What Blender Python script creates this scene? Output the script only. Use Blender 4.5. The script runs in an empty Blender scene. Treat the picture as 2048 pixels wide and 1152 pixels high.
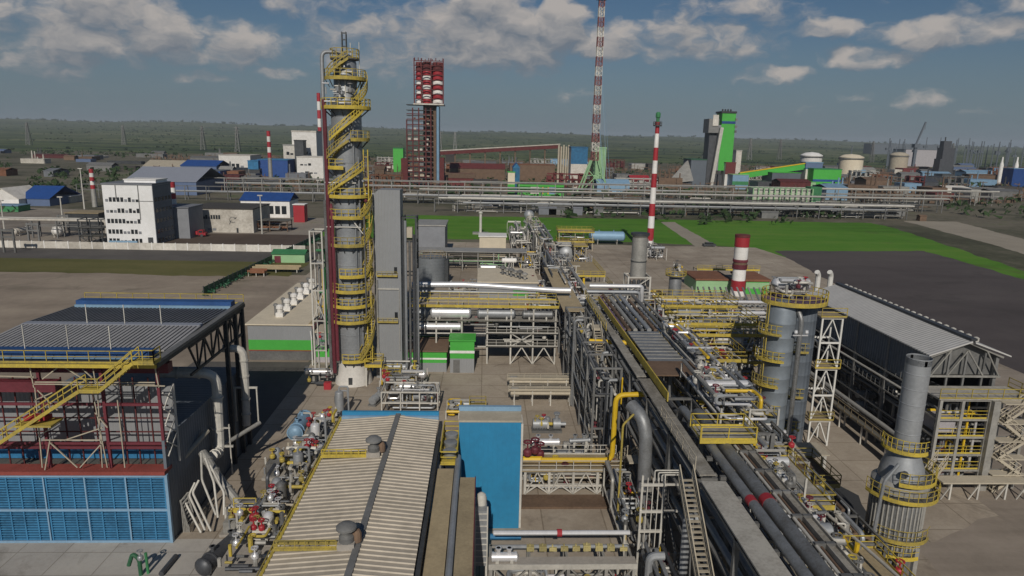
import bpy, bmesh, math, random
from mathutils import Vector, Matrix
rad = math.radians
SC = bpy.context.scene
COL = SC.collection
PI = math.pi

# ---------------------------------------------------------------- camera
F, H = 1365.0, 36.0
yaw, pitch, roll = rad(2.5), rad(12.4), rad(1.25)
FW = Vector((math.sin(yaw)*math.cos(pitch), math.cos(yaw)*math.cos(pitch), -math.sin(pitch)))
r0 = Vector((math.cos(yaw), -math.sin(yaw), 0)); u0 = r0.cross(FW)
RT = r0*math.cos(roll)+u0*math.sin(roll); UP = u0*math.cos(roll)-r0*math.sin(roll)
CP = Vector((0, 0, H))
cd = bpy.data.cameras.new('camera'); cam = bpy.data.objects.new('camera', cd); COL.objects.link(cam)
cd.sensor_width = 36; cd.lens = 36*F/2048; cd.clip_start = .5; cd.clip_end = 60000
M4 = Matrix((RT, UP, -FW)).transposed().to_4x4(); M4.translation = CP; cam.matrix_world = M4
SC.camera = cam

# ---------------------------------------------------------------- sun, sky, exposure
SUN_EL, SUN_AZ = rad(34), rad(4)           # the sun stands behind the camera, a little to its left
sd = bpy.data.lights.new('sun', 'SUN'); so = bpy.data.objects.new('sun', sd); COL.objects.link(so)
sd.energy = 3.3; sd.angle = rad(.5); sd.color = (1, .93, .83)
dirv = Vector((math.sin(SUN_AZ)*math.cos(SUN_EL), math.cos(SUN_AZ)*math.cos(SUN_EL), -math.sin(SUN_EL)))
so.rotation_euler = dirv.to_track_quat('-Z', 'Y').to_euler()
SC.view_settings.view_transform = 'Standard'; SC.view_settings.look = 'None'
SC.view_settings.exposure = -0.2; SC.view_settings.gamma = 1

def sky():
    w = bpy.data.worlds.new('World'); SC.world = w; w.use_nodes = True
    N, L = w.node_tree.nodes, w.node_tree.links; N.clear()
    out = N.new('ShaderNodeOutputWorld'); bg = N.new('ShaderNodeBackground'); L.new(bg.outputs[0], out.inputs[0])
    bg.inputs[1].default_value = .05
    st = N.new('ShaderNodeTexSky'); st.sky_type = 'NISHITA'; st.sun_disc = False
    st.sun_elevation = SUN_EL; st.sun_rotation = PI+SUN_AZ; st.altitude = 100
    st.air_density = 1.0; st.dust_density = .4; st.ozone_density = 4.5
    tc = N.new('ShaderNodeTexCoord'); sx = N.new('ShaderNodeSeparateXYZ'); L.new(tc.outputs['Generated'], sx.inputs[0])
    def m(op, a, b=None, c=None, clamp=False):
        n = N.new('ShaderNodeMath'); n.operation = op; n.use_clamp = clamp
        for i, v in enumerate((a, b, c)):
            if v is None: continue
            if isinstance(v, (int, float)): n.inputs[i].default_value = v
            else: L.new(v, n.inputs[i])
        return n.outputs[0]
    az = m('MULTIPLY', m('ARCTAN2', sx.outputs[0], sx.outputs[1]), 57.2958)
    el = m('MULTIPLY', m('ARCSINE', sx.outputs[2]), 57.2958)
    # clouds of this sky: azimuth, elevation, half width, half height (degrees), strength
    blobs = []
    for px, py, w_, h_, s_ in ((985, 70, 155, 52, 1.0), (960, 25, 75, 45, 1.0), (1115, 45, 52, 38, 1.15), (1210, 82, 90, 26, .75),
            (250, 62, 150, 40, .85), (205, 15, 62, 38, 1.0), (420, 88, 130, 32, .72), (100, 122, 70, 22, .75), (20, 50, 70, 40, .6), (120, 70, 110, 22, .55),
            (760, 85, 130, 48, .62), (790, 140, 70, 24, .5), (1390, 85, 140, 34, .62), (1480, 22, 120, 26, .5), (1400, 40, 70, 22, .5), (1900, 62, 115, 20, .8),
            (1660, 60, 46, 16, .7), (1735, 114, 66, 16, .7), (1545, 150, 60, 14, .6), (1850, 196, 46, 14, .55), (560, 147, 40, 10, .65),
            (400, 155, 50, 10, .55), (1010, 126, 70, 16, .6), (480, 110, 26, 10, .6), (1980, 20, 60, 16, .6), (620, 18, 110, 22, .45), (1140, 190, 40, 14, .4), (1700, 185, 40, 12, .4)):
        d = FW+RT*((px-1024)/F)-UP*((py-576)/F); d.normalize()
        blobs.append((math.degrees(math.atan2(d.x, d.y)), math.degrees(math.asin(d.z)), w_/F*57.3*1.3, h_/F*57.3*1.45, s_))
    def dens(de, warp):
        e = m('ADD', el, de) if de else el
        e = m('ADD', e, warp[1]); a = m('ADD', az, warp[0])
        tot = None
        for (a0, e0, wa, he, s) in blobs:
            dx = m('MULTIPLY', m('SUBTRACT', a, a0), 1/wa); dy = m('MULTIPLY', m('SUBTRACT', e, e0), 1/he)
            r2 = m('ADD', m('MULTIPLY', dx, dx), m('MULTIPLY', dy, dy))
            g = m('MULTIPLY', m('SUBTRACT', 1.25, r2, clamp=True), s)
            tot = g if tot is None else m('MAXIMUM', tot, g)
        cv = N.new('ShaderNodeCombineXYZ'); L.new(m('MULTIPLY', a, .17), cv.inputs[0]); L.new(m('MULTIPLY', e, .30), cv.inputs[1])
        nz = N.new('ShaderNodeTexNoise'); nz.inputs['Scale'].default_value = 2.1; nz.inputs['Detail'].default_value = 7; nz.inputs['Roughness'].default_value = .58
        L.new(cv.outputs[0], nz.inputs['Vector'])
        return m('ADD', m('MULTIPLY', tot, .62), m('MULTIPLY', m('SUBTRACT', nz.outputs[0], .5), 1.15))
    cw = N.new('ShaderNodeCombineXYZ'); L.new(m('MULTIPLY', az, .3), cw.inputs[0]); L.new(m('MULTIPLY', el, .5), cw.inputs[1])
    wn = N.new('ShaderNodeTexNoise'); wn.inputs['Scale'].default_value = 1.4; wn.inputs['Detail'].default_value = 3; L.new(cw.outputs[0], wn.inputs['Vector'])
    sc_ = N.new('ShaderNodeSeparateColor'); L.new(wn.outputs['Color'], sc_.inputs[0])
    warp = (m('MULTIPLY', m('SUBTRACT', sc_.outputs[0], .5), 3.0), m('MULTIPLY', m('SUBTRACT', sc_.outputs[1], .5), 1.6))
    d0 = dens(0, warp); d1 = dens(1.15, warp)
    mr = N.new('ShaderNodeMapRange'); mr.interpolation_type = 'SMOOTHSTEP'; mr.inputs[1].default_value = .11; mr.inputs[2].default_value = .56
    L.new(d0, mr.inputs[0])
    lit = m('ADD', m('MULTIPLY', m('SUBTRACT', d0, d1), 1.5), .40, clamp=True)
    cc = N.new('ShaderNodeMix'); cc.data_type = 'RGBA'; L.new(lit, cc.inputs[0])
    cc.inputs[6].default_value = (3.5, 4.1, 4.9, 1); cc.inputs[7].default_value = (10.0, 9.2, 8.6, 1)
    # thin grey-blue veil of moist air over the far distance
    veil = N.new('ShaderNodeMapRange'); veil.inputs[1].default_value = 11; veil.inputs[2].default_value = -1; veil.inputs[3].default_value = .0; veil.inputs[4].default_value = .92; veil.interpolation_type = 'SMOOTHSTEP'
    L.new(el, veil.inputs[0])
    mv = N.new('ShaderNodeMix'); mv.data_type = 'RGBA'; L.new(veil.outputs[0], mv.inputs[0]); tn = N.new('ShaderNodeMix'); tn.data_type = 'RGBA'; tn.blend_type = 'MULTIPLY'; tn.inputs[0].default_value = 1; L.new(st.outputs[0], tn.inputs[6]); tn.inputs[7].default_value = (.62, .70, .74, 1); L.new(tn.outputs[2], mv.inputs[6]); mv.inputs[7].default_value = (3.1, 4.1, 4.95, 1)
    mx = N.new('ShaderNodeMix'); mx.data_type = 'RGBA'
    L.new(m('MULTIPLY', mr.outputs[0], .93), mx.inputs[0]); L.new(mv.outputs[2], mx.inputs[6]); L.new(cc.outputs[2], mx.inputs[7])
    L.new(mx.outputs[2], bg.inputs[0])
sky()

# ---------------------------------------------------------------- helpers
def ray(px, py): return FW+RT*((px-1024)/F)-UP*((py-576)/F)
def G(px, py, z=0.0):
    d = ray(px, py); return CP+d*((z-H)/d.z)
def V(px, py, Y):
    d = ray(px, py); return CP+d*(Y/d.y)
R = random.Random(7)

MATS = {}
def mat(name, rgb, rough=.7, metal=0.0, var=.18, scale=1.2, bump=0.0, ribs=None, grime=None, spec=.4):
    """weathered paint or metal: large soft variation, fine speckle, optional ribbing and a grime colour"""
    if name in MATS: return MATS[name]
    M = bpy.data.materials.new(name); M.use_nodes = True; MATS[name] = M
    N, L = M.node_tree.nodes, M.node_tree.links
    b = N['Principled BSDF']; b.inputs['Roughness'].default_value = rough; b.inputs['Metallic'].default_value = metal
    b.inputs['Specular IOR Level'].default_value = spec
    tc = N.new('ShaderNodeTexCoord'); oi = N.new('ShaderNodeObjectInfo')
    ad = N.new('ShaderNodeVectorMath'); ad.operation = 'MULTIPLY_ADD'; L.new(oi.outputs['Random'], ad.inputs[0]); ad.inputs[1].default_value = (37, 37, 37); L.new(tc.outputs['Object'], ad.inputs[2])
    n1 = N.new('ShaderNodeTexNoise'); n1.inputs['Scale'].default_value = .35*scale; n1.inputs['Detail'].default_value = 5; n1.inputs['Roughness'].default_value = .65; L.new(ad.outputs[0], n1.inputs['Vector'])
    n2 = N.new('ShaderNodeTexNoise'); n2.inputs['Scale'].default_value = 3.1*scale; n2.inputs['Detail'].default_value = 3; L.new(ad.outputs[0], n2.inputs['Vector'])
    sm = N.new('ShaderNodeMath'); sm.operation = 'ADD'; L.new(n1.outputs[0], sm.inputs[0])
    s2 = N.new('ShaderNodeMath'); s2.operation = 'MULTIPLY'; s2.inputs[1].default_value = .6; L.new(n2.outputs[0], s2.inputs[0]); L.new(s2.outputs[0], sm.inputs[1])
    rp = N.new('ShaderNodeMapRange'); rp.inputs[1].default_value = .5; rp.inputs[2].default_value = 1.1; L.new(sm.outputs[0], rp.inputs[0])
    mx = N.new('ShaderNodeMix'); mx.data_type = 'RGBA'; jt = N.new('ShaderNodeMath'); jt.operation = 'MULTIPLY_ADD'; jt.inputs[1].default_value = .7; L.new(oi.outputs['Random'], jt.inputs[0]); a2 = N.new('ShaderNodeMath'); a2.operation = 'SUBTRACT'; L.new(rp.outputs[0], jt.inputs[2]); L.new(jt.outputs[0], a2.inputs[0]); a2.inputs[1].default_value = .35; a2.use_clamp = True; L.new(a2.outputs[0], mx.inputs[0])
    lo = tuple(c*(1-var) for c in rgb) if grime is None else grime
    hi = tuple(min(1, c*(1+var*.6)) for c in rgb)
    mx.inputs[6].default_value = (*lo, 1); mx.inputs[7].default_value = (*hi, 1)
    L.new(mx.outputs[2], b.inputs['Base Color'])
    if ribs or bump:
        bp = N.new('ShaderNodeBump'); bp.inputs['Distance'].default_value = .05
        if ribs:
            ax, per = ribs
            wv = N.new('ShaderNodeTexWave'); wv.wave_type = 'BANDS'; wv.bands_direction = ax; wv.inputs['Scale'].default_value = .314/per
            L.new(tc.outputs['Object'], wv.inputs['Vector']); L.new(wv.outputs[0], bp.inputs['Height']); bp.inputs['Strength'].default_value = .8
        else:
            L.new(n2.outputs[0], bp.inputs['Height']); bp.inputs['Strength'].default_value = bump
        L.new(bp.outputs[0], b.inputs['Normal'])
    return M

def groundmat(name, cols, scales=(.02, .15, 1.3), rough=.95, contrast=1.0, track=None, joints=0, stains=None):
    M = bpy.data.materials.new(name); M.use_nodes = True; MATS[name] = M
    N, L = M.node_tree.nodes, M.node_tree.links
    b = N['Principled BSDF']; b.inputs['Roughness'].default_value = rough; b.inputs['Specular IOR Level'].default_value = .2
    tc = N.new('ShaderNodeTexCoord'); acc = None
    for i, s in enumerate(scales):
        n = N.new('ShaderNodeTexNoise'); n.inputs['Scale'].default_value = s; n.inputs['Detail'].default_value = 6; n.inputs['Roughness'].default_value = .62; n.inputs['Distortion'].default_value = .4
        L.new(tc.outputs['Object'], n.inputs['Vector'])
        k = N.new('ShaderNodeMath'); k.operation = 'MULTIPLY'; k.inputs[1].default_value = (1.0, .7, .4)[i]; L.new(n.outputs[0], k.inputs[0])
        if acc is None: acc = k.outputs[0]
        else:
            a = N.new('ShaderNodeMath'); a.operation = 'ADD'; L.new(acc, a.inputs[0]); L.new(k.outputs[0], a.inputs[1]); acc = a.outputs[0]
    tot = sum((1.0, .7, .4)[:len(scales)])
    if track:
        mp = N.new('ShaderNodeMapping'); mp.inputs['Scale'].default_value = track; L.new(tc.outputs['Object'], mp.inputs['Vector'])
        n = N.new('ShaderNodeTexNoise'); n.inputs['Scale'].default_value = 1; n.inputs['Detail'].default_value = 4; L.new(mp.outputs[0], n.inputs['Vector'])
        a = N.new('ShaderNodeMath'); a.operation = 'ADD'; L.new(acc, a.inputs[0]); L.new(n.outputs[0], a.inputs[1]); acc = a.outputs[0]; tot += 1
    mr = N.new('ShaderNodeMapRange'); L.new(acc, mr.inputs[0]); mr.inputs[1].default_value = tot*.5-.22*tot/contrast*.8; mr.inputs[2].default_value = tot*.5+.22*tot/contrast*.8
    cr = N.new('ShaderNodeValToRGB'); L.new(mr.outputs[0], cr.inputs[0])
    while len(cr.color_ramp.elements) < len(cols): cr.color_ramp.elements.new(.5)
    for i, c in enumerate(cols):
        cr.color_ramp.elements[i].position = i/(len(cols)-1); cr.color_ramp.elements[i].color = (*c, 1)
    last = cr.outputs[0]
    if stains:
        n = N.new('ShaderNodeTexNoise'); n.inputs['Scale'].default_value = stains[0]; n.inputs['Detail'].default_value = 7; n.inputs['Roughness'].default_value = .7; n.inputs['Distortion'].default_value = 1.2; L.new(tc.outputs['Object'], n.inputs['Vector'])
        r_ = N.new('ShaderNodeMapRange'); r_.inputs[1].default_value = .56; r_.inputs[2].default_value = .70; r_.inputs[4].default_value = .75; L.new(n.outputs[0], r_.inputs[0])
        q = N.new('ShaderNodeMix'); q.data_type = 'RGBA'; L.new(r_.outputs[0], q.inputs[0]); L.new(last, q.inputs[6]); q.inputs[7].default_value = (*stains[1], 1); last = q.outputs[2]
    if joints:
        bk = N.new('ShaderNodeTexBrick'); bk.offset = 0; bk.inputs['Scale'].default_value = 1/joints; bk.inputs['Mortar Size'].default_value = .012; bk.inputs['Brick Width'].default_value = 1; bk.inputs['Row Height'].default_value = .8
        bk.inputs['Color1'].default_value = (1, 1, 1, 1); bk.inputs['Color2'].default_value = (.86, .86, .87, 1); bk.inputs['Mortar'].default_value = (.55, .53, .5, 1); L.new(tc.outputs['Object'], bk.inputs['Vector'])
        q = N.new('ShaderNodeMix'); q.data_type = 'RGBA'; q.blend_type = 'MULTIPLY'; q.inputs[0].default_value = .8; L.new(last, q.inputs[6]); L.new(bk.outputs[0], q.inputs[7]); last = q.outputs[2]
    L.new(last, b.inputs['Base Color'])
    return M

class MB:
    def __init__(s): s.v = []; s.f = []; s.s = []
    def quad(s, *p, sm=False):
        i = len(s.v); s.v += [tuple(q) for q in p]; s.f.append(tuple(range(i, i+len(p)))); s.s.append(sm); return s
    def box(s, x0, x1, y0, y1, z0, z1):
        i = len(s.v)
        s.v += [(x0, y0, z0), (x1, y0, z0), (x1, y1, z0), (x0, y1, z0), (x0, y0, z1), (x1, y0, z1), (x1, y1, z1), (x0, y1, z1)]
        for f in ((3, 2, 1, 0), (4, 5, 6, 7), (0, 1, 5, 4), (1, 2, 6, 5), (2, 3, 7, 6), (3, 0, 4, 7)): s.f.append(tuple(i+k for k in f)); s.s.append(False)
        return s
    def bar(s, p, q, w, h=None):
        p, q = Vector(p), Vector(q); d = q-p
        if d.length < 1e-6: return s
        d.normalize(); up = Vector((0, 0, 1)) if abs(d.z) < .95 else Vector((0, 1, 0))
        a = d.cross(up).normalized()*(w/2); b = a.cross(d).normalized()*((h or w)/2)
        i = len(s.v)
        for c in (p, q):
            for (k, l) in ((-1, -1), (1, -1), (1, 1), (-1, 1)): s.v.append(tuple(c+a*k+b*l))
        for f in ((0, 1, 2, 3), (7, 6, 5, 4), (0, 4, 5, 1), (1, 5, 6, 2), (2, 6, 7, 3), (3, 7, 4, 0)): s.f.append(tuple(i+k for k in f)); s.s.append(False)
        return s
    def rings(s, rs, n, closed=False, caps=True, sm=True):
        i0 = len(s.v)
        for r in rs: s.v += [tuple(p) for p in r]
        m = len(rs)
        for j in range(m-1):
            for k in range(n):
                s.f.append((i0+j*n+k, i0+j*n+(k+1) % n, i0+(j+1)*n+(k+1) % n, i0+(j+1)*n+k)); s.s.append(sm)
        if caps:
            s.f.append(tuple(i0+k for k in reversed(range(n)))); s.s.append(False)
            s.f.append(tuple(i0+(m-1)*n+k for k in range(n))); s.s.append(False)
        return s
    def tube(s, pts, r, n=8, caps=True, bend=None):
        P = [Vector(p) for p in pts]
        if bend is None: bend = r*2.6
        if len(P) > 2 and bend > 0:
            Q = [P[0]]
            for a, b, c in zip(P, P[1:], P[2:]):
                u = (a-b); w = (c-b); t = min(bend, u.length*.45, w.length*.45)
                if t < 1e-4: continue
                pa = b+u.normalized()*t; pb = b+w.normalized()*t
                for k in range(5):
                    f = k/4; Q.append(pa*(1-f)**2+b*2*f*(1-f)+pb*f*f)
            Q.append(P[-1]); P = Q
        rs = []; nrm = None
        for i, p in enumerate(P):
            d = (P[min(i+1, len(P)-1)]-P[max(i-1, 0)])
            if d.length < 1e-9: d = Vector((0, 0, 1))
            d.normalize()
            if nrm is None:
                nrm = d.cross(Vector((0, 0, 1)) if abs(d.z) < .9 else Vector((1, 0, 0))).normalized()
            else:
                nrm = (nrm-d*nrm.dot(d))
                if nrm.length < 1e-6: nrm = d.cross(Vector((0, .3, 1)))
                nrm.normalize()
            bi = d.cross(nrm)
            rs.append([p+nrm*(r*math.cos(2*PI*k/n))+bi*(r*math.sin(2*PI*k/n)) for k in range(n)])
        return s.rings(rs, n, caps=caps)
    def lathe(s, c, prof, n=24, axis='z', caps=True, sm=True):
        c = Vector(c); rs = []
        for (r, h) in prof:
            ring = []
            for k in range(n):
                a = 2*PI*k/n; x, y = r*math.cos(a), r*math.sin(a)
                ring.append(c+(Vector((x, y, h)) if axis == 'z' else Vector((h, x, y)) if axis == 'x' else Vector((y, h, x))))
            rs.append(ring)
        return s.rings(rs, n, caps=caps, sm=sm)
    def annulus(s, c, r0_, r1_, z0, z1, a0=0, a1=360, n=24):
        c = Vector(c); m = max(2, int(n*abs(a1-a0)/360)); rs = []
        for k in range(m+1):
            a = rad(a0+(a1-a0)*k/m); ca, sa = math.cos(a), math.sin(a)
            rs.append([c+Vector((r0_*ca, r0_*sa, z0)), c+Vector((r1_*ca, r1_*sa, z0)), c+Vector((r1_*ca, r1_*sa, z1)), c+Vector((r0_*ca, r0_*sa, z1))])
        return s.rings(rs, 4, sm=False)
    def arcrail(s, c, r, z, a0=0, a1=360, h=1.1, w=.07, n=24):
        c = Vector(c); m = max(2, int(n*abs(a1-a0)/360)); P = [c+Vector((r*math.cos(rad(a0+(a1-a0)*k/m)), r*math.sin(rad(a0+(a1-a0)*k/m)), z)) for k in range(m+1)]
        return s.rail(P, h, w, posts=False, every=True)
    def rail(s, pts, h=1.1, w=.07, step=1.6, posts=True, every=False):
        P = [Vector(p) for p in pts]; up = Vector((0, 0, 1))
        for a, b in zip(P, P[1:]):
            s.bar(a+up*h, b+up*h, w); s.bar(a+up*h*.55, b+up*h*.55, w*.8); s.bar(a+up*.1, b+up*.1, w*.5, .16)
            if every: s.bar(a, a+up*h, w)
            else:
                k = max(1, int((b-a).length/step))
                for j in range(k+1): q = a.lerp(b, j/k); s.bar(q, q+up*h, w)
        return s
    def stair(s, p, q, wd=.9, side=None):
        p, q = Vector(p), Vector(q); d = q-p; hz = Vector((d.x, d.y, 0)); sd_ = hz.normalized().cross(Vector((0, 0, 1)))*(wd/2) if hz.length > .01 else Vector((wd/2, 0, 0))
        up = Vector((0, 0, 1))
        for k in (-1, 1):
            s.bar(p+sd_*k, q+sd_*k, .08, .28)
            s.bar(p+sd_*k+up*1.05, q+sd_*k+up*1.05, .08); s.bar(p+sd_*k+up*.6, q+sd_*k+up*.6, .06)
            m = max(2, int(d.length/1.3))
            for j in range(m+1): b = p.lerp(q, j/m)+sd_*k; s.bar(b, b+up*1.05, .06)
        n = max(3, int(abs(d.z)/.24))
        for j in range(n):
            c = p.lerp(q, (j+.5)/n); s.bar(c-sd_, c+sd_, .26, .05)
        return s
    def gable(s, x0, x1, y0, y1, z0, z1, axis='y', t=.12, over=.3):
        """two roof slopes; ridge along axis"""
        if axis == 'y':
            xm = (x0+x1)/2
            for (a, b) in (((x0-over), xm), (xm, (x1+over))):
                za, zb = (z0, z1) if b == xm else (z1, z0)
                s.hexa([(a, y0-over, za), (b, y0-over, zb), (b, y1+over, zb), (a, y1+over, za)], t)
        else:
            ym = (y0+y1)/2
            s.hexa([(x0-over, y0-over, z0), (x1+over, y0-over, z0), (x1+over, ym, z1), (x0-over, ym, z1)], t)
            s.hexa([(x0-over, ym, z1), (x1+over, ym, z1), (x1+over, y1+over, z0), (x0-over, y1+over, z0)], t)
        return s
    def hexa(s, base, t):
        i = len(s.v); s.v += [tuple(p) for p in base]+[(p[0], p[1], p[2]+t) for p in base]
        for f in ((3, 2, 1, 0), (4, 5, 6, 7), (0, 1, 5, 4), (1, 2, 6, 5), (2, 3, 7, 6), (3, 0, 4, 7)): s.f.append(tuple(i+k for k in f)); s.s.append(False)
        return s
    def prism(s, poly, z0, z1):
        n = len(poly); i = len(s.v); s.v += [(p[0], p[1], z0) for p in poly]+[(p[0], p[1], z1) for p in poly]
        s.f.append(tuple(i+k for k in reversed(range(n)))); s.f.append(tuple(i+n+k for k in range(n))); s.s += [False, False]
        for k in range(n): s.f.append((i+k, i+(k+1) % n, i+n+(k+1) % n, i+n+k)); s.s.append(False)
        return s
    def build(s, name, m, parent=None, label=None):
        off = Vector((0, 0, 0))
        p = parent
        while p is not None: off += p.location; p = p.parent
        me = bpy.data.meshes.new(name)
        me.from_pydata([(a-off.x, b-off.y, c-off.z) for a, b, c in s.v], [], s.f); me.polygons.foreach_set('use_smooth', s.s); me.update()
        if any(s.s): me.set_sharp_from_angle(angle=rad(32))
        if isinstance(m, str): m = MATS[m]
        me.materials.append(m)
        o = bpy.data.objects.new(name, me); COL.objects.link(o)
        if parent is not None: o.parent = parent
        if label: o['label'] = label
        return o
    def each(s, name, m, parent):
        """every loose piece a part of its own"""
        par = list(range(len(s.v)))
        def find(a):
            while par[a] != a: par[a] = par[par[a]]; a = par[a]
            return a
        for f in s.f:
            for k in f[1:]: par[find(k)] = find(f[0])
        gr = {}
        for f, q in zip(s.f, s.s): gr.setdefault(find(f[0]), []).append((f, q))
        for fs in gr.values():
            mb = MB(); mp = {}
            for f, q in fs:
                for k in f:
                    if k not in mp: mp[k] = len(mb.v); mb.v.append(s.v[k])
                mb.f.append(tuple(mp[k] for k in f)); mb.s.append(q)
            mb.build(name, m, parent)
    def thing(s, name, m, label, cat, group=None):
        """a thing that is one mesh, its origin at its base"""
        xs = [v[0] for v in s.v]; ys = [v[1] for v in s.v]; zs = [v[2] for v in s.v]
        c = Vector(((min(xs)+max(xs))/2, (min(ys)+max(ys))/2, min(zs)))
        s.v = [(a-c.x, b-c.y, d-c.z) for a, b, d in s.v]
        o = s.build(name, m); o.location = c; o['label'] = label; o['category'] = cat
        if group: o['group'] = group
        return o
def thing(name, label, cat, loc=(0, 0, 0), group=None):
    o = bpy.data.objects.new(name, None); COL.objects.link(o); o.location = loc; o.empty_display_size = .5
    o['label'] = label; o['category'] = cat
    if group: o['group'] = group
    return o
def struct(name, mb, m):
    o = mb.build(name, m); o['kind'] = 'structure'; return o
def copy_thing(o, loc, label=None, group=None):
    c = o.copy(); COL.objects.link(c); c.location = loc
    if label: c['label'] = label
    if group: c['group'] = group
    for ch in list(o.children):
        d = ch.copy(); COL.objects.link(d); d.parent = c
        for g in list(ch.children):
            e = g.copy(); COL.objects.link(e); e.parent = d
    return c

# ---------------------------------------------------------------- materials
mat('steel', (.40, .39, .36), .55, .35, .3); mat('pale_steel', (.55, .53, .48), .6, .1, .25); mat('white_steel', (.68, .67, .63), .55, 0, .15)
mat('dark_steel', (.07, .075, .08), .6, .3, .4); mat('mid_steel', (.20, .20, .195), .6, .3, .35)
mat('galv', (.33, .345, .36), .5, .35, .25); mat('alu', (.74, .74, .75), .34, .4, .15); mat('pipe_grey', (.24, .25, .26), .5, .4, .3, 2, grime=(.13, .125, .115)); mat('pipe_dark', (.10, .105, .115), .5, .4, .35)
mat('yellow', (.50, .38, .05), .65, 0, .3, 3, grime=(.26, .21, .07)); mat('gas_yellow', (.68, .45, .025), .45, 0, .15)
mat('red', (.36, .03, .04), .5, 0, .2); mat('maroon', (.15, .03, .042), .6, 0, .3); mat('white', (.80, .79, .77), .6, 0, .12, grime=(.62, .60, .56)); mat('rust', (.20, .09, .05), .85, 0, .4)
mat('green', (.07, .40, .06), .55, 0, .12); mat('pale_green', (.30, .50, .27), .6, 0, .15); mat('dark_green', (.03, .12, .06), .6, 0, .3); mat('dull_green', (.05, .22, .09), .7, 0, .3)
mat('blue', (.03, .155, .31), .55, 0, .45, 1.6); mat('panel_blue', (.03, .25, .46), .5, 0, .14, .5, grime=(.03, .20, .37)); mat('deep_blue', (.02, .07, .25), .55, 0, .25); mat('slat_face', (.035, .15, .28), .6, 0, .75, 1.3, grime=(.012, .05, .10)); mat('slat_blue', (.014, .06, .125), .6, 0, .5, 2); mat('light_blue', (.22, .36, .50), .5, .1, .2)
mat('slate', (.12, .14, .165), .6, .1, .15, .5, ribs=('X', .5)); mat('slate_y', (.15, .175, .205), .6, .05, .2, .5, ribs=('Y', .5)); mat('grey_clad', (.30, .31, .32), .55, .2, .08, .4, ribs=('X', .4))
mat('grey_clad_y', (.30, .31, .32), .55, .2, .08, .4, ribs=('Y', .4)); mat('roof_grey', (.52, .51, .49), .6, .1, .15, .5, ribs=('Y', .5)); mat('roof_far', (.17, .18, .20), .7, 0, .25, .2)
mat('rib_roof', (.47, .415, .335), .6, .1, .25, .5, grime=(.31, .275, .22)); mat('cream', (.68, .60, .46), .75, 0, .15); mat('cream_dull', (.45, .40, .31), .8, 0, .2); mat('ochre_roof', (.36, .29, .18), .8, 0, .3, 1.5)
mat('concrete', (.38, .35, .31), .9, 0, .25); mat('skirt', (.62, .60, .56), .85, 0, .2); mat('office_white', (.86, .86, .87), .7, 0, .06, .3, grime=(.72, .72, .71)); mat('dirty_white', (.66, .63, .57), .8, 0, .2, .4, grime=(.40, .37, .32))
mat('glass', (.03, .035, .04), .15, 0, .4); mat('office_side', (.22, .23, .25), .7, 0, .2); mat('pale_panel', (.42, .40, .42), .7, .1, .2); mat('tarmac_roof', (.06, .055, .05), .9, 0, .3); mat('brown', (.16, .105, .07), .8, 0, .35)  # office_side also carries the shade of the office's right face
mat('louver_lit', (.55, .53, .51), .5, .4, .2); mat('louver_shade', (.17, .17, .175), .5, .4, .2); mat('grating', (.36, .345, .31), .85, .1, .3, 1.6, grime=(.17, .155, .13)); mat('grating_dark', (.13, .125, .11), .8, .2, .35, 3)  # louvers: sunlit tone for the near slope, shaded tone for the far one
mat('rust_red', (.22, .05, .04), .75, 0, .35, 2); mat('faded_red', (.24, .095, .09), .8, 0, .3); mat('header_blue', (.022, .075, .22), .55, 0, .3); mat('tan_yellow', (.42, .36, .16), .75, 0, .3, 2); mat('tank_grey', (.25, .27, .285), .5, .3, .2, .7); mat('column_skin', (.27, .31, .35), .5, .3, .2, .6); mat('seam_blue', (.03, .232, .43), .6, 0, .2); mat('violet', (.16, .10, .16), .7, 0, .3); mat('hall_blue', (.12, .17, .29), .6, 0, .15); mat('hall_roof', (.25, .27, .32), .6, 0, .1); mat('dark_red', (.13, .03, .03), .8, 0, .4)

# ---------------------------------------------------------------- ground, fields, hills
GC = groundmat('yard_concrete', [(.27, .225, .175), (.37, .315, .25), (.46, .40, .325)], (.03, .22, 2.2), contrast=1.5, joints=6, stains=(.11, (.17, .14, .11)))
GR = groundmat('right_yard', [(.225, .19, .155), (.30, .255, .21), (.355, .305, .255)], (.02, .12, 1.6), contrast=1.5, track=(.03, .6, 1), stains=(.07, (.19, .16, .13)))
GL = groundmat('light_slab', [(.33, .31, .28), (.41, .385, .35), (.47, .445, .40)], (.06, .4, 3), contrast=1.4, joints=4, stains=(.15, (.24, .22, .19)))
GI = groundmat('industrial_ground', [(.045, .045, .028), (.09, .09, .058), (.17, .15, .115), (.085, .125, .04)], (.006, .03, .3), contrast=1.4)
GG = groundmat('green_grass', [(.055, .15, .012), (.085, .215, .02), (.13, .235, .035)], (.012, .09, .9), contrast=1.5, track=(.01, .12, 1), stains=(.035, (.10, .13, .035)))
GO = groundmat('dry_grass', [(.075, .08, .022), (.12, .115, .04), (.17, .15, .06)], (.02, .1, .7), track=(.012, .2, 1))
GB = groundmat('bare_soil', [(.20, .165, .13), (.29, .24, .19), (.38, .32, .25)], (.015, .08, .5), contrast=1.7, track=(.012, .09, 1), stains=(.04, (.13, .12, .085)))
GF = groundmat('tilled_field', [(.07, .06, .06), (.092, .079, .078), (.11, .096, .092)], (.01, .06, .6), contrast=1.5, track=(.02, .09, 1), stains=(.03, (.055, .05, .048)))
GA = groundmat('asphalt', [(.07, .066, .062), (.11, .102, .095), (.15, .14, .125)], (.02, .12, .8))
GP = groundmat('dusty_road', [(.26, .23, .185), (.32, .285, .23), (.37, .33, .27)], (.03, .2, 1.3))
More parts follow.
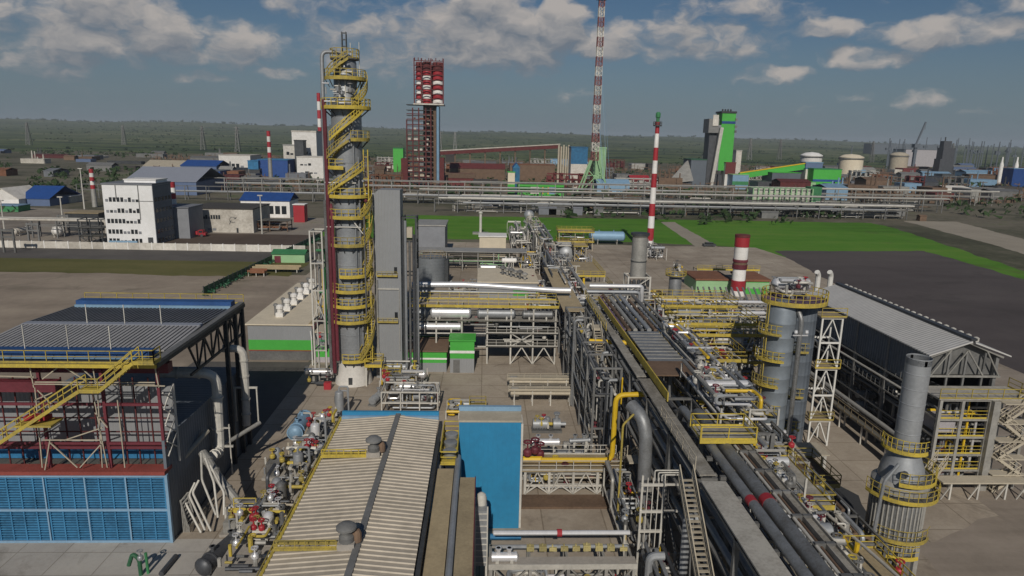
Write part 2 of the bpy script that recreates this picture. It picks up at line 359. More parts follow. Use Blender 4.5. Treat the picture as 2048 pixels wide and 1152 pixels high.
GT = groundmat('countryside', [(.022, .042, .02), (.05, .078, .032), (.12, .15, .055), (.036, .06, .027), (.17, .18, .09)], (.0011, .009, .06), contrast=3.0, track=(.0012, .008, 1))
def sheet(name, pts, z, m, rag=0):
    if not rag: return struct(name, MB().quad(*[(p[0], p[1], z) for p in pts]), m)
    q = []
    for a, b in zip(pts, list(pts[1:])+[pts[0]]):
        a, b = Vector((a[0], a[1])), Vector((b[0], b[1])); n = max(2, int((b-a).length/2.2)); nr = Vector((-(b-a).y, (b-a).x)).normalized(); w = 0
        for k in range(n): w = w*.75+R.uniform(-1, 1)*rag*.6; q.append(a.lerp(b, k/n)+nr*(w if k else 0))
    return struct(name, MB().quad(*[(p[0], p[1], z) for p in q]), m)
def rect(x0, x1, y0, y1): return [(x0, y0), (x1, y0), (x1, y1), (x0, y1)]
struct('ground', MB().quad((-12000, -300, -.05), (12000, -300, -.05), (12000, 1500, -.05), (-12000, 1500, -.05)), GT)
sheet('industrial_ground', rect(-700, 1500, -80, 1150), -.03, GI)
sheet('bare_ground', rect(-190, -28, 40, 176), -.01, GB)
sheet('dry_grass_strip', [(-260, 176), (-50, 174), (-50, 196), (-260, 198)], -.006, GO, 1.2)
sheet('asphalt_road', [(-260, 196), (-50, 194), (-50, 212), (-260, 214)], -.002, GA)
sheet('yard_concrete', [(-27.6, -40), (125, -40), (96, 235), (-46, 238), (-46, 150), (-27.6, 120)], .004, GC)
sheet('right_yard', [(40, -30), (120, -30), (100, 105), (58, 105), (52, 60), (40, 55)], .008, GR, .8)
sheet('shadow_tone_ground', rect(-46, -27.4, 57, 106), .010, GA)  # darker ground tone laid where the cooler building's shadow falls
sheet('light_slab', rect(-60, -21, 30, 56.4), .014, GL)
sheet('grass_field', [(-60, 246), (58, 243), (88, 236), (92, 178), (85, 95), (150, 95), (163, 195), (185, 300), (185, 318), (-60, 318)], -.012, GG, 1.0)
sheet('tilled_field', [(94, 178), (88, 92), (150, 70), (153, 182), (156, 233), (100, 228)], .012, GF, 1.0)
a, b = G(1322, 444), G(1350, 444); c, d = G(1440, 497), G(1392, 494)
sheet('dusty_road', [a, b, c, d], .018, GP, .35)
sheet('left_yard', [(-260, 214.5), (-62, 212.5), (-60, 300), (-260, 330)], -.004, groundmat('yard_dirt', [(.15, .13, .105), (.23, .20, .17), (.30, .265, .22), (.14, .15, .07)], contrast=1.2))
sheet('workshop_yard', rect(-106, -60, 214, 249), .004, groundmat('brown_yard', [(.07, .05, .04), (.10, .075, .06), (.13, .10, .08)]))
sheet('gravel_track', [(185, 200), (205, 200), (235, 330), (208, 330)], .004, GP, .9)

def hill_h(x, y):
    t = max(0, min(1, (y-1500)/4800)); t = t*t*(1.6-.6*t)
    s = max(0, min(1, (x+1500)/6500)); lvl = 100*(1-s)+44*s
    return t*(lvl+14*math.sin(x*.0011+1.3)*math.cos(y*.0013)+7*math.sin(x*.0042+y*.002))-.05 if y > 1500 else -.05
def hills():
    mb = MB(); nx, ny = 150, 60
    xs = [-9000+18000*i/nx for i in range(nx+1)]; ys = [1500+6500*(j/ny)**1.3 for j in range(ny+1)]
    for y in ys:
        for x in xs: mb.v.append((x, y, hill_h(x, y)))
    for j in range(ny):
        for i in range(nx): a = j*(nx+1)+i; mb.f.append((a, a+1, a+nx+2, a+nx+1)); mb.s.append(True)
    struct('hills', mb, GT)
hills()
mat('leaf_far', (.022, .045, .017), .9, 0, .45, .02); mat('leaf_near', (.03, .058, .018), .9, 0, .45, 1)
def clump(mb, c, r, h, n=5):
    """a broken low tree crown of a few tilted leaf masses"""
    for _ in range(n):
        o = Vector((R.gauss(0, r*.45), R.gauss(0, r*.45), h*R.uniform(.25, .8))); q = r*R.uniform(.3, .6)
        p = [Vector((R.uniform(-1, 1), R.uniform(-1, 1), R.uniform(-.8, 1))).normalized()*q for _ in range(4)]
        b = Vector(c)+o
        i = len(mb.v); mb.v += [tuple(b+x) for x in p]
        for f in ((0, 1, 2), (0, 2, 3), (0, 3, 1), (1, 3, 2)): mb.f.append(tuple(i+k for k in f)); mb.s.append(False)
def woods():
    mb = MB()
    for _ in range(3600):
        y = R.uniform(1100, 6000); x = R.uniform(-.95, .95)*y
        k = math.sin(x*.004+y*.0022)+math.sin(y*.006-x*.0013)+.8*math.sin(x*.011+2)
        if k < .1 and R.random() < .88: continue
        r = R.uniform(3, 6.5)*(1+y/3000)
        clump(mb, (x, y, hill_h(x, y)-r*.12), r, r*.3, 3)
    for k in range(420):                                   # tree line on the crest
        x = R.uniform(-5600, 5600); y = R.uniform(6200, 6900); r = R.uniform(14, 30)
        clump(mb, (x, y, hill_h(x, y)), r, r*.4, 4)
    o = mb.build('far_woodland', 'leaf_far'); o['kind'] = 'stuff'; o['label'] = 'dark green woods over the far hills'; o['category'] = 'woodland'
    mb = MB()
    for _ in range(2600):
        y = R.uniform(300, 1100); x = R.uniform(-.72, .9)*y
        if (math.sin(x*.02)+math.sin(y*.017+x*.006)) < .1: continue
        clump(mb, (x, y, 0), R.uniform(2, 5), R.uniform(3, 5), 6)
    o = mb.build('scrub', 'leaf_near'); o['kind'] = 'stuff'; o['label'] = 'green scrub between the distant plants'; o['category'] = 'scrub'
woods()
def haze():
    o = MB().box(-13000, 13000, -400, 9500, -1.1, 136).build('haze', bpy.data.materials.new('haze')); o['kind'] = 'stuff'
    M = o.data.materials[0]; M.use_nodes = True; N, L = M.node_tree.nodes, M.node_tree.links; N.clear()
    out = N.new('ShaderNodeOutputMaterial'); v = N.new('ShaderNodeVolumePrincipled'); L.new(v.outputs[0], out.inputs['Volume'])
    v.inputs['Color'].default_value = (.78, .85, .95, 1); v.inputs['Density'].default_value = .00008
haze()

# ================================================================ left: red and blue cooler building
def cooler_building():
    T = thing('cooler_building', 'large open steel cooler building with blue slatted base, red posts and yellow stairs', 'building', (-39, 66, 0))
    x0, x1, y0, y1, zd = -44.6, -27.5, 56, 76, 16.6
    MB().box(x0, x1-.1, y0+.12, y0+.3, 0, 6.5).build('base_wall', 'slat_blue', T)
    s = MB()
    for k in range(26): s.box(x0, x1-.2, y0-.02, y0+.12, .25+k*.245, .35+k*.245)
    x = x0
    while x < x1: s.box(x, x+.12, y0-.08, y0+.1, .1, 6.4); x += 1.12
    s.build('slat', 'slat_face', T)
    e = MB()
    for z in (.12, 3.2, 6.45): e.box(x0, x1, y0-.16, y0-.03, z-.1, z+.1)
    e.box(x1-.12, x1+.12, y0-.2, y0+.1, 0, 6.6)
    for x in (-38.0, -34.5, -31): e.box(x-.06, x+.06, y0-.15, y0-.09, .2, 6.4)
    e.build('wall_trim', 'light_blue', T)
    MB().box(x1-.3, x1-.05, y0+.3, y1, 0, 9.6).box(x0, x1-.31, y0+3.3, y1, 9.3, 9.55).build('side_wall', 'slate_y', T)
    MB().box(x0, x1-.3, y0+3.0, y0+3.2, 6.6, 13.6).build('inner_wall', 'grey_clad', T)
    MB().box(x0, x1-.3, y0+2.8, y0+2.98, 6.7, 7.9).build('blue_skirting', 'blue', T)
    MB().box(x0, x1, y0-.3, y0+1.2, 6.62, 6.95).build('red_beam', 'rust_red', T)
    MB().box(x0, x1-.4, y0+1.2, y0+3, 6.4, 6.6).build('ledge_floor', 'grating_dark', T)
    p = MB()
    for x in (x1-.2, -32.4, -37.6): p.bar((x, y0+.5, 7.0), (x, y0+.5, 16), .24)
    p.each('red_post', 'maroon', T)
    d = MB()
    for x in (-29, -30.3, -31.4, -33.8, -35.2, -36.4, -39, -40.4, -41.6, -44): d.bar((x, y0+1.4, 6.6), (x, y0+1.4, 15), .1)
    for z in (8.6, 9.9, 11.2, 12.4): d.bar((x0, y0+1.5, z), (x1, y0+1.5, z), .1)
    d.build('inner_frame', 'dark_red', T)
    r = MB()
    for z in (8.9, 9.3, 12.9): r.bar((x0, y0+.45, z), (x1, y0+.45, z), .22)
    r.bar((x0, y0+.4, 14.6), (-36, y0+.4, 14.6), .9); r.bar((x0, y0+2.5, 15.6), (x1, y0+2.5, 15.6), .9)
    r.build('red_girder', 'maroon', T)
    w = MB()
    def tr(a, b): w.bar(V(*a, y0-.05), V(*b, y0-.05), .085)
    for xx in ((60, 735), (185, 730), (310, 735)): tr(xx, (xx[0]+8, 775))
    tr((85, 758), (122, 730)); tr((122, 730), (178, 765)); tr((165, 738), (190, 760))
    tr((66, 768), (310, 770)); tr((70, 764), (310, 765)); tr((75, 780), (120, 825)); tr((105, 785), (70, 800)); tr((185, 780), (215, 935)); tr((195, 780), (205, 935)); tr((190, 825), (215, 855)); tr((130, 880), (205, 855))
    tr((85, 880), (205, 880)); tr((90, 940), (100, 880)); tr((100, 885), (155, 935)); tr((160, 935), (205, 885)); tr((70, 775), (85, 935)); tr((0, 752), (68, 754)); tr((240, 770), (330, 772)); tr((84, 868), (120, 845)); tr((235, 800), (250, 935))
    w.build('truss', 'cream_dull', T)
    # deck and what it carries
    MB().box(x0, x1+.5, y0-.8, y1+.5, zd, zd+.35).build('deck', 'grating_dark', T)
    MB().box(x0, x1+.45, y0-.95, y0-.8, zd+.05, zd+.35).box(x0, x1+.45, y1+.5, y1+.65, zd+.05, zd+.35).each('deck_edge', 'yellow', T)
    rl = MB(); rl.rail([(x0, y1+.4, zd+.35), (x1+.4, y1+.4, zd+.35)]); rl.rail([(x0, y0-.7, zd+.35), (x1-1.6, y0-.7, zd+.35)], w=.06)
    rl.build('railing', 'yellow', T)
    b = MB(); b.box(x0, x1-.6, y0+.2, y0+1.3, zd+.36, zd+1.15); b.box(x0+.4, x1-.1, y1-2.1, y1-.9, zd+.36, zd+1.15); b.each('header_beam', 'header_blue', T)
    b = MB(); b.box(x0, x1-.6, y0+.0, y0+.19, zd+.45, zd+.6); b.box(x0, x1-.6, y0+1.5, y0+2.2, zd+.36, zd+.6); b.box(x0+.4, x1-.1, y1-2.4, y1-2.15, zd+.4, zd+.75); b.each('pale_blue_trim', 'light_blue', T)
    ym, zr = 65.6, zd+.72
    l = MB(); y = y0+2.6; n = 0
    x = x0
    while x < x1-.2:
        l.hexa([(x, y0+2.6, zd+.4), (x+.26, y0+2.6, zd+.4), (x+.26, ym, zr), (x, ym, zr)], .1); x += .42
    l.build('louver_bank', 'louver_lit', T)
    MB().hexa([(x0, y0+2.6, zd+.30), (x1-.2, y0+2.6, zd+.30), (x1-.2, ym, zr-.1), (x0, ym, zr-.1)], .08).hexa([(x0, ym+.9, zr-.1), (x1-.2, ym+.9, zr-.1), (x1-.2, y1-2, zd+.30), (x0, y1-2, zd+.30)], .08).build('louver_base', 'louver_shade', T)
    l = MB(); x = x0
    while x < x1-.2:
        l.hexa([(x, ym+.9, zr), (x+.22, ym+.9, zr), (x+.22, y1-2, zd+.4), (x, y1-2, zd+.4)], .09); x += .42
    l.build('louver_bank', 'louver_shade', T)  # far slope's turn from the sun is put into this darker colour
    MB().box(x0, x1-.2, ym, ym+.9, zr-.2, zr+.12).build('ridge_beam', 'hall_roof', T)
    po = MB()
    for px in (-38.6, -35, -31.5):
        po.bar((px, y0+.8, zd+1.15), (px, y0+.8, zd+3.2), .07); po.bar((px, ym+.4, zr), (px, ym+.4, zr+2), .07)
    po.each('lamp_post', 'pale_steel', T)
    MB().box(x1-.1, x1+.5, y0-.5, y1+.3, zd+.36, zd+.62).build('side_beam', 'dull_green' if False else 'mid_steel', T)
    t = MB(); yy = y0+7
    for z in (zd-.3, 13.6): t.bar((x1+.2, 62, z), (x1+.2, y1, z), .22)
    n = 8
    for k in range(n):
        ya, yb = 62+14*k/n, 62+14*(k+1)/n
        t.bar((x1+.2, ya, 13.6 if k % 2 else zd-.3), (x1+.2, yb, zd-.3 if k % 2 else 13.6), .16); t.bar((x1+.2, yb, 13.6), (x1+.2, yb, zd-.3), .14)
    for yb in (y1, y1-2.2, y1-5): t.bar((x1+.25, yb, 0), (x1+.25, yb, zd), .4)
    t.build('side_truss', 'dark_steel', T)
    f = MB(); q = [V(-30, 905, 54.4), V(165, 778, 54.4), V(205, 780, 54.4), V(272, 722, 54.4), V(315, 724, 54.4)]
    f.stair((q[0].x, 54.4, q[0].z), (q[1].x, 54.4, q[1].z), 1.2); f.stair((q[2].x, 54.4, q[1].z), (q[3].x, 54.4, q[3].z), 1.2)
    f.box(q[1].x, q[2].x, 53.8, 55, q[1].z-.15, q[1].z+.05); f.box(q[3].x, q[4].x, 53.8, 55, q[3].z-.15, q[3].z+.05)
    f.rail([(q[1].x, 53.8, q[1].z), (q[2].x, 53.8, q[1].z)], step=.8); f.rail([(q[3].x, 53.8, q[3].z), (q[4].x, 53.8, q[3].z), (q[4].x, 55, q[3].z)], step=.7)
    f.box(V(40, 870, 54.4).x, V(112, 860, 54.4).x, 53.8, 55.5, V(60, 846, 54.4).z-.15, V(60, 846, 54.4).z)
    f.build('staircase', 'yellow', T)
    MB().box(V(52, 850, 55).x, V(98, 850, 55).x, 54.8, 55.6, V(60, 850, 55).z-.1, V(60, 832, 55).z).build('red_cabinet', 'red', T)
    k = MB()
    for z in (8, 9.5, 11, 12.5):
        for (ya, yb) in ((56.6, 57.5),): k.bar((x1+.05, ya, z), (x1+.05, yb+1, z+1.4), .1); k.bar((x1+.05, ya, z+1.4), (x1+.05, yb+1, z), .1)
    k.bar((x1+.05, 58.6, 6.6), (x1+.05, 58.6, 14), .16); k.build('lattice_brace', 'pale_steel', T)
cooler_building()

def duct(name, label, pts, r, m='pale_steel', flanges=True, cat='duct', group=None, support=None):
    T = thing(name, label, cat, Vector(pts[-1])*1, group)
    MB().tube(pts, r, 10).build('pipe_run', m, T)
    if flanges:
        f = MB(); P = [Vector(p) for p in pts]
        for a_, b_ in zip(P, P[1:]):
            d_ = (b_-a_)
            if d_.length > 2*r+2:
                for t in (.3, .7): c_ = a_.lerp(b_, t); n_ = d_.normalized()*.09; f.tube([c_-n_, c_+n_], r*1.22, 10)
        if f.v: f.each('flange', m, T)
    if support:
        s_ = MB()
        for (p, q, w_) in support: s_.bar(p, q, w_)
        s_.build('support', 'pale_steel', T)
    return T
P1 = [V(320, 745, 65), V(432, 747, 66), V(440, 903, 66), V(425, 912, 63)]
b0 = V(440, 903, 66)
duct('exhaust_duct', 'pale grey duct turning down beside the dark wall of the cooler building', P1, .48,
     support=[(b0+Vector((-1.1, 0, 3)), b0+Vector((-1.1, 0, -2.5)), .12), (b0+Vector((1.1, 0, 3)), b0+Vector((1.1, 0, -2.5)), .12), (b0+Vector((-1.2, 0, 2.6)), b0+Vector((1.2, 0, 2.6)), .14), (b0+Vector((-1.4, 0, .6)), b0+Vector((1.4, 0, .6)), .2)])
P2 = [V(445, 697, 72), V(486, 697, 72.5), V(491, 775, 72.5), V(493, 850, 72.5)]
duct('exhaust_duct', 'grey elbow duct farther back behind the cooler building', P2, .42, support=[(P2[2]+Vector((-1.3, 0, 0)), P2[2]+Vector((1.3, 0, 0)), .2), (P2[2]+Vector((-1.2, 0, 0)), P2[2]+Vector((-1.2, 0, -4)), .14), (P2[2]+Vector((1.2, 0, 0)), P2[2]+Vector((1.2, 0, -4)), .14)])
duct('sloping_pipe', 'thick grey sloping pipe running down to the compressor yard', [V(405, 905, 62), V(440, 960, 60), V(490, 1022, 58)], .42, 'steel')
duct('sloping_pipe', 'thinner grey pipe sloping across shadowed ground under the elbow duct', [V(430, 900, 66), V(520, 845, 70)], .22, 'steel', False)
duct('sloping_pipe', 'tan pipe rising with red end toward the cooler building', [V(340, 945, 58), V(415, 862, 64)], .24, 'cream_dull', False)
for i, (a_, b_, c_) in enumerate((((402, 905), (404, 960), (432, 1030)), ((410, 915), (428, 965), (436, 1035)), ((420, 930), (448, 985), (448, 1030)), ((398, 960), (385, 985), (422, 1062)), ((390, 965), (378, 990), (410, 1060)), ((378, 985), (368, 1000), (402, 1065)))):
    duct('bent_pipe', ('pale bent pipe close along the thick sloping pipe', 'second pale bent pipe right of its twin near sloping pipe', 'short pale bent pipe nearest the thick sloping pipe', 'thin hooked pipe in the middle of the pipe fan', 'thin hooked pipe left of the middle of the fan', 'leftmost thin hooked pipe beside the blue wall corner')[i],
         [V(*a_, 58.5), V(*b_, 58), V(*c_, 57)], .10, 'pale_steel', False, 'pipe', 'fan of bent pipes by the blue wall')
def cable_rack():
    mb = MB()
    for k in range(8):
        a_, b_ = V(362+k*2, 1002+k*7, 57.5), V(376+k*2, 985+k*8, 58.2); mb.bar(a_, b_, .1)
    mb.bar(V(360, 1000, 57.5), V(378, 1062, 57), .1); mb.bar(V(374, 985, 58.2), V(392, 1050, 57.6), .1)
    for k in range(5): a_ = V(362+k*4, 1002+k*12, 57.5); mb.bar(a_, (a_.x, a_.y, 0), .08)
    mb.thing('cable_ladder', 'steel', 'short grey cable ladder leaning beside the blue wall corner', 'cable ladder')
cable_rack()

# ---------------------------------------------------------------- machines in the compressor yard
def valve_mb(mb, p, s=1):
    p = Vector(p); mb.lathe(p+Vector((0, 0, -.25*s)), [(.22*s, 0), (.3*s, .12*s), (.3*s, .38*s), (.22*s, .5*s)], 10)
    mb.bar(p+Vector((0, 0, .25*s)), p+Vector((0, 0, .8*s)), .1*s); mb.annulus(p+Vector((0, 0, .8*s)), .2*s, .32*s, -.04*s, .04*s, n=10)
def exchanger(label, a, b, r, m='pipe_grey', name='heat_exchanger', legs=True, group=None, z0=0, cat='exchanger', rings=True):
    """a horizontal shell with domed ends, flange rings, nozzles and two saddles"""
    a, b = Vector(a), Vector(b); d = b-a; L_ = d.length; d.normalize()
    T = thing(name, label, cat, ((a.x+b.x)/2, (a.y+b.y)/2, z0), group)
    n = 14; sdv = d.cross(Vector((0, 0, 1))).normalized(); u = sdv.cross(d)
    def ring(t, q): return [a+d*t+sdv*(q*math.cos(2*PI*k/n))+u*(q*math.sin(2*PI*k/n)) for k in range(n)]
    mb = MB(); mb.rings([ring(-r*.42, r*.3), ring(-r*.3, r*.68), ring(-r*.1, r*.93), ring(0, r), ring(L_, r), ring(L_+r*.1, r*.93), ring(L_+r*.3, r*.68), ring(L_+r*.42, r*.3)], n); mb.build('shell', m, T)
    if rings:
        f = MB()
        for t in (.02*L_, .18*L_, .97*L_): f.rings([ring(t-.07, r*1.12), ring(t+.07, r*1.12)], n)
        f.each('flange', m, T)
    z = MB()
    for t in (.25, .7): c = a+d*(L_*t); z.tube([c, c+Vector((0, 0, r+.45))], .16, 8); z.tube([c+Vector((0, 0, r+.35)), c+Vector((0, 0, r+.45))], .27, 8)
    z.each('nozzle', m, T) if False else z.build('nozzle', m, T)
    if legs:
        s = MB()
        for t in (.2, .8):
            c = a+d*(L_*t)
            for k in (-1, 1): q = c+sdv*(k*r*.75); s.bar((q.x, q.y, z0), (q.x, q.y, c.z-r*.45), .2)
            s.bar(c+sdv*(-r)-u*r*.75, c+sdv*r-u*r*.75, .25, .3)
        s.build('saddle', 'pale_steel', T)
    return T
def pump(label, p, ang=0, m='dark_green', cat='pump', s=1.0):
    """motor with cooling fins, coupling, casing and base plate"""
    p = Vector(p); d = Vector((math.cos(ang), math.sin(ang), 0)); T = thing('pump', label, cat, p)
    MB().bar(p+d*-1.4*s+Vector((0, 0, .12*s)), p+d*1.5*s+Vector((0, 0, .12*s)), 1.1*s, .24*s).build('base_plate', 'mid_steel', T)
    h = Vector((0, 0, .75*s)); mt = MB(); mt.tube([p+d*-1.3*s+h, p+d*.1*s+h], .5*s, 12)
    for k in range(5): c = p+d*(-1.15+.25*k)*s+h; mt.tube([c, c+d*.06*s], .58*s, 12)
    mt.build('motor', m, T)
    MB().tube([p+d*.1*s+h, p+d*.6*s+h], .15*s, 8).build('coupling', 'yellow', T)
    q = p+d*1.0*s+h; c = MB(); c.tube([q-d*.35*s, q+d*.35*s], .55*s, 12); c.tube([q, q+Vector((0, 0, 1.1*s))], .18*s, 8); c.tube([q+Vector((0, 0, 1.0*s)), q+Vector((0, 0, 1.15*s))], .32*s, 8); c.tube([q+d*.3*s, q+d*.9*s], .2*s, 8); c.build('casing', m, T)
    return T
def oil_unit(label, p, wx, wy, h, seed, body='pipe_grey', acc='red', name='lube_oil_unit', cat='machine'):
    """a machine block: ribbed casing, domed filter pots, piping, hand wheels, small railing"""
    r = random.Random(seed); p = Vector(p); T = thing(name, label, cat, p)
    MB().box(p.x-wx/2, p.x+wx/2, p.y-wy/2, p.y+wy/2, p.z, p.z+.25).build('base_plate', 'concrete', T)
    c = MB(); c.box(p.x-wx*.32, p.x+wx*.2, p.y-wy*.4, p.y+wy*.1, p.z+.25, p.z+h*.55)
    for k in range(6): y = p.y-wy*.38+k*wy*.085; c.box(p.x-wx*.35, p.x+wx*.23, y, y+.08, p.z+.3, p.z+h*.6)
    c.build('casing', body, T)
    for k in range(r.randint(1, 2)):
        q = Vector((p.x+r.uniform(-.25, .3)*wx, p.y+wy*(.12+.22*k), p.z+.25)); rr = r.uniform(.3, .5)
        MB().lathe(q, [(rr, 0), (rr, h*.7), (rr*.85, h*.8), (rr*.4, h*.87), (.08, h*.88)], 12).build('filter_pot', r.choice(['galv', 'pipe_grey', 'alu']), T)
    for k in range(r.randint(5, 8)):
        a = Vector((p.x+r.uniform(-.48, .48)*wx, p.y+r.uniform(-.48, .48)*wy, p.z+r.uniform(.4, h*.5))); b_ = a+Vector((0, 0, r.uniform(.5, h*.6))); c_ = b_+(Vector((r.uniform(-1, 1)*wx*.4, 0, 0)) if r.random() < .5 else Vector((0, r.uniform(-1, 1)*wy*.4, 0)))
        MB().tube([a, b_, c_], r.uniform(.07, .16), 7).build('pipe', r.choice(['pale_steel', 'galv', 'steel', 'pale_steel', 'yellow']), T)
    for k in range(3):
        mb = MB(); valve_mb(mb, (p.x+r.uniform(-.4, .4)*wx, p.y+r.uniform(-.4, .4)*wy, p.z+r.uniform(.5, .9)*h), .9); mb.build('valve', r.choice([acc, 'yellow', 'red']), T)
    return T
pz = 2.6
MB().box(-20.6, -13.6, 44, 71, 0, pz).thing('machine_platform', 'concrete', 'long concrete platform carrying machines along the ribbed roof', 'platform')
def on(px, py, z=pz): return G(px, py, z)
q = on(600, 850, pz+1.2); exchanger('blue grey horizontal cylinder at far end of the machine platform', (q.x, q.y-2.2, pz+1.2), (q.x, q.y+2.4, pz+1.2), .8, 'light_blue', z0=pz)
oil_unit('machine block with dark pipes beside the blue grey cylinder', on(640, 880), 2.8, 5, 3.0, 3)
oil_unit('machine block with round pot in middle of the platform', on(612, 925), 3.4, 4, 2.8, 5, 'galv')
oil_unit('machine block with orange hand wheels left of the middle', on(556, 945), 2.2, 3.4, 2.6, 8, 'pipe_grey', 'gas_yellow')
oil_unit('cream ribbed machine block near front of the platform', on(548, 1015), 2.6, 3.4, 2.4, 11, 'cream_dull')
oil_unit('pale piped block at lower end of the platform', on(532, 1075), 2.2, 3, 2.2, 14, 'pale_steel', 'red')
q = on(655, 855)
def pot(label, p, r, h, m='alu'):
    T = thing('separator_pot', label, 'vessel', p); p = Vector(p)
    MB().lathe(p, [(r, .5), (r, h), (r*.9, h+r*.25), (r*.55, h+r*.45), (.1, h+r*.5)], 14).build('shell', m, T)
    s = MB()
    for k in range(3): a = 2*PI*k/3; s.bar(p+Vector((r*math.cos(a), r*math.sin(a), 0)), p+Vector((r*math.cos(a), r*math.sin(a), 1)), .14)
    s.each('leg', 'steel', T); MB().tube([p+Vector((0, 0, h)), p+Vector((0, 0, h+r+.3)), p+Vector((r+.6, 0, h+r+.3)), p+Vector((r+.6, 0, .6))], .12, 7).build('pipe', 'galv', T)
    return T
pot('shiny domed pot standing alone at top of the machine platform', G(680, 838, 0)+Vector((0, 0, 0)), .55, 3.6, 'galv')
pot('domed silver pot between the machine blocks', on(632, 895), .5, 2.6)
pot('lower domed pot with side pipe on the platform', on(598, 950), .5, 2.2, 'galv')
oil_unit('low red valve station left of the lone domed pot', G(655, 850, 1), 2.4, 3, 1.8, 21, 'steel', 'red')
q = G(452, 1100, 1.4); exchanger('dark finned cooler lying on white trestles in the front yard', (q.x-.9, q.y-2.6, 1.5), (q.x+.6, q.y+2.4, 1.5), .72, 'pipe_dark')
q = G(505, 1110, 1.2); exchanger('brown grey pipe section lying along the front machines', (q.x-.6, q.y-3, 1.3), (q.x+.7, q.y+2.6, 1.3), .42, 'steel', 'pipe_section', cat='pipe')
oil_unit('valve block with red motor beside the finned cooler', G(470, 1060, 0), 2, 2.4, 2.2, 25, 'steel', 'red')
def rail_thing(label, pts, m='yellow', name='railing', step=1.6, group=None, h=1.1): MB().rail(pts, h, .07, step).thing(name, m, label, 'railing', group)
rail_thing('long yellow railing along the left eave of the ribbed roof', [(-13.5, 37, 8.6), (-13.5, 61.5, 8.6)])
def walk(label, x0, x1, y0, y1, z, m='grating', legs=True, rails='lr', name='walkway', rm='yellow', cat='walkway', edge=True):
    T = thing(name, label, cat, ((x0+x1)/2, (y0+y1)/2, 0))
    MB().box(x0, x1, y0, y1, z-.12, z).build('deck', m, T); rb = MB()
    if 'l' in rails: rb.rail([(x0+.05, y0, z), (x0+.05, y1, z)])
    if 'r' in rails: rb.rail([(x1-.05, y0, z), (x1-.05, y1, z)])
    if 'f' in rails: rb.rail([(x0, y0+.05, z), (x1, y0+.05, z)])
    if 'b' in rails: rb.rail([(x0, y1-.05, z), (x1, y1-.05, z)])
    if edge: rb.box(x0-.05, x1+.05, y0-.06, y0-.01, z-.25, z+.05)
    if rb.v: rb.build('railing', rm, T)
    if legs:
        s = MB(); nx = max(1, int((x1-x0)/5)); ny = max(1, int((y1-y0)/5))
        for i in range(nx+1):
            for j in range(ny+1): s.bar((x0+.15+(x1-x0-.3)*i/nx, y0+.15+(y1-y0-.3)*j/ny, 0), (x0+.15+(x1-x0-.3)*i/nx, y0+.15+(y1-y0-.3)*j/ny, z-.12), .18)
        s.each('leg', 'pale_steel', T)
    return T
walk('small yellow railed walkway between machines and ribbed roof', -15.2, -13.7, 55, 67, 3.6, 'ochre_roof')
walk('yellow edged step platform at the foot of the sloping pipes', -21.3, -19.4, 54.5, 56.5, 4.0, rails='f')

# the green pump and dark tube on the front slab
def front_bits():
    p = G(282, 1150, 0); T = thing('standpipe', 'green goose necked standpipe on the pale front slab', 'pipe', p)
    MB().tube([p, p+Vector((0, 0, 1.5)), p+Vector((-.5, 0, 2.0)), p+Vector((-.9, 0, .9))], .17, 8).build('pipe', 'dark_green', T)
    MB().tube([p+Vector((.5, .2, 0)), p+Vector((.45, .2, 1.9))], .12, 8).build('riser', 'dull_green', T); mb = MB(); valve_mb(mb, p+Vector((.1, 0, 1.6)), .8); mb.build('valve', 'galv', T)
    MB().tube([G(322, 1148, .25), G(352, 1112, .25)], .22, 8).thing('drain_pipe', 'pipe_dark', 'short dark tube lying on the pale front slab', 'pipe')
front_bits()

# ---------------------------------------------------------------- ribbed roof compressor house
def ribbed_house():
    x0, x1, xr, y0, y1, z = -13.2, -4.05, -7.9, 22, 61.6, 9.6
    T = thing('compressor_house', 'long compressor house with pale ribbed low roof and blue back parapet', 'building', ((x0+x1)/2, (y0+y1)/2, 0))
    MB().box(x0+.2, x1-.2, y0, y1, 0, z-.05).build('wall', 'grey_clad_y', T)
    def slope(xa, xb, za, zb, nm):
        mb = MB(); y = y0; per = .52; n = 0
        prof = [(0, 0), (.30, 0), (.36, .07), (.46, .07)]
        rows = []
        while y < y1-.3:
            for (dy, dz) in prof: rows.append((y+dy, dz))
            y += per
        for (yy, dz) in rows: mb.v += [(xa, yy, za+dz), (xb, yy, zb+dz)]
        for k in range(len(rows)-1): mb.f.append((2*k, 2*k+1, 2*k+3, 2*k+2)); mb.s.append(False)
        mb.build(nm, 'rib_roof', T)
    slope(x0, xr, z, z+.42, 'roof_slope'); slope(xr, x1, z+.42, z, 'roof_slope')
    MB().box(xr-.22, xr+.22, y0, y1-.3, z+.43, z+.56).build('ridge_cap', 'mid_steel', T)
    MB().box(x0, x1, y1-.3, y1, z-.2, z+.7).build('parapet', 'panel_blue', T); MB().box(x0, x1, y1-.62, y1-.31, z, z+.35).build('parapet_flashing', 'light_blue', T)
    MB().box(x1+.02, x1+.32, y0, y1, z-.8, z-.35).build('gutter', 'dark_steel', T)
    e = MB(); e.box(x0-.22, x0-.02, y0, y1, z-.25, z+.05); e.build('eave_trim', 'yellow', T)
ribbed_house()
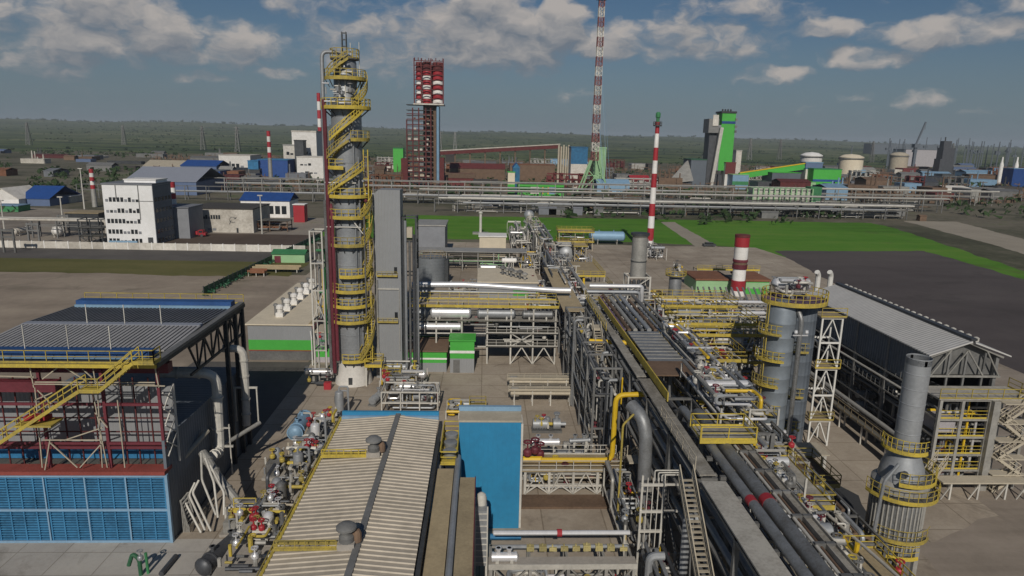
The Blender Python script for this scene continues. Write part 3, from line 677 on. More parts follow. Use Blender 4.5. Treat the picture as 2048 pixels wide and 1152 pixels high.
def roof_fan(px, py, label):
    p = G(px, py, 9.9); p.z = 9.95; T = thing('roof_fan', label, 'roof fan', p)
    MB().box(p.x-.55, p.x+.55, p.y-.5, p.y+.5, p.z, p.z+.45).build('curb', 'concrete', T)
    MB().lathe(p+Vector((0, 0, .45)), [(.5, 0), (.5, .35), (.32, .5), (.32, .8)], 14).build('housing', 'mid_steel', T)
    MB().lathe(p+Vector((0, 0, 1.25)), [(.34, 0), (.66, .08), (.66, .22), (.4, .42), (.05, .48)], 14).build('cowl', 'mid_steel', T)
    MB().lathe(p+Vector((.62, .2, .3)), [(.3, 0), (.3, .6), (.2, .8), (.05, .85)], 10).build('side_vent', 'brown', T)
    b_ = MB()
    for dy in (-.35, .35): b_.bar((-13.2, p.y+dy, p.z+.05), (p.x-.55, p.y+dy, p.z+.1), .16)
    b_.rail([(-13.1, p.y-.35, p.z+.08), (p.x-.6, p.y-.35, p.z+.1)], .6, .06, .6); b_.build('access_rail', 'yellow', T)
roof_fan(748, 912, 'roof fan nearer the blue parapet with yellow access rail'); roof_fan(694, 1095, 'roof fan nearer the camera on the ribbed roof')

def strips():
    T = thing('duct_bridge', 'long twin ochre roofed duct bridge with grey pipe between', 'duct', (-2.2, 40, 0))
    MB().box(-3.6, -2.25, 20, 53.0, 8.2, 8.7).box(-1.65, -.45, 20, 51.2, 8.3, 8.85).each('roof', 'ochre_roof', T)
    MB().box(-3.5, -2.35, 20.2, 52.8, 4, 8.2).box(-1.55, -.5, 20.2, 51.0, 4, 8.3).each('casing', 'brown', T)
    MB().tube([(-1.95, 20, 8.75), (-1.95, 55.5, 8.75), (-1.95, 55.5, 5)], .24, 10).build('pipe', 'galv', T)
    l = MB()
    for y in (30, 40, 50): l.bar((-3, y, 0), (-3, y, 4), .25); l.bar((-1, y, 0), (-1, y, 4), .25)
    l.each('leg', 'mid_steel', T)
    MB().box(-.45, -.38, 20, 51.2, 8.2, 8.95).build('edge_trim', 'maroon', T)
    T = thing('fan_frame', 'yellow frame holding three round grey fans by the blue wall', 'fan frame', (-2, 58, 0))
    f = MB(); x0, x1, y0, y1, z = -3.5, -2.05, 54.5, 61.0, 8.4
    f.rail([(x0, y0, z), (x1, y0, z), (x1, y1, z), (x0, y1, z), (x0, y0, z)], 1.1, .09, 1.2); f.box(x0, x1, y0, y1, z-.15, z); f.build('frame', 'yellow', T)
    for k in range(3):
        c = (-2.75, 56+1.8*k, z); MB().lathe(c, [(.55, 0), (.62, .5), (.5, .55), (.1, .5)], 14).build('fan', 'galv', T)
    l = MB()
    for y in (y0, y1):
        for x in (x0, x1): l.bar((x, y, 0), (x, y, z-.15), .18)
    l.each('leg', 'mid_steel', T)
strips()
def blue_block():
    T = thing('blue_building', 'tall plain building with bright blue front wall', 'building', (.9, 59, 0))
    MB().box(-2, 3.65, 58, 60.4, 0, 10.7).build('wall', 'panel_blue', T)
    MB().box(-2.05, 3.7, 57.95, 60.45, 10.72, 10.9).build('roof', 'cream_dull', T); MB().box(-2.1, 3.75, 60.1, 60.5, 10.92, 11.35).build('parapet', 'light_blue', T)
    MB().box(3.66, 3.85, 58.1, 60.3, 0, 10.5).build('side_trim', 'pale_steel', T)
    c = MB(); x = -1.95
    while x < 3.6: c.box(x, x+.05, 57.975, 58, .1, 10.6); x += .43
    c.build('rib', 'seam_blue', T)
blue_block()
def filters():
    T = thing('filter_house', 'grey panelled filter box with two domed tops by the blue wall', 'filter unit', (-.4, 51.2, 0))
    x0, x1, y0, y1 = -1.3, .55, 49.9, 52.0
    b_ = MB(); b_.box(x0, x1, y0, y1, 1.6, 6.6)
    b_.build('housing', 'light_blue' if False else 'galv', T); r_ = MB()
    for k in range(9): z = 1.9+k*.55; r_.box(x0-.05, x1+.05, y0-.06, y0-.01, z, z+.08)
    for x in (x0-.08, (x0+x1)/2-.05, x1): r_.box(x, x+.1, y0-.1, y0-.02, 0, 7)
    r_.build('panel_rib', 'pale_steel', T)
    for k in (0, 1): MB().lathe((x0+.5+.9*k, 51, 6.6), [(.42, 0), (.42, .6), (.34, .85), (.15, 1.0), (.03, 1.03)], 14).build('dome', 'alu' if k == 0 else 'pale_steel', T)
    l = MB()
    for x in (x0, x1):
        for y in (y0, y1): l.bar((x, y, 0), (x, y, 1.6), .16)
    l.each('leg', 'pale_steel', T)
filters()

for k, (x, y, l) in enumerate(((-18.2, 66, 'pale pipe tangle at upper end of the machine platform'), (-17.6, 60.5, 'grey pipe tangle on the middle of the machine platform'), (-18.4, 54.5, 'dense pipe tangle with yellow fittings on the lower machine platform'), (-18, 49, 'pipe tangle at the near end of the machine platform'))):
    T = thing('pipe_cluster', l, 'pipework', (x, y, pz)); r_ = random.Random(400+k)
    s_ = MB(); s_.box(x-2.2, x+2.6, y-2.4, y+2.4, pz, pz+.15); s_.build('base_plate', 'concrete', T)
    for j in range(22):
        a_ = Vector((x+r_.uniform(-2, 2.4), y+r_.uniform(-2.3, 2.3), pz+r_.uniform(.4, 2.2))); P = [a_]
        for q_ in range(2):
            b_ = P[-1].copy(); ax = r_.randint(0, 2)
            if ax == 0: b_.x = x+r_.uniform(-2, 2.4)
            elif ax == 1: b_.y = y+r_.uniform(-2.3, 2.3)
            else: b_.z = pz+r_.uniform(.2, 2.6)
            if (b_-P[-1]).length > .5: P.append(b_)
        if len(P) > 1: MB().tube(P, r_.uniform(.07, .2), 7).build('pipe', r_.choice(['pale_steel', 'galv', 'pipe_grey', 'pale_steel', 'steel', 'cream_dull', 'yellow', 'pipe_dark']), T)
    for j in range(6):
        mb = MB(); valve_mb(mb, (x+r_.uniform(-2, 2), y+r_.uniform(-2, 2), pz+r_.uniform(.8, 2.2)), .9); mb.build('valve', r_.choice(['galv', 'yellow', 'red', 'pale_steel', 'alu']), T)

# ================================================================ generic steelwork
def rack(label, xs, ys, zs, name='pipe_bridge', cat='pipe bridge', m='steel', w=.25, brace=(), decks=(), rails=(), deckm='grating', railm='yellow', group=None, base=0):
    """a steel frame: posts at xs x ys, beams at each level zs, optional braces and railed decks"""
    T = thing(name, label, cat, ((xs[0]+xs[-1])/2, (ys[0]+ys[-1])/2, base), group)
    p = MB()
    for x in xs:
        for y in ys: p.bar((x, y, base), (x, y, zs[-1]), w)
    (p.each if len(xs)*len(ys) <= 100 else p.build)('post', m, T)
    for z in zs:
        b_ = MB()
        for y in ys: b_.bar((xs[0], y, z-.1), (xs[-1], y, z-.1), w*.8, .2)
        for x in xs: b_.bar((x, ys[0], z-.1), (x, ys[-1], z-.1), w*.8, .2)
        b_.build('beam', m, T)
    if brace:
        k = MB()
        for (pl, z0, z1) in brace:
            if pl == 'x':
                for a_, c_ in zip(xs, xs[1:]):
                    k.bar((a_, ys[0]-.02, z0), ((a_+c_)/2, ys[0]-.02, z1), w*.55); k.bar((c_, ys[0]-.02, z0), ((a_+c_)/2, ys[0]-.02, z1), w*.55)
            elif pl == 'X':
                for a_, c_ in zip(xs, xs[1:]): k.bar((a_, ys[0]-.02, z0), (c_, ys[0]-.02, z1), w*.5); k.bar((c_, ys[0]-.02, z0), (a_, ys[0]-.02, z1), w*.5)
            else:
                for a_, c_ in zip(ys, ys[1:]):
                    xx = xs[0]-.02 if pl == 'yl' else xs[-1]+.02
                    k.bar((xx, a_, z0), (xx, c_, z1), w*.5); k.bar((xx, c_, z0), (xx, a_, z1), w*.5)
        k.build('brace', m, T)
    for z in decks:
        MB().box(xs[0]-.5, xs[-1]+.5, ys[0]-.5, ys[-1]+.5, z+.02, z+.12).build('deck', deckm, T)
    for z in rails:
        a_, c_, d_, e_ = xs[0]-.5, xs[-1]+.5, ys[0]-.5, ys[-1]+.5
        r_ = MB().rail([(a_, d_, z+.12), (c_, d_, z+.12), (c_, e_, z+.12), (a_, e_, z+.12), (a_, d_, z+.12)]); r_.box(a_, c_, d_-.06, d_-.01, z-.12, z+.3); r_.build('railing', railm, T)
    return T
PIPE_COL = ['galv', 'pale_steel', 'steel', 'pipe_grey', 'galv', 'mid_steel', 'alu']
def fill(T, x0, x1, y0, y1, z0, z1, seed, npipe=14, ndrum=2, nvalve=5, rmin=.06, rmax=.2, yel=.08, cols=None):
    """process piping of a unit: each pipe, drum and valve its own part"""
    r = random.Random(seed); cols = cols or PIPE_COL
    for _ in range(ndrum):
        q = r.uniform(.35, .75); L_ = min(x1-x0, r.uniform(2.2, 4.5)); x = r.uniform(x0+.2, max(x0+.3, x1-L_-.2)); y = r.uniform(y0, y1); z = r.uniform(z0+q+.2, max(z0+q+.3, z1-q))
        MB().lathe((x, y, z), [(q*.3, -q*.4), (q*.8, -q*.2), (q, 0), (q, L_), (q*.8, L_+q*.2), (q*.3, L_+q*.4)], 12, 'x').build('drum', r.choice(['galv', 'alu', 'pipe_grey', 'galv']), T)
    for _ in range(npipe):
        a_ = Vector((r.uniform(x0, x1), r.uniform(y0, y1), r.uniform(z0+.2, z1))); P = [a_]; last = None
        for k in range(r.randint(2, 4)):
            ax = r.choice([i for i in (0, 1, 2) if i != last]); last = ax; b_ = P[-1].copy()
            if ax == 0: b_.x = r.uniform(x0, x1)
            elif ax == 1: b_.y = r.uniform(y0, y1)
            else: b_.z = r.uniform(z0+.2, z1)
            if (b_-P[-1]).length > .6: P.append(b_)
        if len(P) > 1: MB().tube(P, r.uniform(rmin, rmax), 7).build('pipe', 'gas_yellow' if r.random() < yel else r.choice(cols), T)
    for _ in range(nvalve):
        mb = MB(); valve_mb(mb, (r.uniform(x0, x1), r.uniform(y0, y1), r.uniform(z0+.5, z1-.3)), r.uniform(.7, 1.2)); mb.build('valve', r.choice(['red', 'maroon', 'pale_steel', 'mid_steel', 'yellow', 'galv', 'mid_steel']), T)
def unit(label, xs, ys, zs, seed, name='process_unit', cat='process unit', m='pale_steel', decks=None, rails=None, np_=12, nd=1, nv=4, brace=(), yel=.08, **k):
    T = rack(label, xs, ys, zs, name, cat, m, .22, brace, zs if decks is None else decks, zs if rails is None else rails, **k)
    lo = 0.
    for i, z in enumerate(zs): fill(T, xs[0], xs[-1], ys[0], ys[-1], lo+.1, z, seed*10+i, np_, nd, nv, yel=yel); lo = z+.1
    return T
def manifold(label, x0, x1, y0, y1, h, seed, name='valve_manifold', cat='manifold', n=12, nd=1, nv=5, yel=.06, base=0, **k):
    """piping on low sleepers with valves"""
    T = thing(name, label, cat, ((x0+x1)/2, (y0+y1)/2, base)); s = MB()
    for x in (x0, (x0+x1)/2, x1): s.bar((x, y0, base+h*.3), (x, y1, base+h*.3), .16); s.bar((x, y0, base), (x, y0, base+h*.75), .16); s.bar((x, y1, base), (x, y1, base+h*.75), .16)
    s.each('sleeper', 'pale_steel', T); fill(T, x0, x1, y0, y1, base+.1, base+h, seed, n, nd, nv, yel=yel, **k); return T
def pipe(label, pts, r, m='galv', group=None, name='pipe', n=10, bend=None): return MB().tube(pts, r, n, bend=bend).thing(name, m, label, 'pipe', group)

# ================================================================ bridges at the bottom centre
def bottom_bridge():
    T = rack('low grey pipe bridge crossing the bottom of the view', [.9, 4, 7, 10, 12.2], [47.5, 50.2], [2.1, 3.3], brace=(('X', 0, 3.2),))
    MB().box(.7, 12.4, 47.3, 48.35, 3.35, 3.47).build('deck', 'concrete', T)
    f = MB(); f.box(.7, 12.4, 47.2, 47.28, 3.1, 3.55); f.build('edge_plate', 'pale_steel', T)
    pipe('pale shiny pipe on the bottom bridge with red flange', [(1.1, 50, 4.55), (12.3, 50, 4.55)], .2, 'alu')
    MB().tube([(6.3, 50, 4.55), (6.7, 50, 4.55)], .31, 10).thing('pipe_flange', 'red', 'red flange clamped round the pale shiny pipe', 'flange')
    pipe('second pale pipe lower on the bottom bridge', [(1.5, 49.3, 3.75), (12, 49.3, 3.75)], .16, 'galv'); 
    for k in range(9):
        x = 3.7+k*.96+R.uniform(-.15, .15); h_ = R.uniform(.3, .5)
        mb = MB(); mb.box(x, x+.6, 49.0, 49.4, 3.5, 3.5+h_); mb.box(x+.15, x+.4, 48.94, 49.0, 3.56, 3.4+h_); mb.box(x+.2, x+.32, 49.1, 49.25, 3.5+h_, 3.68+h_)
        mb.thing('junction_box', 'tan_yellow', 'small yellow junction box in the row on the bottom bridge', 'junction box', 'yellow boxes on the bottom bridge')
    exchanger('short bright silver drum on the bottom bridge by the filter box', (1.0, 47.8, 3.85), (2.9, 47.8, 3.85), .36, 'alu', 'drum', True, z0=3.47, cat='drum')
    pipe('blue pipe lying under the bright blue wall', [(.9, 53.5, 2.0), (3.6, 53.5, 2.0)], .25, 'blue'); 
    manifold('tangle of brown pipes below the bottom bridge', 2.5, 12, 43.8, 46.8, 2.6, 61, n=34, nv=6, cols=['brown', 'rust', 'pale_steel', 'mid_steel'])
    manifold('valve row on the ground under the bottom bridge', 1.2, 11.5, 47, 50, 1.8, 62, n=14, nv=6)
bottom_bridge()
def mid_bridge():
    x = [4.6, 7.1, 9.6, 12.1, 14.4]
    T = rack('cream steel bridge under yellow gas pipe right of blue wall', x, [64.5, 67.5], [1.0, 2.6], m='pale_steel', brace=(('x', 0, .9),))
    MB().box(4.2, 14.8, 64.1, 67.9, 2.62, 2.75).build('deck', 'ochre_roof', T); MB().rail([(4.2, 64.1, 2.75), (14.8, 64.1, 2.75)]).build('railing', 'pale_steel', T)
    k = MB()
    for a_ in x[:-1]: k.bar((a_, 64.3, -.0), (a_+1.25, 64.3, 2.5), .12); k.bar((a_+2.5, 64.3, 0), (a_+1.25, 64.3, 2.5), .12)
    k.build('lattice', 'pale_steel', T)
    fill(T, 4.6, 14.4, 64.6, 67.4, .2, 2.4, 71, 60, 1, 14, .05, .13, yel=.12, cols=['pale_steel', 'cream_dull', 'galv', 'steel']); manifold('pale pipe tangle in the shade left of the goose neck', 12.6, 15.2, 53, 63.5, 4.5, 77, n=44, nd=1, nv=8, cols=['pipe_dark', 'pipe_grey', 'steel', 'galv', 'pale_steel']); manifold('dark pipe tangle under the stair at the bottom edge', 12.8, 15.4, 38, 49, 4.5, 78, n=50, nd=1, nv=8, cols=['pipe_dark', 'pipe_grey', 'steel', 'galv'])
    MB().box(3.9, 14.6, 61.4, 63.8, 0, .25).thing('concrete_plinth', 'brown', 'brown paved plinth in front of the cream bridge', 'plinth')
mid_bridge()
Yp = 66
a = V(1082, 920, Yp); c = V(1224, 918, Yp)
pipe('big yellow gas pipe lying on cream bridge then climbing to main rack', [(a.x, Yp, a.z), (c.x, Yp, a.z), (c.x+.05, Yp, V(1235, 790, Yp).z), (c.x+3.4, Yp, V(1235, 788, Yp).z)], .27, 'gas_yellow', bend=.9)
T = thing('valve_station', 'maroon valve group at left end of the yellow gas pipe', 'valve', V(1065, 915, 66.5))
for k, (px, py) in enumerate(((1055, 905), (1070, 900), (1080, 908))):
    mb = MB(); valve_mb(mb, V(px, py, 66.3+.4*k), 1.5); mb.build('valve', 'maroon', T)
MB().tube([V(1046, 918, 66.5), V(1084, 918, 66.5)], .3, 8).build('pipe', 'gas_yellow', T)
exchanger('bright white pipe drum above the maroon valve group', V(1062, 884, 70), V(1118, 884, 70), .38, 'alu', 'drum', z0=0, cat='drum')
exchanger('smaller bright drum right of the white pipe drum', V(1140, 882, 70), V(1180, 880, 70), .26, 'galv', 'drum', z0=0, cat='drum')
pump('silver pump with drum on the yard beyond the white drum', G(1092, 862, 0), 0, 'galv', s=1.3)
pump('grey pump between white drums and main rack', G(1150, 905, 0), 0, 'steel', s=1.1)
manifold('pipework with red valves beside main rack foot', 8.5, 13.5, 68.5, 72.5, 1.5, 75, n=10, nv=6)
rail_thing('tan railing along the cream bridge back edge', [(4.4, 67.8, 2.75), (14.6, 67.8, 2.75)], 'pale_steel')

# concrete yard, exchangers, valve skid
def tan_bundle(y, label, z=1.6):
    T = thing('tube_bundle', label, 'exchanger', (8, y, 0))
    MB().box(3.6, 13.2, y-.9, y+.9, z+.55, z+.7).build('deck', 'cream_dull', T)
    b_ = MB()
    for k in (-.55, .05, .6): b_.tube([(4, y+k, z+.15), (13, y+k, z+.15)], .27, 8)
    b_.each('tube', 'cream_dull', T); MB().lathe((3.9, y, z+.15), [(.35, 0), (.7, .2), (.7, 1.2), (.4, 1.4)], 12, 'x').build('head', 'steel', T)
    l = MB()
    for x in (4.5, 7, 9.5, 12.2):
        for k in (-.7, .7): l.bar((x, y+k, 0), (x, y+k, z+.55), .16)
    l.each('leg', 'pale_steel', T)
    MB().rail([(3.7, y-.85, z+.7), (13.1, y-.85, z+.7)], .8, .05, 2).build('railing', 'cream_dull', T)
tan_bundle(89, 'tan tube bundle on legs, nearer of the two in the yard'); tan_bundle(93.5, 'tan tube bundle on legs, farther of the two in the yard')
unit('dense white piped skid behind the ribbed roof', [-13.2, -11, -8.5, -5.8], [86.5, 89.5], [2.2], 81, np_=26, nd=3, nv=10, decks=(), rails=(), cols=None) if False else None
T = rack('dense white piped skid on the yard behind the ribbed roof', [-13.2, -10.7, -8.2, -5.8], [85.5, 89.2], [1.5, 3.0], 'process_skid', 'skid', 'pale_steel', .16)
fill(T, -13, -6, 85.6, 89, .2, 3.2, 82, 34, 3, 12, .05, .16, .04)
pump('silver motor standing left of the dense white skid', G(752, 806, 0), 1.3, 'galv')
pot('squat grey dome at left edge of the yard near the shadowed ground', G(678, 812, 0), .6, 1.3, 'pipe_grey')
manifold('low dark valve row right of the dense white skid', -4.6, -1.2, 83.5, 87, 1.6, 85, n=14, nv=5, yel=.2)
walk('yellow cage platform beside the low dark valve row', -1.6, .6, 84, 85.6, 1.3, rails='fblr')
oil_unit('lone grey machine in front of the tan bundles', G(1085, 860, 0), 2.2, 2.0, 1.7, 88, 'pipe_dark')
# four storey drum structure in the centre
def drum_structure():
    xs = [-11.5, -7.4, -3.3, .8, 4.6, 8.2, 11.8]; ys = [106, 112]
    T = rack('wide steel structure with shiny horizontal drums in the yard centre', xs, ys, [3.0, 5.2, 7.3, 9.6], 'drum_structure', 'steel structure', 'pale_steel', .24)
    MB().box(-11.9, 12.2, 108.6, 110.4, 9.62, 9.74).build('deck', 'cream_dull', T); MB().box(-11.9, 12.2, 105.6, 112.4, 7.3, 7.38).build('deck', 'grating', T); MB().box(.6, 12.2, 105.6, 112.4, 5.2, 5.28).build('deck', 'grating_dark', T); MB().box(.6, 12.2, 105.6, 112.4, 3.0, 3.08).build('deck', 'grating_dark', T)
    MB().rail([(-11.9, 105.6, 9.74), (12.2, 105.6, 9.74)], w=.06).rail([(-11.9, 110.4, 9.74), (12.2, 110.4, 9.74)], w=.06).box(-11.9, 12.2, 105.5, 105.56, 9.5, 9.75).build('railing', 'yellow', T)
    MB().rail([(.6, 105.6, 5.28), (12.2, 105.6, 5.28)], w=.06).rail([(.6, 105.6, 3.1), (12.2, 105.6, 3.1)], w=.06).build('railing', 'pale_steel', T)
    b_ = MB()
    for (xa, xb) in ((4.6, 8.2), (8.2, 11.8)): b_.bar((xa, 105.9, 0), ((xa+xb)/2, 105.9, 2.9), .16); b_.bar((xb, 105.9, 0), ((xa+xb)/2, 105.9, 2.9), .16)
    b_.bar((4.6, 105.9, 3), (8.2, 105.9, 5.2), .14); b_.bar((8.2, 105.9, 3), (4.6, 105.9, 5.2), .14); b_.build('brace', 'pale_steel', T)
    fill(T, .8, 11.5, 106.5, 111.5, 3.2, 5, 91, 14, 2, 6, yel=.02); fill(T, -3, 11.5, 106.5, 111.5, 5.4, 7.2, 92, 18, 1, 8, yel=.02); fill(T, -11, -3, 106.5, 111.5, 5.2, 7.0, 93, 8, 1, 2, yel=0)
    exchanger('largest bright silver drum on upper deck of the drum structure', (-8.0, 106.6, 8.4), (-2.2, 106.6, 8.4), .95, 'alu', 'drum', z0=7.38, cat='drum')
    exchanger('dark ended drum left of the largest silver drum', (-11.3, 106.6, 8.3), (-9.3, 106.6, 8.3), .7, 'galv', 'drum', z0=7.38, cat='drum')
    exchanger('grey drum right of the largest silver drum', (-.6, 106.6, 8.3), (5, 106.6, 8.3), .75, 'galv', 'drum', z0=7.38, cat='drum')
    exchanger('dim drum at right end of the upper deck', (6.6, 106.6, 8.2), (11.2, 106.6, 8.2), .62, 'pipe_grey', 'drum', z0=7.38, cat='drum')
    exchanger('long silver drum on lower level of the drum structure', (-10.6, 106.4, 6.1), (-3.6, 106.4, 6.1), .6, 'alu', 'drum', z0=5.2, cat='drum')
    pipe('thick shiny pipe along the back of the upper yellow deck', [(-12, 113.5, 11.4), (-4, 113.5, 11.5), (0, 113.5, 11.4), (12.4, 113.5, 10.7), (15, 113.5, 10.7)], .5, 'alu', n=12)
    pipe('thinner shiny pipe below the thick shiny pipe', [(-12, 112.9, 10.4), (9, 112.9, 10.3)], .24, 'galv')
drum_structure()
def green_kiosk(px0, px1, ptop, pbot, Y, dep, label, roof='brown', door=True):
    a, c = V(px0, pbot, Y), V(px1, pbot, Y); zt = V(px0, ptop, Y).z; T = thing('kiosk', label, 'kiosk', ((a.x+c.x)/2, Y+dep/2, 0))
    MB().box(a.x, c.x, Y, Y+dep, 0, zt*.45).build('base_wall', 'grey_clad', T); MB().box(a.x, c.x, Y, Y+dep, zt*.45+.003, zt).build('wall', 'green', T)
    MB().box(a.x-.2, c.x+.2, Y-.2, Y+dep+.2, zt, zt+.2).build('roof', roof, T); MB().box(a.x-.05, c.x+.05, Y-.06, Y-.01, zt*.62, zt*.70).build('band', 'white', T)
    if door: MB().box(a.x+.5, a.x+1.5, Y-.07, Y-.02, 0, 2.1).build('door', 'mid_steel', T)
green_kiosk(900, 948, 682, 745, 101.5, 3.5, 'bright green kiosk with white band under the drum structure', 'green')
green_kiosk(800, 893, 703, 748, 101.8, 7, 'brown roofed green kiosk left of the bright green kiosk')
green_kiosk(812, 945, 668, 690, 113, 5, 'long brown roofed green shed behind the two kiosks')
manifold('dense piping in front of the brown roofed kiosk', -14.5, -8.2, 92.5, 98, 2.6, 95, n=26, nd=2, nv=9)
manifold('white piping along yard edge near the column foot', -14.6, -11.8, 98.6, 101.2, 2.4, 96, n=14, nd=1, nv=5)

# ================================================================ the main distillation column
def column():
    c = Vector((-19.05, 97.5, 0)); T = thing('distillation_column', 'tallest silver distillation column with yellow stairs winding up it', 'column', c)
    MB().lathe(c, [(2.75, 0), (2.55, 1.2), (2.15, 2.7), (2.1, 3.6)], 28).build('skirt', 'skirt', T)
    MB().box(c.x-.3, c.x+.25, c.y-2.72, c.y-2.5, .4, 1.4).build('manway', 'dark_steel', T)
    pr = [(2.05, 3.6)]; z = 3.6
    while z < 39: pr += [(2.05, z+1.9), (2.1, z+1.93), (2.1, z+2.0), (2.05, z+2.03)]; z += 2.05
    pr += [(2.05, 39.4), (1.9, 40.2), (1.55, 41.2), (1.55, 45.4), (1.35, 46), (.8, 46.5), (.1, 46.7)]
    MB().lathe(c, pr, 28).build('shell', 'galv', T)
    zs = [4.0, 9.8, 12.1, 14.3, 16.5, 20.9, 24.8, 27.7, 31.6, 35.4, 39.6, 43.4]
    for i, zp in enumerate(zs):
        r1 = 3.05 if zp < 39 else 3.3 if zp < 41 else 2.7; ri = 2.1 if zp < 41 else 1.58
        a0, a1 = [(250, 420), (200, 350), (205, 390), (190, 320), (250, 400), (200, 330), (190, 350), (190, 400), (205, 270), (290, 400), (0, 360), (200, 420)][i]
        MB().annulus(c, ri, r1, zp-.12, zp, a0, a1, 30).build('platform', 'grating_dark', T)
        g = MB(); g.arcrail(c, r1, zp, a0, a1, 1.1, .08, 22)
        m_ = max(2, int(22*abs(a1-a0)/360)); g.annulus(c, r1-.03, r1+.05, zp-.3, zp+.1, a0, a1, 30); g.build('railing', 'yellow', T)
        k = MB()
        for a in range(int(a0), int(a1), 30): ca, sa = math.cos(rad(a)), math.sin(rad(a)); k.bar(c+Vector((r1*ca, r1*sa, zp-.15)), c+Vector((2.1*ca, 2.1*sa, zp-1.2)), .1)
        k.build('bracket', 'dark_steel', T)
    def flight(za, zb, aa, ab, r=2.75):
        n = max(6, int((zb-za)/.3)); s = MB()
        P = [(rad(aa+(ab-aa)*k/n), za+(zb-za)*k/n) for k in range(n+1)]
        def pt(a, r_, z): return c+Vector((r_*math.cos(a), r_*math.sin(a), z))
        for (a, z), (b, y) in zip(P, P[1:]):
            for rr in (r-.45, r+.45): s.bar(pt(a, rr, z), pt(b, rr, y), .08, .3); s.bar(pt(a, rr, z+1.05), pt(b, rr, y+1.05), .09)
            s.bar(pt(a, r+.45, z+.55), pt(b, r+.45, y+.55), .08); s.bar(pt(a, r-.45, z+.02), pt(a, r+.45, z+.02), .3, .06); s.bar(pt(a, r+.45, z), pt(a, r+.45, z+1.05), .07)
        s.build('stair_flight', 'yellow', T)
    flight(27.7, 31.6, 215, 325); flight(31.6, 35.2, 190, 285); flight(35.2, 39.6, 235, 335); flight(39.6, 43.4, 300, 390, 2.5); flight(43.4, 45.8, 215, 290, 2.2); flight(4.2, 9.8, 300, 390); flight(9.8, 12.1, 320, 390); flight(14.3, 16.5, 325, 400); flight(16.5, 20.9, 320, 400); flight(20.9, 24.8, 315, 390); flight(24.8, 27.7, 310, 385)
    MB().annulus(c, .3, 1.9, 45.8, 45.95).build('platform', 'grating_dark', T); MB().arcrail(c, 1.9, 45.95, 0, 360, 1.2, .09, 16).build('railing', 'yellow', T)
    v = MB()
    for (dx, dy) in ((-.28, -.2), (.28, -.2), (.28, .3), (-.28, .3)): v.bar(c+Vector((dx, dy, 46.2)), c+Vector((dx, dy, 49.4)), .1)
    for k in range(4):
        z = 46.7+.85*k; v.bar(c+Vector((-.28, -.2, z)), c+Vector((.28, -.2, z)), .09); v.bar(c+Vector((-.28, .3, z)), c+Vector((.28, .3, z)), .09)
    v.build('vent_frame', 'dark_steel', T)
    w = MB()
    for (dx, dy) in ((1.0, -1), (1.9, .4), (-.6, 1.5)): w.bar(c+Vector((dx, dy, 43.4)), c+Vector((dx, dy, 47.6+dx*.3)), .09)
    w.build('lightning_rod', 'pale_steel', T)
    o = MB(); o.tube([c+Vector((.1, -.4, 45)), c+Vector((.1, -.4, 46.7)), c+Vector((-2.75, -1.2, 46.7)), c+Vector((-2.85, -1.3, 35)), c+Vector((-2.7, -1.3, 8))], .26, 10, bend=.8); o.build('overhead_pipe', 'galv', T)
    MB().tube([c+Vector((-2.55, -1.9, 40.5)), c+Vector((-2.35, -2.0, 2))], .28, 10).build('riser_pipe', 'maroon', T)
    MB().tube([c+Vector((-2.2, -1.7, 26.5)), c+Vector((-1.9, -2.3, 25)), c+Vector((-1.75, -2.35, 4))], .24, 8).build('riser_pipe', 'maroon', T)
    MB().tube([c+Vector((-3.0, -1.5, 27)), c+Vector((-2.95, -1.5, 1.5))], .22, 8).build('riser_pipe', 'pipe_grey', T)
    MB().tube([c+Vector((1.2, -1.85, 38)), c+Vector((1.2, -1.9, 5))], .12, 8).tube([c+Vector((1.75, -1.5, 33)), c+Vector((1.75, -1.5, 6))], .16, 8).build('side_pipe', 'galv', T)
    k = MB()
    for z in (41.6, 44.2): k.bar(c+Vector((-1.4, -1.6, z)), c+Vector((1.3, -1.6, z)), .12)
    for x in (-.5, .3): k.bar(c+Vector((x, -1.65, 40)), c+Vector((x, -1.65, 43)), .12)
    k.bar(c+Vector((-2.8, -2, 29.5)), c+Vector((1.5, -2.2, 29.5)), .14); k.bar(c+Vector((-2.8, -2.1, 23.4)), c+Vector((2, -2.2, 23.4)), .12); k.bar(c+Vector((.4, -2.2, 25)), c+Vector((2.2, -2, 22.5)), .14)
    k.build('pipe_clip', 'pale_steel', T)
    fill(T, c.x-2.6, c.x+1.4, c.y-2.9, c.y-2.2, 39.8, 42.6, 101, 10, 0, 2, .07, .14, 0)
    fill(T, c.x+1.2, c.x+2.7, c.y-2.4, c.y+1, 4, 30, 104, 14, 0, 4, .07, .16, .1)
    s = MB()
    for z in range(6, 39, 3): s.bar(c+Vector((2.3, -.8, z)), c+Vector((3.0, -.8, z)), .1); 
    s.bar(c+Vector((2.95, -.9, 2)), c+Vector((2.95, -.9, 34)), .14); s.bar(c+Vector((2.35, -.9, 2)), c+Vector((2.35, -.9, 34)), .12); s.build('ladder', 'yellow', T)
column()
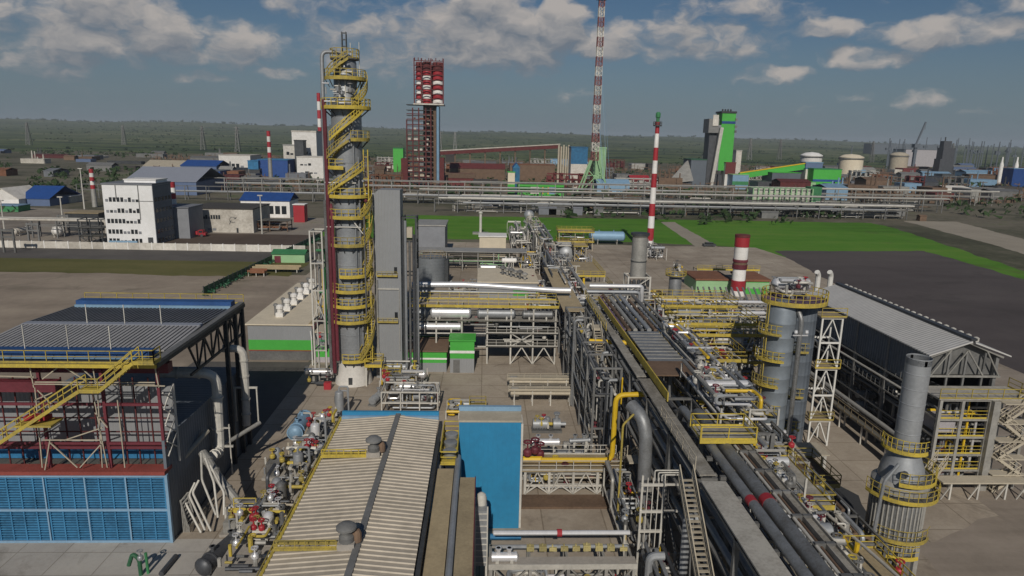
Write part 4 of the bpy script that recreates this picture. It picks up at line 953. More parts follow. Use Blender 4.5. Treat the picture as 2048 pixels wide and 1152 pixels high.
def near_column():
    T = rack('narrow white pipe tower standing left of the column', [-24.6, -22.9], [97, 99.5], [5, 9.5, 14, 18, 22.6], 'pipe_tower', 'pipe tower', 'pale_steel', .2, brace=(('X', 9.5, 14),))
    fill(T, -24.5, -22.6, 96.9, 99.2, .3, 22, 111, 12, 0, 4, .09, .2, .04, ['galv', 'pipe_grey', 'dull_green', 'steel', 'pipe_dark'])
    T = thing('pump_group', 'dark pump group with red box at the foot of the pipe tower', 'pump', (-23, 96, 0)); fill(T, -26, -21.7, 94.6, 96.6, .2, 2.6, 112, 14, 1, 5, .1, .22, 0, ['pipe_dark', 'dark_steel', 'steel'])
    MB().box(-22.7, -21.7, 93.8, 94.6, 0, 1).build('box', 'red', T)
    q = Vector((-16.2, 96, 0)); walk('yellow stepped platform to the right of column skirt', -17.0, -14.6, 95.2, 97.5, 3.2, rails='fblr'); walk('lower yellow stepped platform nearer the white skid', -14.4, -11.8, 94.4, 96.2, 2.0, rails='fblr')
    T = thing('elevator_tower', 'tall plain grey clad tower box right of the column', 'tower', (-13.6, 101, 0)); a, b_ = V(752, 690, 99).x, V(804, 690, 99).x; y0, y1 = 99, 102.5; zt = V(780, 380, 99).z
    MB().quad((a, y0, 0), (b_, y0, 0), (b_, y0, zt), (a+.8, y0, zt), (a, y0, zt-.7)).quad((b_, y0, 0), (b_, y1, 0), (b_, y1, zt), (b_, y0, zt)).quad((b_, y1, 0), (a, y1, 0), (a, y1, zt-.7), (a+.8, y1, zt), (b_, y1, zt)).quad((a, y1, 0), (a, y0, 0), (a, y0, zt-.7), (a, y1, zt-.7)).quad((a, y0, zt-.7), (a+.8, y0, zt), (a+.8, y1, zt), (a, y1, zt-.7)).quad((a+.8, y0, zt), (b_, y0, zt), (b_, y1, zt), (a+.8, y1, zt)).build('wall', 'grey_clad', T)
    f = MB(); zz = lambda y: V(780, y, 98.9).z
    f.tube([(a+.35, 98.85, zz(560)), (a+.35, 98.85, zz(700)), (a+1, 98.8, zz(722)), (b_+1.2, 98.8, zz(722))], .16, 8); f.bar((a+3.6, 98.85, zz(580)), (a+3.6, 98.85, zz(700)), .12); f.build('pipe', 'steel', T)
    f = MB(); f.bar((a+.3, 98.9, zz(578)), (b_-.3, 98.9, zz(578)), .18); f.bar((a+.2, 98.9, zz(745)), (b_, 98.9, zz(745)), .2); f.build('rail_bar', 'pale_steel', T)
    f = MB()
    for y in (552, 644): f.box(a+.4, b_-.5, 98.5, 98.98, zz(y)-.05, zz(y)+.1); f.rail([(a+.4, 98.5, zz(y)), (b_-.5, 98.5, zz(y))], .7, .05, .7)
    f.build('balcony', 'yellow', T)
    for y in (541, 631): MB().box(b_-1.0, b_-.55, 98.93, 98.99, zz(y)-.4, zz(y)+.5).build('window', 'glass', T)
    T = rack('dark ladder and pipe frame clinging to the grey tower box', [b_+.35, b_+2.2], [99.2, 102], [6, 11, 16, 21, 24.5], 'ladder_frame', 'pipe frame', 'dark_steel', .22)
    for k, (x, r_, zt_) in enumerate(((b_+.7, .2, 24), (b_+1.3, .16, 21), (b_+1.9, .2, 22), (b_+2.5, .14, 17))): MB().tube([(x, 98.9, zt_), (x, 98.9, .4)], r_, 8).build('pipe', ['galv', 'pipe_grey', 'pipe_dark', 'galv'][k], T)
    MB().box(b_+.5, b_+1.7, 99, 100, 21.5, 23).build('box', 'cream_dull', T)
    # grey and green house with roof vents
    T = thing('pump_house', 'grey flat roofed house with bright green band and row of roof vents', 'building', (-32, 118, 0))
    x0, x1, y0, y1, z = -37.6, -27.4, 107, 138, 5.9
    MB().box(x0, x1, y0, y1, 3.4, z).build('wall', 'grey_clad', T); MB().box(x0-.003, x1+.003, y0-.003, y1, 1.7, 3.4).build('green_band', 'green', T); MB().box(x0, x1, y0, y1, 0, 1.7).build('base', 'mid_steel', T)
    MB().box(x0-.3, x1+.3, y0-.3, y1+.3, z, z+.2).build('roof', 'cream', T); e = MB(); e.box(x1+.05, x1+.5, y0-.3, y1+.3, z-.5, z-.002); e.build('gutter', 'maroon', T)
    MB().box(x1-.5, x1+.3, y0-.2, y1+.2, z+.2, z+.28).build('eave_strip', 'ochre_roof', T)
    for k in range(6):
        y = y0+4.5+k*4.3; x = x0+3.9; v = MB(); v.box(x-.6, x+.6, y-.5, y+.5, z+.2, z+.9); v.lathe((x, y, z+.9), [(.45, 0), (.45, .6), (.62, .7), (.62, 1.1), (.3, 1.35)], 10); v.build('roof_vent', 'white', T); MB().lathe((x-.9, y+.8, z+.2), [(.28, 0), (.28, 1.6), (.45, 1.7), (.3, 2.0)], 8).build('roof_vent', 'mid_steel', T)
    MB().bar((x0, y0-.04, 1.65), (x1, y0-.04, 1.65), .1).build('trim', 'red', T)
    for k, x in enumerate((-26.9, -26.4)):
        pipe(('tall white lamp like pipe at the corner of the grey house', 'second white corner pipe beside the grey house')[k], [(x, 104.5, 0), (x, 104.5, 4.6), (x-.5, 106, 5.2)], .1, 'white_steel')
    T = thing('substation', 'narrow grey green cabin between grey house and pipe tower', 'cabin', (-25.3, 108, 0)); MB().box(-26.6, -24.2, 106, 110, 2.9, 5).build('wall', 'grey_clad', T); MB().box(-26.6, -24.2, 106, 110, .9, 2.897).build('green_band', 'green', T); MB().box(-26.6, -24.2, 106, 110, 0, .897).build('base', 'pale_panel', T); MB().box(-26.8, -24, 105.8, 110.2, 5, 5.2).build('roof', 'cream_dull', T)
    T = rack('pipe frame along the right eave of the grey house', [-26.6, -25], [112, 118, 124, 130, 136], [3.2, 5.2], m='steel'); fill(T, -26.5, -25, 111, 136, 3, 5.8, 121, 12, 0, 4)
near_column()
def left_mid():
    for k, (px0, py, px1, l, m_) in enumerate(((505, 545, 600, 'low orange tan trough on the yard behind the grey house', 'ochre_roof'), (495, 553, 530, 'small rust heap of pipe beside the trough', 'rust'))):
        a, b_ = G(px0, py), G(px1, py); T = thing('trough', l, 'trough', (a+b_)/2); MB().box(a.x, b_.x, a.y, a.y+2.4, .9, 1.3).box(a.x, b_.x, a.y, a.y+.15, 1.3, 1.7).box(a.x, b_.x, a.y+2.3, a.y+2.4, 1.3, 1.7).build('basin', m_, T); l_ = MB()
        for t in (0.05, .5, .95): x = a.x+(b_.x-a.x)*t; l_.bar((x, a.y+.2, 0), (x, a.y+.2, .9), .2); l_.bar((x, a.y+2.2, 0), (x, a.y+2.2, .9), .2)
        l_.each('leg', 'pale_steel', T)
    a, b_ = G(545, 525), G(608, 527); T = thing('shed', 'small green roofed shed by the hedge fence end', 'shed', (a+b_)/2); MB().box(a.x, b_.x, a.y, a.y+5, 0, 2.4).build('wall', 'pale_green', T); MB().gable(a.x, b_.x, a.y, a.y+5, 2.4, 3.4, 'x').build('roof', 'dull_green', T); MB().box(a.x+.6, a.x+2.4, a.y-.05, a.y-.01, 0, 1.9).build('door', 'maroon', T)
    a, b_ = G(408, 592), G(640, 478); T = thing('hedge_fence', 'long dark green netted fence slanting along the plant edge', 'fence', (a+b_)/2); n = 34; p_ = MB(); w_ = MB()
    for k in range(n):
        q, s_ = a.lerp(b_, k/n), a.lerp(b_, (k+1)/n); p_.bar(q, q+Vector((0, 0, 2.3)), .18); w_.bar(q+Vector((0, 0, 1.1)), s_+Vector((0, 0, 1.1)), .08, 1.9)
        for j in range(6): c = q.lerp(s_, R.random())+Vector((R.uniform(-.8, .8), R.uniform(-.8, .8), 0)); clump(w_, c, .9, 1.2, 3)
    p_.each('post', 'dark_steel', T); w_.build('netting', 'dark_green', T)['kind'] = 'stuff'
    T = thing('boundary_wall', 'long white concrete panel wall across the left field', 'wall', (-120, 212, 0)); n = 50; w_ = MB(); p_ = MB()
    for k in range(n):
        x = -235+180*k/n; y = 213.2-2*k/n
        w_.box(x+.05, x+3.5, y, y+.2, 0, 2.1); p_.box(x-.12, x+.12, y-.08, y+.28, 0, 2.3)
    w_.each('panel', 'dirty_white', T); p_.each('post', 'white', T)
left_mid()

# ================================================================ main pipe rack running away from the camera
def main_rack():
    ys = [30, 38, 46, 54, 62, 70, 78, 86, 94, 102]
    rack('near narrow end of the main pipe rack at the bottom of the view', [16.2, 18.8, 21.4], [30, 38, 46, 53.5], [5.5, 8.5, 11.6], 'pipe_rack', 'pipe rack', 'mid_steel', .34, brace=(('yl', 0, 5.4),))
    T = rack('main pipe rack running down the middle of the plant', [16.2, 20.6, 25.2], ys[3:], [5.5, 8.5, 11.6], 'pipe_rack', 'pipe rack', 'mid_steel', .34, brace=(('yl', 0, 5.4),))
    wk = MB()
    for (xa, xb, ya, yb, z) in ((15.9, 17.7, 28, 44.5, 12.0), (16.0, 17.2, 45.2, 55.5, 12.15), (16.1, 17.3, 56, 66, 12.0), (16.0, 17.0, 66.4, 82, 12.1), (16.2, 17.0, 82.5, 104, 11.9)): wk.box(xa, xb, ya, yb, z, z+.12)
    wk.each('walkway_deck', 'grating', T)
    MB().rail([(15.9, 46, 12.2), (15.9, 56, 12.2)], w=.05).build('walkway_railing', 'cream_dull', T); MB().rail([(15.9, 84, 12), (15.9, 103, 12)], w=.05).build('walkway_railing', 'yellow', T)
    MB().box(17.5, 17.62, 60, 100, 12.0, 12.9).build('edge_rail', 'yellow', T)
    MB().box(18.4, 22.4, 71, 83, 12.2, 12.3).build('cover_plate', 'pipe_grey', T)
    e = MB()
    for k in range(9): e.box(18.4, 22.4, 72+k*1.25, 72.12+k*1.25, 12.3, 12.36)
    e.build('plate_rib', 'steel', T); MB().box(17.9, 24.5, 66.5, 71.0, 12.2, 12.35).build('cover_plate', 'violet' if False else 'brown', T)
    for i, (x, r_, y0, y1, m_, l) in enumerate(((18.35, .36, 28, 58, 'pipe_grey', 'thick grey pipe with red band next to the rack walkway'), (19.45, .5, 28, 57, 'pipe_grey', 'thickest grey pipe with red band, second from rack walkway'))):
        pipe(l, [(x, y0, 12.3), (x, y1, 12.3), (x, y1+1, 10.5)], r_, m_, n=14); y = 41.3
        MB().tube([(x, y-.35, 12.3), (x, y+.35, 12.3)], r_*1.04, 14).thing('pipe_band', 'red', ('red band painted round the thick grey pipe', 'red band painted round the thickest grey pipe')[i], 'pipe band')
    pipe('thin pale conduit along left lip of the cable tray', [(20.25, 28, 12.4), (20.25, 57, 12.4)], .11, 'pale_steel'); pipe('thin brown conduit beside the pale conduit on the rack', [(20.55, 28, 12.35), (20.55, 50, 12.35), (20.55, 50.5, 11)], .08, 'brown')
    for k in range(7): y = 33+k*3.1; MB().bar((17.6, y, 11.9), (21.5, y, 11.9), .3, .3).box(20.15, 21.5, y-.12, y+.12, 12.05, 12.6).thing('pipe_support', 'mid_steel', 'grey cross support under the thick grey pipes on the near rack', 'pipe support', 'cross supports of the near rack')
    MB().box(20.8, 21.45, 28, 63, 12.25, 12.4).box(20.8, 20.86, 28, 63, 12.4, 12.6).box(21.4, 21.45, 28, 63, 12.4, 12.6).thing('cable_tray', 'grating', 'flat grey cable tray right of the thickest grey pipe', 'cable tray')
    specs = [             (22.9, .16, 50, 96, 'galv', 'thin silver pipe along right half of the rack'), (23.7, .3, 58, 80, 'pipe_grey', 'grey pipe close to the right edge of the middle rack'), (24.6, .2, 60, 100, 'steel', 'rightmost pipe on the main rack'),
             (18.2, .2, 84, 103, 'violet', 'purple brown pipe on far rack left side'), (18.9, .24, 84, 104, 'brown', 'brown pipe beside the purple one on the far rack'), (19.7, .28, 84, 102, 'steel', 'grey pipe left of centre on the far rack'), (20.6, .22, 84, 105, 'pipe_grey', 'dull pipe on centre of the far rack'),
             (21.5, .3, 84, 103.5, 'galv', 'silver pipe right of centre on the far rack'), (22.3, .2, 84, 101, 'brown', 'second brown pipe on right of the far rack'), (23.6, .26, 84, 104, 'mid_steel', 'dark grey pipe on right edge of the far rack')]
    for (x, r_, y0, y1, m_, l) in specs: pipe(l, [(x, y0, 12.15), (x, y1, 12.15)] if y0 > 50 else [(x, y0, 12.15), (x, y1, 12.15), (x, y1+.6, 9)], r_, m_)
    for i, z in enumerate((8.8, 5.8)):
        for k in range(6):
            x = 16.7+k*.85; pipe('lower level pipe inside the main rack'if False else ('pipe %s on %s tier inside the main rack' % (('nearest left edge', 'second from left edge', 'left of rack centre', 'right of rack centre', 'second from right edge', 'nearest right edge')[k], ('middle', 'lower')[i])), [(x, 31, z), (x, 103, z)], R.uniform(.16, .3), R.choice(['pipe_dark', 'pipe_grey', 'steel', 'galv']), n=8)
    # pale lattice cable risers and stairs on the shaded left side
    T = thing('cable_riser', 'white cable ladder tower rising along the rack left side', 'cable ladder', (14.4, 50, 0)); m_ = MB()
    x0, x1, y = 13.2, 15.0, 50.5
    for k in range(5): x = x0+(x1-x0)*k/4; m_.bar((x, y, 0), (x, y, 9.2), .07)
    for z in (2.2, 4.4, 6.2, 8.6): m_.bar((x0-.1, y-.05, z), (x1+.1, y-.05, z), .2)
    for x in (x0, x1): m_.bar((x, y, 0), (x, y, 9.4), .16)
    m_.build('rung', 'pale_steel', T); m_ = MB()
    for z in (6.2, 8.6): m_.bar((x1, y, z), (x1+1.4, y, z), .16)
    for k in range(3): m_.tube([(x1-.2-.3*k, y, 8.9), (x1-.2-.3*k, y+.1, 9.4+.2*k), (x1+1.4, y+.1, 9.4+.2*k)], .06, 6)
    m_.build('bracket', 'pale_steel', T)
    T = thing('vertical_duct', 'big dark grey goose neck pipe dropping beside the rack', 'duct', (15.3, 58, 0))
    MB().tube([V(1262, 810, 60), V(1285, 835, 58.5), V(1292, 870, 58), (V(1295, 900, 58).x, 58, .3)], .62, 16, bend=1.6).build('pipe', 'pipe_grey', T); MB().tube([(V(1295, 900, 58).x, 58, 4), (V(1295, 900, 58).x, 58, 4.3)], .75, 16).build('flange', 'steel', T)
    pipe('slim olive yellow pipe hooked left of the goose neck', [V(1268, 828, 57), V(1246, 850, 57), (V(1246, 850, 57).x, 57, .2)], .1, 'yellow')
    for k, (px, py, Y_) in enumerate(((1215, 760, 72), (1205, 705, 80), (1300, 1112, 46), (1375, 1035, 45), (1150, 640, 88), (1172, 660, 88))):
        q = V(px, py, Y_); pipe(('white topped pipe bend beside the rack column', 'second white topped bend farther along the rack', 'bright bend at the bottom beside the cable ladder', 'bright bend pipe beside rack stair', 'dark dropping pipe left of the rack', 'dark dropping pipe with silver top left of the rack')[k], [(q.x+1.1, q.y, q.z), (q.x, q.y, q.z), (q.x, q.y, .2)], .2 if k < 2 or k > 3 else .32, 'galv' if k < 4 else 'pipe_grey')
    # shaded side: posts, drops, ladders
    T = rack('tall dark service frame along the shaded side of the rack', [12.6, 15.6], [72, 77, 82, 88, 94, 100], [4, 8, 11.2], 'pipe_tower', 'steel structure', 'mid_steel', .26, brace=(('yl', 4, 8),)); 
    for k in range(14):
        x = R.uniform(12.4, 15.6); y = R.uniform(70, 99); MB().tube([(x, y, R.uniform(8, 11.5)), (x, y, R.uniform(.2, 3))], R.uniform(.08, .2), 7).build('drop_pipe', R.choice(['pipe_dark', 'pipe_grey', 'galv', 'pale_steel', 'steel']), T)
    fill(T, 12.5, 15.8, 71, 100, 1, 11, 131, 44, 0, 10, .07, .18, .05, ['pipe_dark', 'pipe_grey', 'steel', 'pale_steel', 'galv'])
    T = rack('second dark frame farther along the rack left side', [13.2, 15.6], [104, 112, 120, 130, 140], [5, 9.5], 'pipe_tower', 'steel structure', 'mid_steel', .26, decks=(9.5,), deckm='ochre_roof'); fill(T, 13, 15.6, 104, 140, .5, 10.5, 132, 26, 1, 6, .08, .2, .05)
    T = thing('rack_stair', 'cream zigzag stair climbing the left side of the rack', 'stairs', (15, 64, 0)); s = MB(); s.stair((15.0, 70, .2), (15.0, 62, 5.5), 1.0); s.stair((15.0, 86, 11.7), (15.0, 79, 6.2), 1.0); s.build('flight', 'cream_dull', T); MB().box(14.4, 15.7, 60.5, 62, 5.35, 5.5).build('landing', 'cream_dull', T); MB().box(14.4, 15.7, 86, 88, 11.6, 11.75).rail([(14.4, 88, 11.75), (14.4, 86, 11.75)]).build('landing', 'cream_dull', T)
    T = thing('rack_stair', 'yellow railed stair at the bottom edge under the walkway', 'stairs', (17, 40, 0)); s = MB(); s.stair((15.1, 39, 6.2), (15.1, 45.6, 11.8), 1.0); s.build('flight', 'cream_dull', T); m_ = MB().box(13.6, 15.7, 36.8, 39, 6.05, 6.2); m_.rail([(13.6, 36.8, 6.2), (13.6, 39, 6.2), (14.6, 39, 6.2)]); m_.rail([(13.6, 36.8, 6.2), (15.7, 36.8, 6.2)]); m_.build('landing', 'yellow', T)
    walk('yellow fenced crossing platform over the near pipes', 17.3, 21.8, 49.4, 52.2, 13.0, rails='fblr', legs=False)
    for a_ in ((17.3, 49.4), (21.8, 49.4)): pass
    pipe('yellow pipe crossing the rack beside the grey cover plate', [V(1178, 682, 84), V(1302, 688, 84), V(1325, 705, 83), V(1358, 722, 82), V(1362, 750, 81.5)], .3, 'gas_yellow', bend=.8)
    pipe('curving yellow pipe rising behind the cover plate', [V(1302, 686, 85), V(1305, 668, 88), V(1345, 655, 92), V(1480, 660, 92)], .26, 'yellow', bend=1.2)
    pipe('long yellow gas pipe descending right of the rack', [V(1385, 800, 74), V(1425, 805, 73), V(1438, 845, 68), V(1462, 882, 65), V(1510, 888, 64), V(1512, 930, 64)], .32, 'gas_yellow', bend=.8)
    MB().tube([V(1420, 812, 73), V(1436, 838, 69)], .5, 10).thing('pipe_joint', 'maroon', 'thick dark red joint on the descending yellow pipe', 'pipe joint')
    pipe('yellow pipe loop above right end of the rack', [V(1402, 770, 80), V(1440, 775, 80), V(1442, 800, 80)], .3, 'gas_yellow', bend=.7)
    pipe('yellow orange elbow pipe turning down near the column', [V(1440, 775, 78), V(1462, 778, 77), V(1466, 830, 77)], .3, 'galv', bend=.9)
    pipe('small yellow railing like pipe at the bottom right', [V(1535, 965, 58), V(1560, 965, 58), V(1560, 995, 58), V(1598, 995, 58), V(1598, 1030, 58)], .18, 'gas_yellow')
    pipe('yellow pipe hooking down beside the walkway crossing', [V(1440, 880, 60), V(1505, 884, 59), V(1508, 950, 59)], .24, 'gas_yellow')
def far_rack():
    ys = [106, 114, 122, 130, 139, 148, 158, 168, 179, 190, 202, 215, 228, 242]
    for i, (a_, b_, zs, l) in enumerate(((0, 4, [4, 7, 9.6], 'first cluttered stretch of narrow rack beyond the main rack end'), (4, 8, [3.5, 6.2, 8.6], 'second cluttered stretch of narrow rack beyond the yellow platform'), (8, 13, [3.8, 6.8, 9], 'last cluttered stretch of narrow rack near the green strip'))):
        T = rack(l, [15.6, 18.8], ys[a_:b_+1], zs, 'pipe_rack', 'pipe rack', ('pale_steel', 'steel', 'cream_dull')[i], .26, brace=(('yl', zs[0], zs[1]),))
        r_ = random.Random(500+i); y0, y1 = ys[a_], ys[b_]
        for k in range(9):
            x = r_.uniform(15.8, 18.6); ya = r_.uniform(y0, y1-12); MB().tube([(x, ya, 0.3) if k % 3 == 0 else (x, ya, zs[k % 3]+.25), (x, ya+.5, zs[k % 3]+.25), (x, min(y1, ya+r_.uniform(10, 30)), zs[k % 3]+.25), (x+r_.uniform(-2, 3), min(y1, ya+30), zs[k % 3]+.25)], r_.uniform(.12, .3), 8).build('pipe', r_.choice(['pale_steel', 'galv', 'steel', 'brown', 'pipe_grey', 'cream_dull']), T)
        for k in range(14):
            y = r_.uniform(y0, y1); x = r_.choice([15.2, 15.6, 18.8, 19.2, 17]); h = r_.uniform(6, 11.5); MB().bar((x, y, 0 if k % 2 else 4), (x, y, h), r_.uniform(.1, .22)).bar((x-.8, y, h), (x+.8, y, h), .16).bar((x-.8, y, h-1.6), (x+.8, y, h-1.6), .12).build('stub_post', r_.choice(['pale_steel', 'steel', 'dark_steel']), T)
        fill(T, 14.8, 19.5, y0, y1, .4, zs[-1]+1, 510+i, 26, 2, 6, .1, .24, .06)
    pipe('bright silver pipe crossing high over end of the main rack', [(17, 106, 13.2), (24.5, 106, 13.2), (25.5, 106, 13.2), (25.5, 106, 9)], .34, 'alu'); pipe('lower silver pipe crossing at end of the main rack', [(16.4, 104.4, 12.6), (24.8, 104.4, 12.6), (24.8, 104.4, 8)], .26, 'galv')
    unit('pale crossing frame at end of the main rack', [17, 21, 25], [104.8, 107.6], [8, 12.2], 520, np_=14, nd=0, nv=4, m='pale_steel', decks=(), rails=())
    for k, (y0, y1, x0, x1, h, l) in enumerate(((108, 118, 20.5, 26, 4.5, 'dense pipework right behind the main rack end'), (124, 140, 20.5, 26.5, 3.8, 'grey pipework between narrow rack and small stack'), (160, 176, 20.5, 25, 3.5, 'scattered pipework right of narrow rack farther off'), (146, 160, 9.5, 14.5, 4, 'pale pipework left of narrow rack beside cream roof'), (120, 140, 9, 14, 5, 'dense pale pipework left of narrow rack'))): manifold(l, x0, x1, y0, y1, h, 530+k, n=34, nd=2, nv=8, yel=.07)
main_rack(); far_rack()

# ================================================================ right hand process area
def right_area():
    unit('crowded pipe unit with yellow decks right of the rack', [26.4, 29.5, 33, 36.5], [88, 93], [4, 8, 12], 201, np_=44, nd=3, nv=12, brace=(('x', 8, 11.8),), decks=(8,), deckm='ochre_roof')
    unit('white framed pipe unit behind the yellow decked unit', [27, 30.5, 34, 37.5], [98, 103], [4, 8, 12], 202, np_=36, nd=2, nv=6, decks=(4,), rails=(8, 12))
    unit('yellow railed unit left of the twin tall columns', [26.6, 29.4, 31.6], [78, 83.5], [3.5, 7, 10.2], 203, np_=40, nd=1, nv=8, brace=(('X', 3.6, 6.8),), decks=(7,), deckm='ochre_roof')
    manifold('crowded dark valves at the foot of the tall columns', 26.5, 32.5, 70.5, 76.5, 3, 204, n=60, nd=3, nv=20, yel=.12, cols=['pipe_dark', 'pipe_grey', 'dark_steel', 'steel'])
    manifold('grey pipe tangle on the rack right of the crossing', 20.5, 25.5, 54, 66, 2.0, 205, n=34, nd=1, nv=14, yel=.08, base=12.3)
    manifold('pipe tangle with maroon valves on the rack near the plate', 22.6, 25.4, 67, 82, 1.8, 206, n=26, nd=0, nv=12, yel=.1, base=12.3)
    manifold('dark pipes under the near right pipes', 25.8, 30, 40, 52, 4.0, 207, n=60, nd=2, nv=12, yel=.04)
    manifold('grey pipework between rack and round platform stack', 26, 31, 53, 63, 3.6, 208, n=60, nd=3, nv=16, yel=.08)
    unit('low unit with rust brown deck before the tall columns', [28.2, 31.5, 34.8], [60.5, 65.5], [3.2], 209, np_=20, nd=1, nv=7, deckm='brown')
    unit('yellow railed platform unit at bottom right', [27.2, 30.2], [41.5, 46], [3.6, 5.2], 210, np_=18, nd=1, nv=6, brace=(('X', 0, 4),), deckm='ochre_roof')
    pipe('dark pipe curving round the shaded patch by the stack', [(29.5, 57, 4.2), (31.8, 57.5, 3.2), (33, 55, 3), (34, 52, 1)], .22, 'pipe_dark', bend=1.2)
    pipe('long dark pipe along right edge of the near rack', [(26.9, 34, 6.6), (26.9, 60, 6.6), (26.9, 61, 4)], .36, 'pipe_grey', n=12); pipe('second long dark pipe on the near rack right flank', [(27.8, 34, 5.4), (27.8, 58, 5.4), (27.8, 59, 3)], .28, 'pipe_dark', n=12)
    pipe('pale handrail pipe slanting along the bottom right corner', [(29.2, 38, 7), (28.6, 60, 5.2)], .13, 'pale_steel')
    T = rack('cream support bridge in front of the tall columns', [29, 33, 37], [66.5, 69], [3.4], m='pale_steel', w=.3); MB().box(28.6, 37.4, 66.2, 69.3, 3.42, 3.55).build('deck', 'cream_dull', T); fill(T, 29, 37, 66.6, 69, .3, 3.2, 215, 14, 1, 5)
    # middle distance units
    unit('grey finned pipe unit behind the yellow decks', [34, 38, 42, 46, 50], [118, 124], [2.8, 5.2], 220, np_=28, nd=2, nv=6, decks=(2.8,), rails=(), m='steel')
    T = rack('row of slanted grey coolers before the green shed', [43, 47, 51, 55, 59], [132, 138], [4.2], 'air_cooler', 'cooler', 'steel', .26)
    for k in range(14):
        x = 42.6+k*1.2; MB().hexa([(x, 131.6, 4.3), (x+.35, 131.6, 4.3), (x+1.4, 138.4, 6.2), (x+1.05, 138.4, 6.2)], .16).build('cooling_panel', 'pipe_grey' if k % 2 else 'steel', T)
    fill(T, 43, 59, 131, 138, .5, 4, 221, 22, 1, 4, yel=0)
    pipe('white pipe along the front of the slanted coolers', [(43, 128, 5.6), (60, 128, 5.6)], .32, 'alu'); pipe('bright silver pipe right of the slanted coolers', [V(1480, 626, 104), V(1528, 626, 104)], .36, 'alu')
    manifold('grey piping below the bright silver pipe', 38, 46, 102, 108, 4, 222, n=50, nd=2, nv=8); manifold('low piping between yellow decks and the stack tower', 27, 33, 108, 116, 4, 223, n=50, nd=2, nv=8, yel=.05); manifold('piping under the small stack tower', 27.5, 34.5, 122, 128, 3, 224, n=24, nd=1, nv=5)
    manifold('yellow specked piping right of the small stack', 36.5, 41, 142, 150, 3, 225, n=24, nd=1, nv=8, yel=.25); manifold('pipework beside the rack in the middle distance', 26, 31.5, 142, 160, 3.5, 226, n=36, nd=2, nv=9, yel=.08)
    manifold('distant dark pipework at mast foot', 50.5, 56.5, 206, 213, 5, 227, n=26, nd=1, nv=3, yel=0)
    T = thing('knockout_drum', 'upright grey vessel with yellow top platform near the stack tower', 'vessel', (40.4, 139, 0)); c = Vector((40.4, 139, 0)); MB().lathe(c, [(1.3, 0), (1.3, 8.2), (1.1, 8.9), (.6, 9.3), (.1, 9.4)], 18).build('shell', 'pipe_grey', T); MB().annulus(c, .5, 2.1, 8.5, 8.65).build('platform', 'grating_dark', T); MB().arcrail(c, 2.1, 8.65, n=16).build('railing', 'yellow', T); fill(T, 39.3, 41.6, 138, 140, 8.9, 11.4, 228, 9, 0, 5, .1, .2, .5)
    T = thing('stub_column', 'rust topped stub vessel hidden in shade beside the grey vessel', 'vessel', (37.2, 131, 0)); MB().lathe((37.2, 131, 0), [(1.5, 0), (1.5, 3.4), (1.1, 4.2), (.3, 4.5)], 16).build('shell', 'dark_green', T); MB().annulus((37.2, 131, 0), 1.5, 2.2, 3, 3.15).build('platform', 'rust', T)
    # small stack on white legs
    c = Vector((30.9, 134, 0)); T = thing('fired_heater', 'stubby grey stack standing in white braced legs', 'stack', c)
    zt = V(1265, 466, 134).z; MB().lathe(c+Vector((.3, 0, 0)), [(1.55, 9.2), (1.55, 12.6), (1.62, 12.62), (1.62, 12.75), (1.5, 12.8), (1.5, zt-.8), (1.85, zt-.3), (1.85, zt), (1.3, zt)], 20).build('shell', 'steel', T); MB().lathe(c+Vector((.3, 0, 0)), [(1.88, zt-.35), (1.88, zt+.04), (1.4, zt+.05)], 20).build('rim', 'dark_steel', T); MB().lathe(c+Vector((.3, 0, 0)), [(1.58, 12.5), (1.6, 12.3)], 20, caps=False).build('band', 'dark_steel', T)
    l = MB()
    for x in (-2, 2.4):
        for y in (-2, 2): l.bar(c+Vector((x, y, 0)), c+Vector((x, y, 9.6)), .3)
    for z in (3.4, 6.4, 9.4):
        for y in (-2, 2): l.bar(c+Vector((-2, y, z)), c+Vector((2.4, y, z)), .24)
        for x in (-2, 2.4): l.bar(c+Vector((x, -2, z)), c+Vector((x, 2, z)), .24)
    l.bar(c+Vector((-2, -2.05, .4)), c+Vector((2.4, -2.05, 3.4)), .18); l.bar(c+Vector((2.4, -2.05, 3.4)), c+Vector((-2, -2.05, 6.4)), .18); l.bar(c+Vector((-2, -2.05, 6.4)), c+Vector((2.4, -2.05, 9.4)), .18); l.each('leg', 'pale_steel', T)
    f = MB()
    for k in range(5): f.lathe(c+Vector((-1.6+.95*k, -1.2, 7.4)), [(.25, 0), (.42, .9), (.25, 1.4)], 8)
    f.build('burner', 'pipe_dark', T); fill(T, c.x-2, c.x+2.4, c.y-2, c.y+2, .5, 8.5, 231, 20, 0, 4, .09, .2, 0)
    exchanger('pair like pale drum left of the small stack tower', V(1160, 604, 120), V(1228, 603, 120), .42, 'alu', 'drum', z0=0, cat='drum'); exchanger('lower pale drum beneath the drum by the stack tower', V(1170, 613, 116), V(1232, 612, 116), .36, 'galv', 'drum', z0=0, cat='drum')
    # twin tall columns
    for (x, y, r_, m_, zt, l) in ((33.6, 73.0, 1.6, 'column_skin', 18.2, 'tall silver column with yellow landings by the long shelter'), (36.6, 74.4, 1.6, 'slate', 17.9, 'tall dark blue grey column tucked behind the silver one')):
        c = Vector((x, y, 0)); T = thing('absorber_column', l, 'column', c); pr = [(r_*1.08, 0), (r_*1.08, .5), (r_, .55)]; z = .55
        while z < zt-2.2: pr += [(r_, z+1.5), (r_*1.006, z+1.52), (r_*1.006, z+1.57), (r_, z+1.6)]; z += 1.6
        pr += [(r_, zt-.2), (r_*.9, zt+.3), (r_*.5, zt+.7), (.1, zt+.8)]; MB().lathe(c, pr, 26).build('shell', m_, T)
